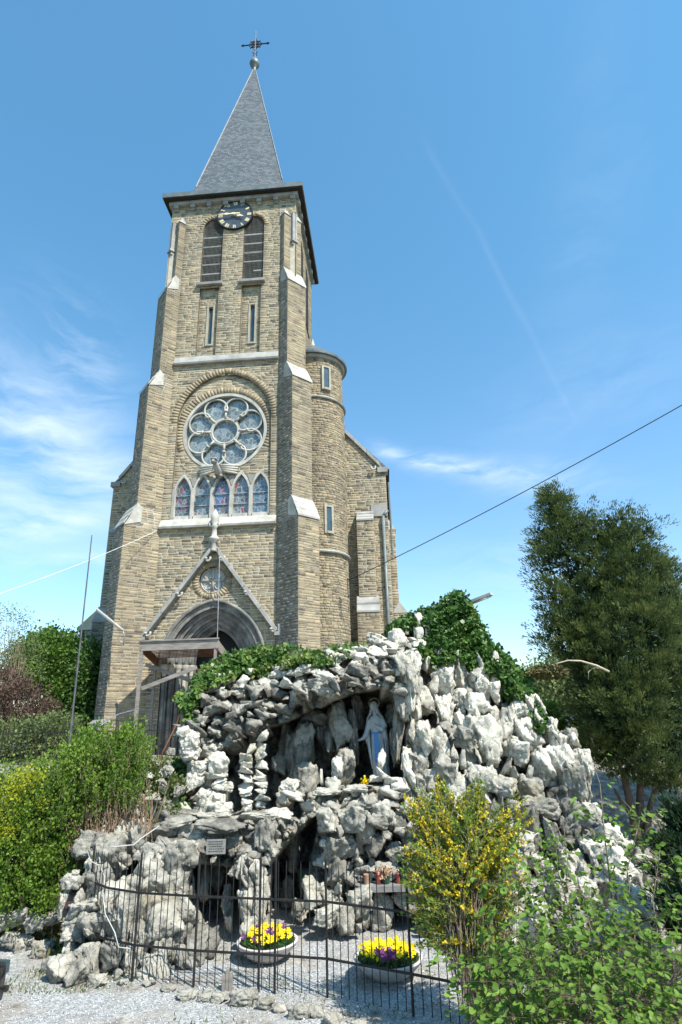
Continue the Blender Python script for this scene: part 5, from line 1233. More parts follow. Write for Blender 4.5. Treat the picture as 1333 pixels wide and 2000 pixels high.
for px, w, t in ((712, 22, .35), (748, 26, .6), (800, 40, .45)):
    v, f = PR_BIG[px % 16]; p = at(px, 1770, aY + .25); o = fastmesh('leg', v * [w / 120, .18, zt * .5 - .04], f, M_rock, AT, tint=[t] * len(f)); o.location = (p.x - ac.x, aY + .27 - ac.y, zt * .5 - .05)
M_redg = mat('red_votive_glass', [(0, (.28, .03, .03)), (1, (.45, .10, .08))], rough=.2, spec=.7, noise=(4, 2), bump=0)
M_grng = mat('green_pot', [(0, (.01, .05, .03)), (1, (.03, .10, .06))], rough=.4, noise=(4, 2), bump=0)
M_clay = mat('clay_pot', [(0, (.30, .16, .10)), (1, (.42, .24, .16))], rough=.8, noise=(9, 2), bump=.1)
def potlet(px, name, mt, h, r, lab, cat, plant=None, dy=0):
    p = at(px, 1715, aY + .15 + dy); p.z = zt; t = empty(name, p, 0, lab, cat)
    m = MB(); m.lathe([(.01, 0), (r * .8, 0), (r * .92, h * .1), (r, h * .9), (r * 1.08, h), (r * .9, h), (r * .8, h * .8), (.01, h * .8)], (0, 0, 0), 14); m.build('body' if not plant else 'pot', mt, t, smooth=True)
    if plant:
        rs = np.random.RandomState(int(px)); n = 160; P_ = rs.normal(size=(n, 3)) * [r * .8, r * .8, .04] + [0, 0, h + .04]; D_ = rs.normal(size=(n, 3)) + [0, 0, .8]
        V, F = leafcloud(P_, D_, .05, .4, rs=rs); o = fastmesh('foliage', V, F, plant, t, tint=rs.rand(len(F))); o['kind'] = 'stuff'
    return t
M_pinkl = mat('dried_petals', [(0, (.42, .26, .16)), (1, (.62, .45, .30))], rough=.8, attr='tint', fac=.3, bump=0, trans=.2)
potlet(716, 'flower_pot', M_clay, .16, .05, 'small clay pot, leftmost on the altar slab', 'pot'); potlet(724, 'glass_jar', M_glass, .13, .045, 'dark glass jar beside the clay pot on the altar slab', 'jar', dy=.1)
potlet(739, 'votive_candle', M_redg, .19, .05, 'red votive candle glass left of the dried flowers', 'candle'); potlet(754, 'flower_pot', M_grng, .14, .07, 'green pot of pale dried flowers in the middle of the altar slab', 'pot', M_pinkl)
potlet(778, 'votive_candle', M_redg, .17, .04, 'red votive candle glass between the two green pots', 'candle'); potlet(789, 'flower_pot', M_grng, .13, .06, 'green pot with leafy plant near the right end of the altar slab', 'pot', M_leafg); potlet(799, 'votive_candle', M_redg, .18, .05, 'red votive candle glass at the right end of the altar slab', 'candle')
# candle stand in the cave, plaque, hose
p = onz(600, 1795); t = empty('candle_stand', p + Vector((0, .2, 0)), 0, 'dark green candle stand inside the central cave', 'stand')
MB().lathe([(.02, 0), (.16, 0), (.16, .02), (.03, .04), (.03, .55), (.18, .58), (.19, .8), (.02, .8)], (0, 0, 0), 14).build('stand_body', M_grng, t, smooth=True); MB().lathe([(.2, .8), (.21, .84), (.02, .86)], (0, 0, 0), 14).build('tray', M_black, t)
pp = at(422, 1654, float(Yfront(422, 1654)) - .42); t = empty('plaque', pp, 0, 'small pale inscribed plaque on the rock lintel above the left cave', 'plaque')
MB().box(-.17, .17, 0, .03, -.115, .115).build('plate', mat('grey_plaque_stone', [(0, (.17, .165, .15)), (1, (.27, .26, .24))], noise=(6, 4), bump=.2), t)
m = MB(); rr_ = random.Random(4)
for i in range(5):
    x = -.14 + rr_.random() * .03
    while x < .12: l = rr_.uniform(.012, .035); m.box(x, min(x + l, .145), -.003, 0, .075 - i * .038, .088 - i * .038); x += l + .01
o = m.build('inscription', M_black, t); o['kind'] = 'stuff'
M_hose = mat('dusty_white_pvc', [(0, (.34, .33, .30)), (1, (.5, .49, .46))], rough=.6, noise=(5, 4), bump=0)
hp = [(170,1660), (178,1682), (196,1692), (205,1712), (203,1760), (206,1785), (225,1822), (232,1850), (255,1853), (272,1842)]
m = MB(); m.tube([at(x, y, float(Yfront(x, y)) - .42) for x, y in hp], .008, 6); tag(m.build('hose', M_hose, None, smooth=True), 'thin white hose hanging down the lower left rocks of the grotto', 'hose')
m = MB(); m.tube([at(213, 1655, 10.9), at(262, 1650, 11.2), at(275, 1638, 11.4), at(312, 1613, 11.6)], .010, 6); tag(m.build('conduit', M_hose, None, smooth=True), 'thin white conduit running up from the left rocks to the ledge', 'pipe')
# wooden peg by the fence
c = onz(444, 1935); m = MB()
for i, (x, h) in enumerate(((-.05, .2), (0, .26), (.05, .22))): m.box(x - .022, x + .022, -.03, .03, 0, h)
o = m.build('wooden_stump', M_wood, None); o.location = c; tag(o, 'short split wooden stump at the fence foot near the gate', 'stump')

# ------------------------------------------------------------------ statue
def loft(rings, n=28, folds=None):
    V = []; F = []
    for j, (cx_, cy_, z, rx, ry, fo) in enumerate(rings):
        for k in range(n):
            t = 2 * math.pi * k / n; w = 1 + fo * (.5 * math.sin(9 * t + .4) + .35 * math.sin(5 * t + 1.3 + z) + .2 * math.sin(14 * t))
            V.append((cx_ + rx * w * math.cos(t), cy_ + ry * w * math.sin(t), z))
    for j in range(len(rings) - 1):
        for k in range(n): F.append((j*n+k, j*n+(k+1) % n, (j+1)*n+(k+1) % n, (j+1)*n+k))
    m = len(rings) - 1; F += [tuple(range(n))[::-1], tuple(m*n + k for k in range(n))]
    return V, F
M_statue = mat('painted_plaster', [(0, (.36, .38, .38)), (1, (.52, .53, .52))], rough=.6, noise=(5, 5), bump=.15, extra=weather(.4, 5, (.30, .31, .30)))
M_blue = mat('blue_sash_paint', [(0, (.07, .22, .50)), (1, (.12, .32, .62))], rough=.6, noise=(6, 4), bump=.05)
sY = 13.95; sb_p = at(747, 1526, sY); stp = at(733, 1370, sY); SH = stp.z - sb_p.z
ST_ = empty('statue', sb_p, R(-12), 'white painted statue of a veiled woman with blue sash in the rock niche', 'statue'); ST_.scale = (SH / 1.74 * .93, SH / 1.74 * .93, SH / 1.74); ST_.rotation_euler = (0, R(-4), R(-14))
m = MB(); v, f = loft([(0, 0, 0, .20, .17, .10), (0, 0, .05, .205, .175, .12), (.0, 0, .35, .19, .16, .10), (.0, 0, .7, .175, .14, .08), (.0, 0, .98, .155, .115, .04), (0, 0, 1.06, .14, .105, .02), (0, 0, 1.2, .165, .12, .01), (0, 0, 1.34, .185, .115, 0), (0, 0, 1.40, .14, .09, 0), (0, 0, 1.44, .06, .06, 0), (-.005, -.01, 1.50, .052, .055, 0)]); m.add(v, f)
# head, tilted down and to her right
HM = Matrix.Translation((-.02, -.025, 1.60)) @ Matrix.Rotation(R(14), 4, 'X') @ Matrix.Rotation(R(-10), 4, 'Y')
hd = MB(); hd.lathe([(.001, -.125), (.04, -.115), (.066, -.07), (.082, -.01), (.088, .05), (.075, .10), (.04, .13), (.001, .137)], (0, 0, 0), 18, HM, sx=.9, sy=1.05); m.add(hd.v, hd.f)
nose = MB(); nose.tube([(0, -.088, .02), (0, -.108, -.022), (0, -.088, -.03)], [.008, .014, .008], 6); nose.tube([(-.022, -.085, -.062), (0, -.094, -.06), (.022, -.085, -.062)], [.005, .009, .005], 5)
nose.tube([(-.05, -.078, .035), (-.028, -.092, .04), (-.01, -.09, .034)], .006, 5); nose.tube([(.05, -.078, .035), (.028, -.092, .04), (.01, -.09, .034)], .006, 5)
m.add([HM @ Vector(p) for p in nose.v], nose.f)
m.tube([(-.165, -.01, 1.33), (-.22, -.03, 1.16), (-.27, -.08, 1.02), (-.34, -.14, .95), (-.40, -.18, .93)], [.065, .07, .07, .045, .028], 10)   # right arm out and down
m.tube([(.165, 0, 1.33), (.225, -.04, 1.17), (.16, -.13, 1.10), (.07, -.15, 1.16), (.03, -.155, 1.19)], [.065, .07, .06, .042, .028], 10)      # left arm to the chest
# hands
m.tube([(-.39, -.175, .93), (-.43, -.20, .925), (-.46, -.215, .92)], [.026, .034, .026], 8)
for k in range(4): m.tube([(-.452, -.235 + k * .018, .922), (-.485 - .006 * (1 - abs(k - 1.5)), -.25 + k * .018, .918), (-.515 - .008 * (1.5 - abs(k - 1.5)), -.258 + k * .018, .925)], [.010, .009, .006], 5)
m.tube([(-.42, -.225, .93), (-.445, -.255, .945), (-.465, -.27, .955)], [.011, .009, .006], 5)
m.tube([(.04, -.155, 1.185), (.0, -.165, 1.205), (-.03, -.165, 1.215)], [.026, .032, .024], 8)
for k in range(4): m.tube([(-.02, -.168, 1.235 - k * .017), (-.055, -.165, 1.243 - k * .017), (-.085, -.152, 1.246 - k * .017)], [.010, .009, .006], 5)
m.tube([(.0, -.18, 1.235), (-.015, -.185, 1.262), (-.025, -.18, 1.28)], [.010, .009, .006], 5)
# sleeve drapes and feet
m.tube([(-.25, -.04, 1.06), (-.28, -.03, .92), (-.27, -.02, .80)], [.05, .045, .01], 8); m.tube([(.2, -.06, 1.08), (.22, -.04, .9), (.21, -.03, .74)], [.055, .05, .01], 8)
for s in (-1, 1): m.tube([(s * .06, -.12, .03), (s * .07, -.2, .025)], [.04, .028], 8)
bo = m.build('body', M_statue, ST_, smooth=True); mo = bo.modifiers.new('merge', 'REMESH'); mo.mode = 'VOXEL'; mo.voxel_size = .011; mo.use_smooth_shade = True
# veil falling over head and shoulders
V = []; F = []; rings = [(1.76, .02, .02, 0), (1.735, .075, .085, 0), (1.67, .10, .115, .02), (1.58, .112, .125, .03), (1.48, .15, .13, .04), (1.38, .215, .14, .05), (1.22, .245, .16, .08), (1.0, .25, .175, .12), (.75, .245, .18, .14), (.5, .22, .18, .14), (.28, .2, .17, .14)]
nv = 22
for z, rx, ry, fo in rings:
    for k in range(nv):
        op = .50 if z > 1.45 else .95
        t = R(-90) + op * (1 if z < 1.72 else 0) + (2 * math.pi - 2 * op * (1 if z < 1.72 else 0)) * k / (nv - 1); w = 1 + fo * math.sin(t * 9 + z * 2)
        V.append((-.01 + rx * w * math.cos(t), .0 + ry * w * math.sin(t) + .01, z))
for j in range(len(rings) - 1):
    for k in range(nv - 1): F.append((j*nv+k, j*nv+k+1, (j+1)*nv+k+1, (j+1)*nv+k))
vm = MB(); vm.add(V, F); vo = vm.build('veil', M_statue, ST_, smooth=True); so = vo.modifiers.new('thick', 'SOLIDIFY'); so.thickness = .012
m = MB(); m.tube([(.148 * math.cos(t), -.005 + .118 * math.sin(t), 1.045) for t in [2*math.pi*i/24 for i in range(24)]], .022, 6, closed=True)
for x0, x1 in ((-.035, -.055), (.01, .035)): m.add([(x0 - .03, -.125, 1.04), (x0 + .03, -.127, 1.04), (x1 + .04, -.178, .42), (x1 - .04, -.178, .40), (x0 - .03, -.105, 1.04), (x0 + .03, -.105, 1.04), (x1 + .04, -.15, .42), (x1 - .04, -.15, .40)], [(0,1,2,3),(0,4,5,1),(1,5,6,2),(2,6,7,3),(3,7,4,0)])
m.build('blue_sash', M_blue, ST_, smooth=False)
hl = MB(); HR_ = [(-.01 + .135 * math.cos(t), .05 + .05 * math.sin(t), 1.70 + .12 * math.sin(t)) for t in [2*math.pi*i/24 for i in range(24)]]; hl.tube(HR_, .005, 5, closed=True)
for i in range(0, 24, 2): hl.lathe([(.001, -.014), (.014, 0), (.001, .014)], HR_[i], 5)
ho = hl.build('star_halo', M_gold, ST_); ho['kind'] = 'stuff'
# small yellow flower tuft in the niche
rs = np.random.RandomState(3); c = at(713, 1527, 13.0); n = 60; P_ = rs.normal(size=(n, 3)) * .035; V, F = leafcloud(P_, rs.normal(size=(n, 3)) + [0, 0, .6], .05, .45, rs=rs); o = fastmesh('primrose', V, F, M_yel, tint=rs.rand(len(F))); o.location = c; tag(o, 'small yellow primrose tuft at the feet of the niche statue', 'flowers')

# ------------------------------------------------------------------ canopy of boards in front of the portal
O_ = Vector((-6.4254, 28.6, 0)); RI = Matrix.Rotation(YAW, 3, 'Z')
def lp(px, py, yl):
    """church-local point under a photo pixel on the local plane y = yl"""
    a = RI @ (Vector((0, 0, CAMH)) - O_); b = RI @ (at(px, py, 10) - Vector((0, 0, CAMH))); t = (yl - a.y) / b.y; return a + b * t
def worldp(v): return O_ + RI.transposed() @ v
CYF = -2.3
A0, A1 = lp(275, 1266, CYF), lp(425, 1253, CYF); zc = (A0.z + A1.z) / 2; gz = 2.0
cp = empty('plank_canopy', worldp(Vector(((A0.x + A1.x) / 2, CYF, gz))), -YAW, 'makeshift weathered timber canopy with brown plank underside over the portal', 'canopy')
o0 = Vector(((A0.x + A1.x) / 2, CYF, gz))
def cb(name, a, b, w, h, mt=M_wood, up=(0, 0, 1)): m = MB(); m.beam(Vector(a) - o0, Vector(b) - o0, w, h, up); return m.build(name, mt, cp)
x0, x1 = A0.x, A1.x
cb('front_board', (x0 - .06, CYF, zc), (x1 + .06, CYF, zc), .05, .42); cb('edge_batten', (x0 - .08, CYF - .04, zc + .22), (x1 + .08, CYF - .04, zc + .22), .10, .06)
cb('side_board', (x0, CYF, zc - .02), (x0, -.1, zc - .55), .05, .40, M_redwood); cb('side_board', (x1, CYF, zc - .02), (x1, -.1, zc - .55), .05, .40, M_wood)
npk = 12
for i in range(npk):
    y = CYF + .05 + (2.2) * i / npk; zz = zc + .14 - .5 * i / npk
    m = MB(); m.box(x0 + .03 - o0.x, x1 - .03 - o0.x, y - o0.y + .006, y + 2.2 / npk - .006 - o0.y, zz - gz, zz + .025 - gz); m.build('plank', M_redwood, cp)
cb('post', (x0 + .05, CYF + .05, gz - .3), (x0 + .05, CYF + .05, zc), .13, .13, M_wood, (0, 1, 0)); cb('post', (x1 - .08, CYF + .05, gz - .3), (x1 - .08, CYF + .05, zc), .11, .11, M_wood, (0, 1, 0))
cb('post', (x0 - .05, -.3, gz - .3), (x0 - .05, -.3, zc - .5), .12, .12, M_wood, (0, 1, 0))
b0, b1 = lp(277, 1345, CYF + .1), lp(385, 1303, CYF + .1); cb('brace', b0, b1, .05, .17)
b0, b1 = lp(285, 1298, -1.2), lp(375, 1330, -1.2); cb('brace', b0, b1, .05, .17, M_wood)
# rod in front of the facade
a, b = lp(430, 1058, -.5), lp(427, 1300, -.5); m = MB(); m.tube([worldp(a), worldp(Vector((b.x, b.y, 2.0)))], .022, 6); tag(m.build('metal_rod', M_grey_metal), 'thin upright metal rod in front of the portal gable', 'rod')
M_darkmetal = mat('dull_metal', [(0, (.07, .07, .075)), (1, (.15, .15, .155))], rough=.6, metal=.3, noise=(5, 3), bump=.1)
m = MB(); a, b = at(180, 1045, 17), at(134, 1470, 17); m.tube([a, b + (b - a) * .12], [.016, .032], 6); tag(m.build('flag_pole', M_darkmetal), 'bare thin metal pole standing in the bushes left of the church', 'pole')
m = MB(); a, b = at(193, 1415, 19.3), at(184, 1475, 19.3); m.tube([a, b + (b - a) * .6], .028, 6); m.tube([a, at(232, 1395, 20.5), at(272, 1384, 22)], .018, 6); tag(m.build('handrail', M_grey_metal), 'thin grey handrail by the left buttress foot', 'handrail')
m = MB(); a, b = at(345, 1415, 17.5), at(318, 1470, 17.2); m.tube([at(352, 1395, 17.5), a, b, at(312, 1500, 17.2)], .018, 6); tag(m.build('rusty_bar', mat('rust', [(0, (.12, .045, .02)), (1, (.24, .10, .045))], bump=.3)), 'rusty bent bar leaning beside the grotto edge at the portal', 'bar')
M_cream = mat('cream_enamel', [(0, (.36, .35, .31)), (1, (.52, .50, .44))], rough=.5, noise=(5, 3), bump=.05)
def lamp(a, b, mast, lab):
    t = empty('tube_lamp', mast[-1], 0, lab, 'lamp'); o = Vector(mast[-1]); d = (b - a).normalized()
    m = MB(); m.beam(a - o, b - o, .17, .07); m.build('housing', M_cream, t); m = MB(); n = Vector((0, 0, -.05)); m.tube([a - o + n + d * .05, b - o + n - d * .05], .03, 8); m.build('lamp_tube', M_white_paint, t, smooth=True)
    m = MB(); m.tube([p - o for p in mast], .025, 6); m.build('bracket', M_grey_metal, t, smooth=True)
a, b = at(189, 1189, 26.0), at(240, 1230, 26.6); lamp(a, b, [b, at(243, 1240, 26.6), at(242, 1260, 26.7), at(236, 1255, 26.9), at(228, 1240, 27.2)], 'long tube lamp on a bent bracket at the left church buttress')
a, b = at(917, 1177, 15.6), at(961, 1160, 15.2); lamp(a, b, [a, at(905, 1182, 15.7), at(900, 1200, 15.8), at(898, 1260, 15.9)], 'cream tube lamp sticking out of the ivy top')
# cables
def cable(a, b, sag, r, lab, mt, n=24):
    m = MB(); m.tube([a.lerp(b, i / n) - Vector((0, 0, sag * 4 * (i / n) * (1 - i / n))) for i in range(n + 1)], r, 5); o = m.build('cable', mt); tag(o, lab, 'cable')
cable(at(1500, 695, 20), worldp(lp(682, 1133, 1.6)), .25, .022, 'dark overhead cable from the right to the stair turret', M_black)
cable(at(-60, 1180, 20), worldp(lp(310, 1035, -.05)), .15, .012, 'white cable from the left to the tower facade', M_white_paint)
tb = worldp(lp(680, 1150, 1.7)); m = MB(); 
for s in (0, .12): m.tube([tb + Vector((s, 0, .55)), tb + Vector((s, 0, -.5))], .02, 5)
m.beam(tb + Vector((-.05, 0, .5)), tb + Vector((.2, 0, .5)), .05, .04); m.beam(tb + Vector((-.05, 0, -.4)), tb + Vector((.2, 0, -.4)), .05, .04); tag(m.build('cable_bracket', M_black), 'black cable bracket fixed on the stair turret', 'bracket')

# ------------------------------------------------------------------ car, only its nose in the picture
car = empty('parked_car', onz(-40, 1975), 0, 'black parked car cut off by the left edge of the picture', 'car')
M_car = mat('black_car_paint', [(0, (.012, .012, .014)), (1, (.022, .022, .026))], rough=.18, spec=.7, noise=(2, 2), bump=0); M_tyre = mat('tyre_rubber', [(0, (.015, .015, .015)), (1, (.035, .035, .033))], rough=.9, noise=(20, 3), bump=.3)
M_rim = mat('alloy_rim', [(0, (.40, .41, .42)), (1, (.55, .56, .57))], rough=.35, metal=.8, noise=(3, 2), bump=0)
# local: +x is the nose; side profile (x, z), half width .84; wheel axis at x=-.72
nose_w = Vector((at(24, 1905, 9.3).x, 9.3, 0)); cd = Vector((.156, .988, 0)).normalized()    # heading of the nose
car.location = nose_w - Vector((cd.y, -cd.x, 0)) * .84; car.rotation_euler = (0, 0, math.atan2(cd.y, cd.x))
CHS = 1.0
def prof_body():
    top = [(0, .32), (.0, .55), (-.05, .66), (-.25, .74), (-.9, .88), (-1.25, .93), (-1.95, 1.38), (-2.9, 1.42), (-3.6, 1.02), (-4.05, .96), (-4.15, .5), (-4.12, .28)]
    def archp(cx): return [(cx - .37 * math.cos(t), .30 + .37 * math.sin(t)) for t in [math.pi * i / 8 for i in range(9)]]
    bot = [(-3.75, .2)] + archp(-3.38) + [(-3.0, .2), (-1.1, .2)] + [(x, z) for x, z in archp(-.74)] + [(-.35, .2), (-.02, .24)]
    return top + bot
bm = bmesh.new(); P_ = prof_body(); W0 = .84
def yy(z): return W0 - (.16 if z > 1.2 else (.05 if z > .85 else 0))
L0 = [bm.verts.new((x - (0.10 if x > -.3 else 0), 0 - yy(z), z)) for x, z in P_]; L1_ = [bm.verts.new((x, -.55, z)) for x, z in P_]; L2_ = [bm.verts.new((x, .55, z)) for x, z in P_]; L3 = [bm.verts.new((x - (0.10 if x > -.3 else 0), yy(z), z)) for x, z in P_]
n = len(P_)
for A_, B_ in ((L0, L1_), (L1_, L2_), (L2_, L3)):
    for i in range(n): bm.faces.new((A_[i], B_[i], B_[(i+1) % n], A_[(i+1) % n]))
bm.faces.new(L0[::-1]); bm.faces.new(L3); bmesh.ops.recalc_face_normals(bm, faces=bm.faces); bmesh.ops.bevel(bm, geom=[e for e in bm.edges if e.calc_face_angle(0) > .5], offset=.03, segments=2, affect='EDGES')
me = bpy.data.meshes.new('body'); bm.to_mesh(me); bm.free(); me.polygons.foreach_set('use_smooth', [True] * len(me.polygons)); link('body', me, car, M_car)
for sy in (-1, 1):
    for wx in (-.74, -3.38):
        w = empty('wheel', (wx, sy * .70, .31)); w.parent = car; MX = Matrix.Rotation(R(90), 4, 'X')
        m = MB(); m.lathe([(.20, -.09), (.29, -.095), (.31, -.07), (.31, .07), (.29, .095), (.20, .09)], (0, 0, 0), 28, MX); m.build('tyre', M_tyre, w, smooth=True)
        m = MB(); m.lathe([(.205, -.08), (.20, -.06), (.19, .0), (.19, .08), (.205, .08)], (0, 0, 0), 24, MX)
        for k in range(7):
            t = 2 * math.pi * k / 7; m.beam((.04*math.cos(t), sy * .06, .04*math.sin(t)), (.195*math.cos(t), sy * .06, .195*math.sin(t)), .045, .03, up=(0, 1, 0))
        m.lathe([(.001, -.075), (.05, -.07), (.05, .07), (.001, .075)], (0, 0, 0), 12, MX); m.build('rim', M_rim, w)
    m = MB(); m.box(-.10, -.02, *sorted((sy * .55, sy * .80)), .52, .66); m.build('headlight', M_glass, car)
m = MB(); m.add([(-1.3, -.66, .93), (-1.3, .66, .93), (-1.93, .6, 1.36), (-1.93, -.6, 1.36)], [(0,1,2,3)]); m.v = [(x + .02, y, z + .02) for x, y, z in m.v]; m.build('windscreen', M_glass, car)
MB().box(-.015, .02, -.26, .26, .36, .47).build('number_plate', M_white_paint, car); MB().box(-.02, .03, -.8, .8, .30, .36).build('bumper_strip', M_tyre, car)
# ================================================================== PLANTS
def leafmat(name, c0, c1, c2=None, trans=.25, rough=.55, nz=1.2):
    st = [(0, c0), (.55, c1)] + [(1.0, c2 or tuple(x * 1.35 for x in c1))]
    return mat(name, st, rough=rough, attr='tint', noise=(nz, 4), fac=.35, bump=0, trans=trans, spec=.25)
M_juni = leafmat('juniper_foliage', (.028, .050, .016), (.095, .135, .038), (.24, .24, .07), .2, .6)
M_ivy = leafmat('ivy_leaf', (.025, .060, .014), (.065, .140, .028), (.22, .27, .06), .2, .4)
M_hedge = leafmat('hedge_leaf', (.045, .095, .014), (.115, .205, .026), (.25, .34, .05), .4, .6)
M_yellow = leafmat('yellow_leaf', (.14, .17, .012), (.32, .34, .02), (.50, .48, .03), .4, .6)
M_purple = leafmat('copper_leaf', (.038, .022, .016), (.085, .050, .036), (.16, .11, .075), .2, .7)
M_pale = leafmat('spring_leaf', (.05, .075, .025), (.13, .17, .06), (.24, .28, .11), .35, .6)
M_green = leafmat('tree_leaf', (.022, .050, .012), (.060, .125, .026), (.12, .20, .04), .3, .6)
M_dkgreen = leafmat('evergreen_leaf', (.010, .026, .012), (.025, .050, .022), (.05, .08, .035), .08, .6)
M_hazel = leafmat('hazel_leaf', (.060, .115, .018), (.135, .235, .035), (.26, .36, .07), .4, .5, 2.5)
M_fors = leafmat('forsythia_leaf', (.09, .15, .02), (.16, .24, .035), (.27, .33, .06), .35, .5)
M_fpet = leafmat('forsythia_petal', (.42, .30, .015), (.62, .50, .03), (.70, .60, .08), .3, .6)
M_grassb = leafmat('grass_blade', (.05, .08, .02), (.12, .17, .04), (.30, .28, .14), .3, .7)
M_bark = mat('bark', [(0, (.05, .038, .028)), (1, (.15, .115, .085))], rough=.95, noise=(8, 6), bump=.7, bscale=30, bdist=.02, stretch=(1, 1, .3))
M_twig = mat('pale_twig', [(0, (.16, .115, .08)), (1, (.36, .28, .20))], rough=.9, noise=(8, 4), bump=.2)
M_redtwig = mat('reddish_stem', [(0, (.16, .10, .06)), (1, (.36, .24, .15))], rough=.9, noise=(8, 4), bump=.2)
M_dead = mat('bleached_branch', [(0, (.35, .29, .21)), (1, (.52, .45, .34))], rough=.9, noise=(8, 4), bump=.2)
def lobes_pts(lobes, n, rs, shell=(.55, 1.05), gap=.35, gsc=2.2):
    """points in ellipsoid lobes (px, py, rx_px, ry_px, Y, depth_m, weight), thinned by noise"""
    vol = np.array([l[2] * l[3] * (l[6] if len(l) > 6 else 1) for l in lobes], float); vol /= vol.sum(); P_ = []; N_ = []; T_ = []
    for l, w in zip(lobes, vol):
        k = int(n * w * 1.6); c = at(l[0], l[1], l[4]); pxm = FPX / (l[4] * math.cos(PITCH) + (c.z - CAMH) * math.sin(PITCH)); r = np.array([l[2] / pxm, l[5], l[3] / pxm])
        d = rs.normal(size=(k, 3)); d /= np.linalg.norm(d, axis=1, keepdims=True); rad = rs.uniform(shell[0] ** 2, shell[1] ** 2, size=k) ** .5
        lump = 1 + .16 * np.sin(d[:, 0] * 5 + c.x * 3) * np.sin(d[:, 2] * 6 + c.z) + .08 * np.sin(d[:, 0] * 13 + d[:, 2] * 11)
        p = np.array(c) + d * r * (rad * lump)[:, None]
        q = p * gsc; g = np.sin(q[:, 0] * 1.9 + 1.3 * np.sin(q[:, 2] * 1.3)) * np.sin(q[:, 2] * 2.3 + 1.1 * np.sin(q[:, 1] * 1.7)) * .5 + .5 + .25 * np.sin(q[:, 0] * 5.1 + q[:, 1] * 4) * np.sin(q[:, 2] * 4.7)
        keep = rs.rand(k) < np.clip(1 - gap * 1.6 * (1 - g), .05, 1)
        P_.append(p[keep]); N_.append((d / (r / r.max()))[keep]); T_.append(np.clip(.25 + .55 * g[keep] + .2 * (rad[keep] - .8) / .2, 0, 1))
    P_ = np.concatenate(P_); N_ = np.concatenate(N_); T_ = np.concatenate(T_); N_ /= np.linalg.norm(N_, axis=1, keepdims=True)
    return P_, N_, T_
def foliage(name, lobes, n, size, mt, parent, origin, seed, asp=.4, up=.35, rnd=.8, shell=(.55, 1.05), gap=.35, gsc=2.2, fold=.35, kind=None, clump=0):
    rs = np.random.RandomState(seed); P_, N_, T_ = lobes_pts(lobes, n // (clump or 1), rs, shell, gap, gsc)
    if clump:
        k = len(P_); off = rs.normal(size=(k, clump, 3)) * size * 1.3; P_ = (P_[:, None] + off).reshape(-1, 3); N_ = np.repeat(N_, clump, 0); T_ = np.repeat(T_, clump)
    D_ = N_ + rs.normal(size=P_.shape) * rnd + [0, 0, up]; sz = size * rs.uniform(.6, 1.35, size=len(P_))
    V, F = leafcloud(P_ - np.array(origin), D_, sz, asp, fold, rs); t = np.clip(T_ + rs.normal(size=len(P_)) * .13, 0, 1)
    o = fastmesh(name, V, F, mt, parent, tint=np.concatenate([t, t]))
    if kind: o['kind'] = kind
    return o
def stems(name, base, tips, mt, parent, r0=.02, r1=.004, bend=.15, seed=1, n=5, origin=None):
    rn = random.Random(seed); m = MB(); o_ = Vector(origin if origin is not None else (0, 0, 0))
    for b, t in zip(base, tips):
        b, t = Vector(b), Vector(t); L_ = (t - b).length; w = Vector((rn.uniform(-1, 1), rn.uniform(-1, 1), rn.uniform(-.3, .6))) * bend * L_
        pts = [b.lerp(t, i / n) + w * math.sin(math.pi * i / n) * (1 if i else 0) + Vector((rn.uniform(-1, 1), rn.uniform(-1, 1), 0)) * .02 * L_ * (0 < i < n) - o_ for i in range(n + 1)]
        m.tube(pts, [r0 + (r1 - r0) * (i / n) ** .7 for i in range(n + 1)], 5, cap=False)
    return m.build(name, mt, parent, smooth=True)
def tz(x, y): return float(hz(np.array(x), np.array(y)))
def shrub(name, label, cat, lobes, n, size, mt, seed, group=None, ns=14, trunk=None, twig=M_twig, r0=.018, **kw):
    """thing > foliage, stems; rooted under its lobes"""
    lo = max(lobes, key=lambda l: l[1] + l[3]); c = at(sum(l[0] for l in lobes) / len(lobes), lo[1], lo[4]); root = Vector((c.x, c.y, tz(c.x, c.y)))
    t = empty(name, root, 0, label, cat, group); foliage('foliage' if not trunk else 'crown', lobes, n, size, mt, t, root, seed, **kw)
    rn = random.Random(seed); base = []; tips = []
    if trunk:
        top = at(lobes[0][0], lobes[0][1], lobes[0][4]); stems('trunk', [root - Vector((0, 0, .3))], [top], M_bark, t, trunk, trunk * .4, .03, seed, 6, root)
        for _ in range(ns):
            l = rn.choice(lobes); b = root.lerp(top, rn.uniform(.35, .9)); base.append(b); tips.append(at(l[0] + rn.uniform(-.8, .8) * l[2], l[1] + rn.uniform(-.8, .4) * l[3], l[4] + rn.uniform(-.5, .5) * l[5]))
        o = stems('limbs', base, tips, M_bark, t, trunk * .35, .012, .1, seed, 5, root); o['kind'] = 'stuff'
    else:
        for _ in range(ns):
            l = rn.choice(lobes); p = at(l[0] + rn.uniform(-.85, .85) * l[2], l[1] + rn.uniform(-.9, .2) * l[3], l[4] + rn.uniform(-.7, .5) * l[5]); b = Vector((root.x + (p.x - root.x) * .55 + rn.uniform(-.15, .15), root.y + (p.y - root.y) * .5, 0)); b.z = tz(b.x, b.y); base.append(b); tips.append(p)
        if base: o = stems('stems', base, tips, twig, t, r0, .004, .1, seed, 5, root); o['kind'] = 'stuff'
    return t
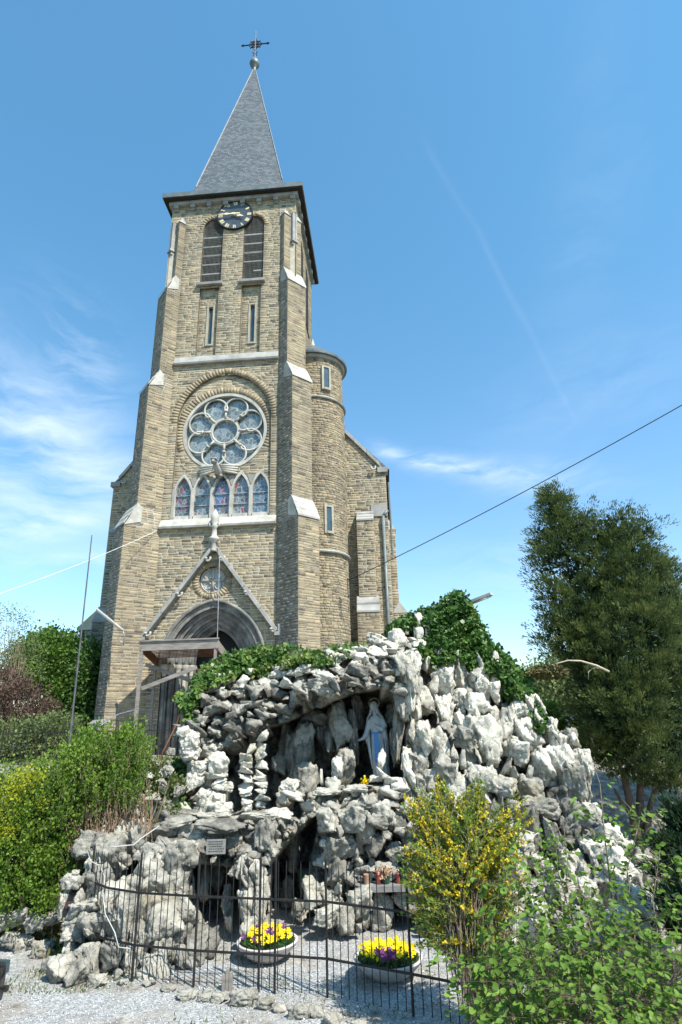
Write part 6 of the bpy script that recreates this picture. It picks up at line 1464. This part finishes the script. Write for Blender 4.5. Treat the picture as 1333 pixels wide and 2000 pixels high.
# --- ivy on the grotto
def ivy(polys, n, size, off, label, seed, bulge=.5, mt=M_ivy, tb=.42):
    rs = np.random.RandomState(seed); c0 = at(sum(p[0] for p in polys) / len(polys), sum(p[1] for p in polys) / len(polys), 14); t = empty('ivy', c0, 0, label, 'ivy')
    xs = [p[0] for p in polys]; ys = [p[1] for p in polys]; st = 5
    X, Y = np.meshgrid(np.arange(min(xs) - 5, max(xs) + 5, st), np.arange(min(ys) - 5, max(ys) + 5, st)); M_ = inpoly_np(X, Y, polys); k = M_.astype(float)
    for _ in range(4): k = (k + np.roll(k, 1, 0) + np.roll(k, -1, 0) + np.roll(k, 1, 1) + np.roll(k, -1, 1)) / 5
    D = Yfront(X, Y) + off - bulge * (k ** 1.5) + .12 * np.sin(X * .09 + Y * .05) * np.sin(Y * .11)
    idx = -np.ones(X.shape, int); V = []; F = []
    for j in range(X.shape[0]):
        for i in range(X.shape[1]):
            if M_[j, i]: idx[j, i] = len(V); V.append(at(X[j, i], Y[j, i], D[j, i] + .1) - c0)
    front = len(V)
    for j in range(X.shape[0] - 1):
        for i in range(X.shape[1] - 1):
            a, b, c, d = idx[j, i], idx[j, i+1], idx[j+1, i+1], idx[j+1, i]
            if min(a, b, c, d) >= 0: F.append((a, d, c, b))
    ec = {}; bmap = {}
    for f in F:
        for q in range(4): ec[(f[q], f[(q+1) % 4])] = 1
    for (a, b) in list(ec):
        if (b, a) not in ec:
            for q in (a, b):
                if q not in bmap: bmap[q] = len(V); V.append(Vector(V[q]) + Vector((0, 1.6, -.6)))
            F.append((b, a, bmap[a], bmap[b]))
    o = fastmesh('stem_mat', [tuple(v) for v in V], F, M_bark, t)
    P_ = []; T_ = []
    while len(P_) < n:
        x, y = rs.uniform(min(xs), max(xs)), rs.uniform(min(ys), max(ys))
        x2, y2 = x + rs.normal() * 3.5, y + rs.normal() * 3.5
        if not inpoly(x, y, polys): continue
        i = min(max(int((x - (min(xs) - 5)) / st), 0), X.shape[1] - 1); j = min(max(int((y - (min(ys) - 5)) / st), 0), X.shape[0] - 1)
        lump = math.sin(x * .11 + y * .07) * math.sin(y * .13 - x * .05)
        P_.append(at(x2, y2, D[j, i] + .02 - .10 * lump + rs.uniform(-.16, .08))); T_.append(min(1, max(0, tb + .22 * lump + rs.normal() * .18)))
    P_ = np.array(P_) - np.array(c0); D_ = rs.normal(size=P_.shape) * .45 + [0.1, -.35, -.55]
    V, F = leafcloud(P_, D_, size * rs.uniform(.6, 1.3, size=len(P_)), .5, .25, rs)
    # leaves lie facing out and up: swap the random side so most show their face
    o = fastmesh('leaves', V, F, mt, t, tint=np.concatenate([T_, T_])); o['kind'] = 'stuff'; return t
IVA = [(372,1352),(380,1322),(405,1296),(440,1276),(500,1262),(560,1260),(620,1274),(660,1262),(710,1256),(690,1272),(640,1292),(600,1300),(560,1306),(528,1300),(520,1318),(480,1306),(455,1322),(400,1342),(388,1352),(376,1400),(366,1410),(360,1385),(340,1358),(356,1350)]
IVB = [(742,1246),(770,1214),(800,1196),(845,1186),(868,1168),(890,1152),(905,1160),(920,1185),(938,1215),(962,1255),(1000,1292),(1030,1325),(1046,1352),(1058,1395),(1062,1440),(1044,1420),(1030,1368),(990,1366),(980,1330),(960,1318),(940,1322),(915,1300),(890,1290),(860,1300),(830,1290),(800,1262),(815,1246),(840,1235),(818,1224),(790,1228)]
ivy(IVA, 5200, .10, .15, 'green ivy hanging over the left top edge of the grotto under the portal', 1, .35, tb=.66)
ivy(IVB, 11000, .115, .35, 'thick dark ivy mound rising to a peak behind the right side of the grotto', 2, .55)
ivy([(335,1490),(352,1475),(368,1500),(360,1560),(372,1590),(345,1600),(325,1575),(333,1530)], 700, .09, .2, 'small ivy patch on the left edge of the grotto beside the stone piers', 3, .2)
# --- junipers at the right
def juniper(name, label, lobes, n_spray, seed, base_px, trunks, mt=M_juni, per=76, L0=.42):
    rs = np.random.RandomState(seed); P_, N_, T_ = lobes_pts(lobes, n_spray, rs, (.70, 1.08), .55, 1.9)
    k = len(P_); ax = N_ * [.65, .65, .35] + rs.normal(size=(k, 3)) * .22 + [0, 0, 1.0]; ax /= np.linalg.norm(ax, axis=1, keepdims=True)
    L_ = L0 * rs.uniform(.6, 1.5, size=k)
    u = rs.rand(k, per); cone = .105 * (1 - u * .8) * L_[:, None] / .46
    off = rs.normal(size=(k, per, 3)) * cone[..., None]
    droop = np.zeros((k, per, 3)); droop[..., 2] = -(u ** 2) * L_[:, None] * .45; droop[..., :2] = (u ** 2)[..., None] * N_[:, None, :2] * L_[:, None, None] * .4
    Q = P_[:, None] + ax[:, None] * (u * L_[:, None])[..., None] + off + droop
    D_ = ax[:, None] + off / (cone[..., None] + .01) * .22 + [0, 0, .1] - np.array([0, 0, 1.0]) * (u * .55)[..., None]
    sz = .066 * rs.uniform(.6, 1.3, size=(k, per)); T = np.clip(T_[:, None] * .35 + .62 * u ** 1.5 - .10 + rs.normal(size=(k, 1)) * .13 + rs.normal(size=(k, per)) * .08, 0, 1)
    b = at(*base_px); root = Vector((b.x, b.y, b.z)); t = empty(name, root, 0, label, 'conifer')
    V, F = leafcloud(Q.reshape(-1, 3) - np.array(root), D_.reshape(-1, 3), sz.reshape(-1) * 1.25, .13, .2, rs); tt = T.reshape(-1)
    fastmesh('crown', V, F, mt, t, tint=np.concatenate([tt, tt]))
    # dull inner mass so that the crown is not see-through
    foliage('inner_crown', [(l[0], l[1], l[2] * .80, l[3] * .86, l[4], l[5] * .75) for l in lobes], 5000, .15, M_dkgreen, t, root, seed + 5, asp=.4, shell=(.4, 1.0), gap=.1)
    for i, (q0, q1, r) in enumerate(trunks):
        m = MB(); a, c = at(*q0), at(*q1); mid = a.lerp(c, .5) + Vector((rs.uniform(-.1, .1), 0, 0)); m.tube([a - root, mid - root, c - root], [r, r * .8, r * .5], 9, cap=False); m.build('trunk', M_bark, t, smooth=True)
    return t
YJ = 15.2
jb = (1255, 1690, YJ)
juniper('juniper_tree', 'tall dark juniper with a flared crown on several trunks, right of the grotto', [(1098,1130,36,140,YJ+.3,.6), (1090,1030,15,50,YJ+.3,.25), (1087,985,7,40,YJ+.3,.15,6), (1120,1040,10,36,YJ+.3,.15,3), (1062,1070,8,40,YJ+.3,.15), (1106,1245,44,50,YJ+.3,.7), (1165,1130,42,100,YJ+.2,.7), (1160,1040,20,40,YJ+.2,.3), (1205,1040,26,38,YJ,.4), (1245,1075,30,45,YJ+.2,.5), (1225,1135,50,88,YJ,.8), (1160,1250,55,80,YJ-.1,.8), (1235,1250,60,110,YJ-.3,1.0), (1285,1190,36,110,YJ+.2,.8), (1300,1300,34,110,YJ+.2,.8), (1210,1370,62,90,YJ-.3,1.0), (1285,1410,50,90,YJ,1.0), (1165,1360,40,60,YJ,.8), (1225,1470,48,55,YJ-.2,.8), (1290,1500,40,50,YJ,.7), (1190,1450,28,45,YJ,.5), (1262,1035,10,28,YJ+.2,.2)], 3000, 11, jb,
        [((1256,1700,YJ), (1215,1500,YJ), .13), ((1258,1695,YJ+.1), (1250,1500,YJ+.1), .12), ((1262,1640,YJ-.1), (1290,1510,YJ), .08), ((1240,1600,YJ), (1200,1540,YJ), .05)])
juniper('juniper_tree', 'paler grey-green conifer crown behind the dark juniper at the right edge', [(1322,1330,38,180,YJ+1.8,1.0), (1300,1200,34,100,YJ+1.8,.8), (1345,1430,36,60,YJ+1.6,.8)], 1000, 12, (1345, 1640, YJ+1.8), [((1345,1650,YJ+1.8), (1335,1450,YJ+1.8), .12)], mt=leafmat('grey_conifer', (.03, .05, .03), (.07, .10, .05), (.13, .16, .08), .1, .7))
yw = (1370, 1750, 9.5)
juniper('yew_bush', 'low dark yew branches at the right edge under the junipers', [(1345,1610,36,30,9.8,.4), (1355,1700,46,50,9.4,.5), (1318,1655,30,12,9.6,.25), (1350,1790,46,50,9.0,.4)], 300, 13, yw, [((1370,1800,9.5), (1345,1650,9.5), .04)], mt=leafmat('yew', (.012, .03, .012), (.03, .06, .02), (.06, .10, .03), .08, .6), per=40, L0=.25)
# bleached dead branch crossing the juniper
t = empty('dead_branch', at(1190, 1310, YJ-1.3), 0, 'bleached bent bare branch with brown tufts crossing the juniper at mid height', 'branch'); o_ = at(1190, 1310, YJ-1.3)
m = MB(); m.tube([at(x, y, YJ - 1.35) - o_ for x, y in ((1190,1312),(1165,1300),(1135,1291),(1110,1290),(1080,1298),(1060,1306))], [.03,.028,.022,.018,.012,.006], 6); m.build('branch', M_dead, t, smooth=True)
m = MB(); m.tube([at(x, y, YJ - 1.3) - o_ for x, y in ((1178,1306),(1160,1304),(1150,1312),(1150,1328))], [.015,.012,.01,.005], 5); m.build('side_twig', M_dead, t, smooth=True)
foliage('brown_tuft', [(1070,1312,36,12,YJ-1.35,.3)], 1800, .06, leafmat('dry_juniper', (.05, .05, .02), (.12, .11, .04), (.18, .15, .06), .1, .8), t, o_, 5, gap=.2, up=-.8)
# --- left side: hedge, yellow bush, copper bush, trees
YH_ = 12.4
shrub('green_hedge', 'bright green fine-leaved hedge bush on the bank left of the grotto', 'hedge', [(210,1510,70,72,YH_,.8), (120,1560,80,70,YH_,.9), (250,1470,36,50,YH_+.2,.5), (180,1465,40,40,YH_,.5), (60,1620,85,70,YH_-.3,.8), (120,1660,46,44,YH_-.3,.5), (40,1700,70,70,YH_-.4,.7), (110,1720,50,50,YH_-.4,.6), (225,1535,40,30,YH_,.5), (15,1560,50,60,YH_,.6)], 66000, .056, M_hedge, 21, ns=90, twig=M_redtwig, clump=7, shell=(.35, 1.15), gap=.75, gsc=4.2, up=1.1)
shrub('yellow_bush', 'small bush with yellow-green leaves at the left edge in front of the hedge', 'bush', [(40,1530,44,24,YH_-.95,.25), (5,1600,30,34,YH_-1.1,.25), (75,1560,20,14,YH_-.95,.2)], 2000, .04, M_yellow, 22, ns=0, clump=4, gap=.75, gsc=4, up=.6)
shrub('copper_bush', 'dark purple-leaved bush behind the railing at the left edge', 'bush', [(40,1375,52,44,23.5,1.2), (80,1400,34,34,23.3,1.0), (12,1340,30,34,23.6,.9)], 10000, .085, M_purple, 23, ns=50, clump=5, gap=.7, gsc=2.6)
shrub('round_tree', 'round bright green tree behind the railing, between the pole and the church', 'tree', [(120,1300,60,62,32,2.6), (95,1280,36,44,32,1.8), (150,1370,44,70,31.5,2.0), (160,1440,36,50,31,1.8), (60,1300,36,50,33,1.8)], 34000, .15, leafmat('fresh_tree_leaf', (.03, .07, .012), (.075, .15, .022), (.15, .25, .04), .35), 24, trunk=.18, clump=5, gap=.4, gsc=1.4)
shrub('dark_tree', 'dark evergreen tree in the shade against the left church buttress', 'tree', [(178,1330,22,70,30.5,1.3), (180,1430,30,60,30.3,1.4)], 10000, .15, M_green, 25, trunk=.12, clump=5, gap=.3, gsc=1.4)
shrub('olive_bush', 'loose olive-green bush behind the railing under the copper bush', 'bush', [(50,1450,80,40,21.6,1.0), (100,1425,50,26,21.8,.8)], 9000, .09, M_pale, 26, ns=20, clump=4, gap=.5)
bt = empty('bare_tree', at(20, 1420, 27), 0, 'leafless twiggy tree with a haze of buds at the left edge', 'tree'); o_ = at(20, 1420, 27); rn = random.Random(8); base = []; tips = []
for i in range(90):
    x = rn.uniform(-45, 80); y = 1180 + (abs(x - 15) ** 1.3) * .8 + rn.uniform(-20, 90); base.append(at(20 + (x - 20) * .35, 1400 - rn.uniform(0, 70), 27 + rn.uniform(-.5, .5))); tips.append(at(x, y, 27 + rn.uniform(-1, 1)))
stems('trunk', [o_ - Vector((0, 0, 1.5))], [at(20, 1290, 27)], M_bark, bt, .16, .06, .02, 1, 5, o_); o = stems('twigs', base, tips, M_twig, bt, .022, .006, .06, 3, 5, o_); o['kind'] = 'stuff'
foliage('buds', [(15,1250,58,70,27,1.3), (40,1300,50,60,27,1.3)], 4200, .07, M_pale, bt, o_, 31, gap=.5, kind='stuff')
# upright shoots breaking the top of the hedge
rn = random.Random(33); hg = bpy.data.objects['green_hedge']; ho_ = Vector(hg.location); base = []; tips = []; P_ = []; D_ = []
for i in range(260):
    x = rn.uniform(40, 290); y = np.interp(x, [0, 60, 130, 200, 290], [1500, 1500, 1475, 1440, 1430]) + rn.uniform(0, 130); b = at(x, y + 30, YH_ - rn.uniform(.2, .8)); t_ = b + Vector((rn.gauss(0, .06), rn.gauss(0, .06), rn.uniform(.18, .42))); base.append(b); tips.append(t_)
    for k in range(26): P_.append(b.lerp(t_, rn.uniform(.1, 1.02)) - ho_); D_.append(Vector((rn.gauss(0, 1), rn.gauss(0, 1), .9)))
o = stems('shoots', base, tips, M_twig, hg, .004, .002, .04, 3, 3, ho_); o['kind'] = 'stuff'
V, F = leafcloud([p[:] for p in P_], [d[:] for d in D_], .05, .3, rs=np.random.RandomState(2)); o = fastmesh('shoot_leaves', V, F, M_hedge, hg, tint=np.full(len(F), .62)); o['kind'] = 'stuff'
# pruned brown stems and scraps between hedge and grotto
rn = random.Random(14)
pr_ = empty('pruned_stems', at(230, 1640, 12.0), 0, 'clump of bare reddish cut stems under the right end of the hedge', 'shrub'); o_ = at(230, 1640, 12.0); base = []; tips = []
for i in range(150):
    x = rn.uniform(135, 295); b = at(x, rn.uniform(1625, 1700), 11.95 + rn.uniform(-.2, .2)); base.append(b); tips.append(at(x + rn.gauss(0, 18), rn.uniform(1520, 1600), 12.0 + rn.uniform(-.3, .3)))
o = stems('stems', base, tips, M_redtwig, pr_, .008, .004, .08, 5, 4, o_); o['kind'] = 'stuff'
# rockery bank between hedge and grotto, stones one by one
RB = empty('bank_rockery', at(300, 1560, 12.6), 0, 'rough rocks of the bank between hedge and grotto', 'rocks'); rb0 = at(300, 1560, 12.6)
for p in ((292,1520,30,26),(315,1535,34,30),(330,1505,26,24),(300,1560,44,34),(272,1580,36,28),(330,1572,40,34),(250,1612,30,24),(285,1612,44,36),(318,1610,30,30),(350,1545,26,34),(240,1590,26,20),(335,1470,20,20),(262,1545,24,20),(0,1800,50,40),(35,1790,50,34),(72,1800,44,36),(105,1795,40,34),(20,1835,44,30),(60,1838,36,20)):
    x, y, w, h = p; rock(x, y, w, h, 12.5 - .8 * (y > 1700), .45, jit=.4, owner='bank')
emit('bank', RB, rb0)
gm = MB()
# earth bank under hedge (terrain rises here)
foliage_bank = foliage('weeds', [(300,1560,60,60,12.55,.2), (270,1510,40,30,12.6,.2), (60,1800,90,26,11.9,.2), (330,1600,30,24,12.4,.2)], 5200, .06, M_grassb, None, (0, 0, 0), 41, gap=.55, gsc=3, up=.8); tag(foliage_bank, kind='stuff')
# trees behind, right
shrub('far_tree', 'hazy green tree seen low between the ivy and the juniper', 'tree', [(1070,1350,50,60,34,2.6), (1110,1330,40,50,34,2.2), (1050,1400,40,60,33,2), (1100,1420,60,50,33,2)], 16000, .17, M_pale, 51, trunk=.16, clump=5, gap=.3, gsc=1.2)
shrub('far_tree', 'darker leafy tree behind the juniper trunks at the right', 'tree', [(1180,1440,70,90,36,3), (1280,1480,90,60,38,3), (1140,1370,40,60,37,2.4), (1340,1430,60,90,38,3)], 16000, .2, M_green, 52, trunk=.18, clump=5, gap=.2, gsc=1.2)
shrub('flowering_shrub', 'fresh green shrub with a few white blossoms behind the right rocks', 'shrub', [(1108,1420,36,34,17.0,.5), (1122,1460,24,34,16.6,.5), (1075,1400,16,22,17.2,.3)], 8000, .075, M_hazel, 53, ns=14, clump=4, gap=.35)
rs = np.random.RandomState(9); c = at(1112, 1402, 16.5); P_ = rs.normal(size=(60, 3)) * [.22, .2, .12] + np.array(c); V, F = leafcloud(P_, rs.normal(size=P_.shape), .07, .5, rs=rs); fastmesh('blossoms', V, F, M_white_paint, bpy.data.objects.get('flowering_shrub'), tint=[.5] * len(F)).matrix_parent_inverse = bpy.data.objects['flowering_shrub'].matrix_basis.inverted()
# far woods all round (other views)
rs = np.random.RandomState(77); P_ = []
for k in range(260):
    a = rs.rand() * 2 * math.pi; r = rs.uniform(85, 150); P_.append((r * math.sin(a), 20 + r * math.cos(a), rs.uniform(2, 5)))
P_ = np.array(P_); n = 90; Q = P_[:, None] + rs.normal(size=(260, n, 3)) * [4, 4, 2.2]; Q[..., 2] = np.abs(Q[..., 2]); D_ = rs.normal(size=Q.shape) + [0, 0, .4]
V, F = leafcloud(Q.reshape(-1, 3), D_.reshape(-1, 3), 1.5, .5, rs=rs); o = fastmesh('far_woods', V, F, M_green, None, tint=rs.rand(len(F))); tag(o, kind='stuff')
# --- forsythia
YF_ = 8.5
fb = Vector((at(965, 1975, 8.5).x, 8.5, 0)); fo = empty('forsythia_bush', fb, 0, 'forsythia bush with yellow flowers and young leaves at the right end of the fence', 'bush')
FLB = [(860,1640,66,60,YF_+.2,.4), (950,1640,60,70,YF_+.2,.45), (890,1720,96,80,YF_,.5), (835,1610,46,40,YF_+.3,.3), (985,1700,50,90,YF_,.45), (905,1585,40,40,YF_+.3,.3), (880,1790,92,64,YF_,.45), (855,1830,50,34,YF_,.3), (955,1870,50,70,YF_,.35), (830,1740,40,80,YF_+.1,.35)]
FLB += [(1010,1600,30,50,YF_+.3,.3), (820,1570,36,30,YF_+.4,.3), (860,1560,20,50,YF_+.4,.2), (935,1560,16,50,YF_+.3,.2), (800,1690,30,50,YF_,.3)]
rn = random.Random(62); base = []; tips = []; Pl = []; Dl = []; Pf = []; Df = []; m = MB()
for i in range(720):
    low = i % 4 == 0
    l = rn.choice(FLB[-9:]) if low and False else rn.choice(FLB); a = rn.uniform(0, 2 * math.pi); q = rn.uniform(.35, 1.12)
    tip = at(l[0] + l[2] * q * math.cos(a), l[1] + l[3] * q * math.sin(a), l[4] + rn.uniform(-.9, .5) * l[5]); b = fb + Vector((rn.uniform(-.3, .3), rn.uniform(-.25, .3), rn.uniform(0, 1.3))); b.x -= .28 * b.z
    L_ = (tip - b).length; out = Vector((tip.x - b.x, tip.y - b.y, 0)) * -.22 + Vector((rn.uniform(-.06, .06), rn.uniform(-.06, .06), .14 * L_)); n = 8
    pts = [b.lerp(tip, k / n) + out * math.sin(math.pi * k / n) for k in range(n + 1)]
    m.tube([p - fb for p in pts], [.0058 - .004 * k / n for k in range(n + 1)], 4, cap=False)
    bloom = rn.random() < .42
    if tip.z < .75 and rn.random() < .6: continue
    for k in range(3, n):
        for _ in range(rn.choice((8, 11, 14))):
            p = pts[k].lerp(pts[k + 1], rn.random()); d = Vector((rn.gauss(0, 1), rn.gauss(0, 1), rn.gauss(.5, .7))).normalized()
            if bloom and rn.random() < .62: Pf.append(p + d * .012 - fb); Df.append(d)
            else: Pl.append(p + d * .008 - fb); Dl.append(d + (pts[k + 1] - pts[k]).normalized() * .7)
o = m.build('stems', M_twig, fo, smooth=True); o['kind'] = 'stuff'
rs = np.random.RandomState(61)
for nm, P_, D_, mt_, sz, asp in (('leaves', Pl, Dl, M_fors, .050, .24), ('flowers', Pf, Df, M_fpet, .034, .42)):
    P_ = np.array(P_); D_ = np.array(D_); k = 3 if nm == 'flowers' else 1; P_ = np.repeat(P_, k, 0); D_ = np.repeat(D_, k, 0) + rs.normal(size=(len(P_), 3)) * (.9 if k > 1 else .25)
    V, F = leafcloud(P_, D_, sz * rs.uniform(.6, 1.3, size=len(P_)), asp, .3, rs); t = np.clip(rs.normal(.5, .22, size=len(P_)), 0, 1); o = fastmesh(nm, V, F, mt_, fo, tint=np.concatenate([t, t])); o['kind'] = 'stuff'
print('forsythia', len(Pl), len(Pf))
# --- hazel thicket in the foreground right: leaves one by one where they show largest
def leafmesh(v):
    rn = random.Random(v); pts = [(0, 0), (.14, .17), (.35, .30), (.58, .31), (.80, .19), (1, 0)]; V = [(x, 0, -.06 * math.sin(x * 3)) for x, y in pts]; k = len(pts)
    V += [(x, y * rn.uniform(.9, 1.1), .09 * y / .3 - .10 * x * x + rn.uniform(-.01, .01)) for x, y in pts[1:-1]] + [(x, -y * rn.uniform(.9, 1.1), .09 * y / .3 - .10 * x * x + rn.uniform(-.01, .01)) for x, y in pts[1:-1]]
    F = []; L_ = [0] + [k + i for i in range(4)] + [5]; R_ = [0] + [k + 4 + i for i in range(4)] + [5]
    for S_, flip in ((L_, 0), (R_, 1)):
        for i in range(5):
            q = [i, i + 1, S_[i + 1], S_[i]]; q = [x for j, x in enumerate(q) if x not in q[:j]]
            if len(q) >= 3: q = q[::-1] if flip else q; F += [(q[0], q[j], q[j + 1]) for j in range(1, len(q) - 1)]
    return np.array(V), np.array(F)
LM = [leafmesh(i) for i in range(4)]
hb = onz(1180, 2060); HZ = empty('hazel_shrub', hb, 0, 'young hazel thicket with fresh green leaves in the right foreground', 'shrub')
rn = random.Random(71); LV = []; base = []; tips = []
def hstem(pts, r, nl, spread=.16, lsz=(.045, .088), twigs=6):
    P_ = [at(*p) for p in pts]; m_ = MB(); m_.tube([p - hb for p in P_], [r * (1 - .75 * i / (len(P_) - 1)) for i in range(len(P_))], 6, cap=False); m_.build('stem', M_twig, HZ, smooth=True)
    Ls = [0]
    for a, b in zip(P_, P_[1:]): Ls.append(Ls[-1] + (b - a).length)
    for _ in range(nl):
        d = Ls[-1] * rn.random() ** .8; p, t_ = poly_at(P_, min(d, Ls[-1] - 1e-4)); o_ = Vector((rn.gauss(0, 1), rn.gauss(0, 1), rn.gauss(0, .6))) * spread; q = p + o_; q = q + Vector((0, 0, .03))
        if o_.length > .05: base.append(p); tips.append(q)
        for k in range(rn.choice((3, 3, 4, 5))):
            q = q + Vector((rn.gauss(0, .03), rn.gauss(0, .03), rn.gauss(0, .03)))
            dr = Vector((o_.x * 4 + rn.gauss(0, .5), o_.y * 4 + rn.gauss(0, .5) - .25, rn.gauss(-.25, .35))).normalized(); LV.append((q + dr * .01, dr, rn.uniform(*lsz)))
hstem([(1215,1990,7.6), (1208,1865,7.6), (1195,1740,7.6), (1182,1640,7.6), (1172,1530,7.6), (1160,1495,7.6)], .014, 34, .15, (.05, .085))
hstem([(1175,2010,7.2), (1140,1860,7.2), (1110,1770,7.2), (1090,1700,7.2), (1085,1640,7.2)], .013, 46); hstem([(1185,2000,7.3), (1150,1900,7.3), (1120,1840,7.3), (1060,1740,7.3), (1050,1640,7.3)], .012, 50)
hstem([(1250,2000,7.0), (1290,1860,7.0), (1275,1760,7.0), (1290,1660,7.0)], .012, 50); hstem([(1230,2000,7.4), (1240,1830,7.4), (1225,1700,7.4), (1250,1600,7.4), (1215,1560,7.4)], .010, 34, .14)
hstem([(1100,2010,6.8), (1050,1900,6.8), (1010,1830,6.8), (980,1780,6.8)], .012, 70); hstem([(1130,1990,7.5), (1100,1800,7.5), (1110,1690,7.5), (1100,1600,7.5)], .010, 36, .15); hstem([(1280,2000,6.6), (1330,1880,6.6), (1340,1760,6.6)], .012, 60)
hstem([(1040,2010,6.6), (1000,1930,6.6), (960,1880,6.6)], .010, 80, .2); hstem([(1160,2010,6.4), (1150,1900,6.4), (1190,1820,6.4)], .010, 90, .26); hstem([(1060,2020,6.2), (1080,1930,6.2), (1040,1880,6.2)], .010, 90, .26)
hstem([(1240,2020,6.2), (1230,1930,6.2), (1270,1850,6.2)], .010, 100, .28); hstem([(1330,2010,6.0), (1310,1930,6.0), (1330,1860,6.0)], .010, 90, .26); hstem([(960,2020,6.4), (980,1960,6.4), (950,1930,6.4)], .009, 70, .2); hstem([(1130,2030,5.9), (1150,1970,5.9), (1120,1940,5.9)], .009, 90, .26); hstem([(1200,2030,5.8), (1220,1970,5.8), (1260,1950,5.8)], .009, 90, .26)
hstem([(1180,2010,7.0), (1100,1880,7.0), (1040,1800,7.0), (1000,1740,7.0), (985,1690,7.0)], .010, 60, .2); hstem([(1230,2010,7.1), (1180,1880,7.1), (1150,1800,7.1), (1140,1730,7.1)], .010, 70, .24); hstem([(1300,2010,7.1), (1250,1920,7.1), (1210,1850,7.1)], .010, 80, .26); hstem([(1130,2010,6.9), (1110,1920,6.9), (1130,1850,6.9)], .010, 90, .26); hstem([(1010,2010,7.4), (1000,1900,7.4), (1030,1850,7.4)], .009, 80, .24)
o = stems('twigs', base, tips, M_bark, HZ, .003, .0015, .05, 9, 2, hb); o['kind'] = 'stuff'
def lmat(q, dr, s, roll):
    x = dr; up = Vector((0, -.35, 1)); y = up.cross(x); y = y.normalized() if y.length > 1e-3 else Vector((0, 1, 0)); z = x.cross(y); M_ = Matrix((x, y, z)).transposed() @ Matrix.Rotation(roll, 3, 'X'); M4 = (M_ * s).to_4x4(); M4.translation = q - hb; return M4
LV.sort(key=lambda l: -(l[2] / l[0].y)); meshes = {}
V = []; F = []; T = []; n = 0; cnt = 0
for i, (q, dr, s) in enumerate(LV):
    M4 = lmat(q, dr, s, rn.gauss(0, .5)); k = rn.randrange(4); tn = round(min(1, max(0, rn.gauss(.5, .25))) * 4) / 4; px_ok = q.x / q.y < .62
    if cnt < 300 and px_ok:
        cnt += 1; key = (k, tn)
        if key not in meshes: o = fastmesh('leaf', LM[k][0], LM[k][1], M_hazel, HZ, tint=[tn] * len(LM[k][1])); meshes[key] = o.data
        else: o = link('leaf', meshes[key], HZ)
        o.matrix_local = M4
    else:
        A = np.array(M4); v = LM[k][0] @ A[:3, :3].T + A[:3, 3]; V.append(v); F.append(LM[k][1] + n); T += [tn] * len(LM[k][1]); n += len(v)
o = fastmesh('leaves', np.concatenate(V), np.concatenate(F), M_hazel, HZ, tint=T); o['kind'] = 'stuff'
print('hazel leaves', len(LV))
# undergrowth on the ground under the thicket and along the edges
def ground_tufts(regions, n, size, mt, seed, name='ground_plants', up=1.0, asp=.12):
    rs = np.random.RandomState(seed); P_ = []
    for (x0, x1, y0, y1, w) in regions:
        k = int(n * w); x = rs.uniform(x0, x1, k); y = rs.uniform(y0, y1, k); g = np.sin(x * 3.1 + 1.2 * np.sin(y * 2.2)) * np.sin(y * 3.7) > -.25; x, y = x[g], y[g]; P_.append(np.stack([x, y, hzn(x, y)], 1))
    P_ = np.concatenate(P_); D_ = rs.normal(size=P_.shape) * .5 + [0, 0, up]; V, F = leafcloud(P_, D_, size * rs.uniform(.4, 1.3, size=len(P_)), asp, .2, rs); o = fastmesh(name, V, F, mt, None, tint=np.tile(rs.rand(len(P_)), 2)); o['kind'] = 'stuff'
ground_tufts([(1.6, 6, 5.5, 10.5, .45), (-7.5, -4.2, 11.2, 14, .25), (-12, -4, 14, 22, .3)], 14000, .16, M_grassb, 5, 'grass')
ground_tufts([(2.2, 5.5, 5.5, 9.6, .7), (5.5, 9, 9, 14, .3)], 5000, .11, M_hazel, 6, 'ground_cover', .5, .4)
ground_tufts([(-5.2, -3.2, 10.0, 10.9, .4), (-2.4, 1.2, 9.0, 10.6, .35), (-3.2, -1.4, 10.8, 12.0, .25)], 2600, .05, M_grassb, 8, 'weeds', .9, .15)
# --- pebbles of the gravel
rs = np.random.RandomState(4); k = 9000; x = rs.uniform(-5, 3.2, k); y = 7.6 + (rs.rand(k) ** 1.3) * 5.5; z = hzn(x, y); sel = z < .2; x, y, z = x[sel], y[sel], z[sel]; k = len(x)
oc = np.array([(1,0,0),(-1,0,0),(0,1,0),(0,-1,0),(0,0,1),(0,0,-1)], float); of = np.array([(0,2,4),(2,1,4),(1,3,4),(3,0,4),(2,0,5),(1,2,5),(3,1,5),(0,3,5)])
s = rs.uniform(.006, .017, size=(k, 1, 1)) * rs.uniform(.6, 1.2, size=(k, 1, 3)); a = rs.rand(k) * 6.28; ca, sa = np.cos(a), np.sin(a); v = oc[None] * s; v = np.stack([v[..., 0] * ca[:, None] - v[..., 1] * sa[:, None], v[..., 0] * sa[:, None] + v[..., 1] * ca[:, None], v[..., 2]], -1) + np.stack([x, y, z + .004], 1)[:, None]
M_peb = mat('pebble', [(0, (.16, .16, .165)), (.5, (.36, .365, .37)), (1, (.62, .62, .62))], rough=.85, attr='tint', fac=.1, bump=0)
o = fastmesh('gravel_pebbles', v.reshape(-1, 3), (of[None] + 6 * np.arange(k)[:, None, None]).reshape(-1, 3), M_peb, None, tint=np.repeat(rs.rand(k), 8)); o['kind'] = 'stuff'
print('total tris', sum(len(o.data.polygons) for o in bpy.data.objects if o.type == 'MESH'))
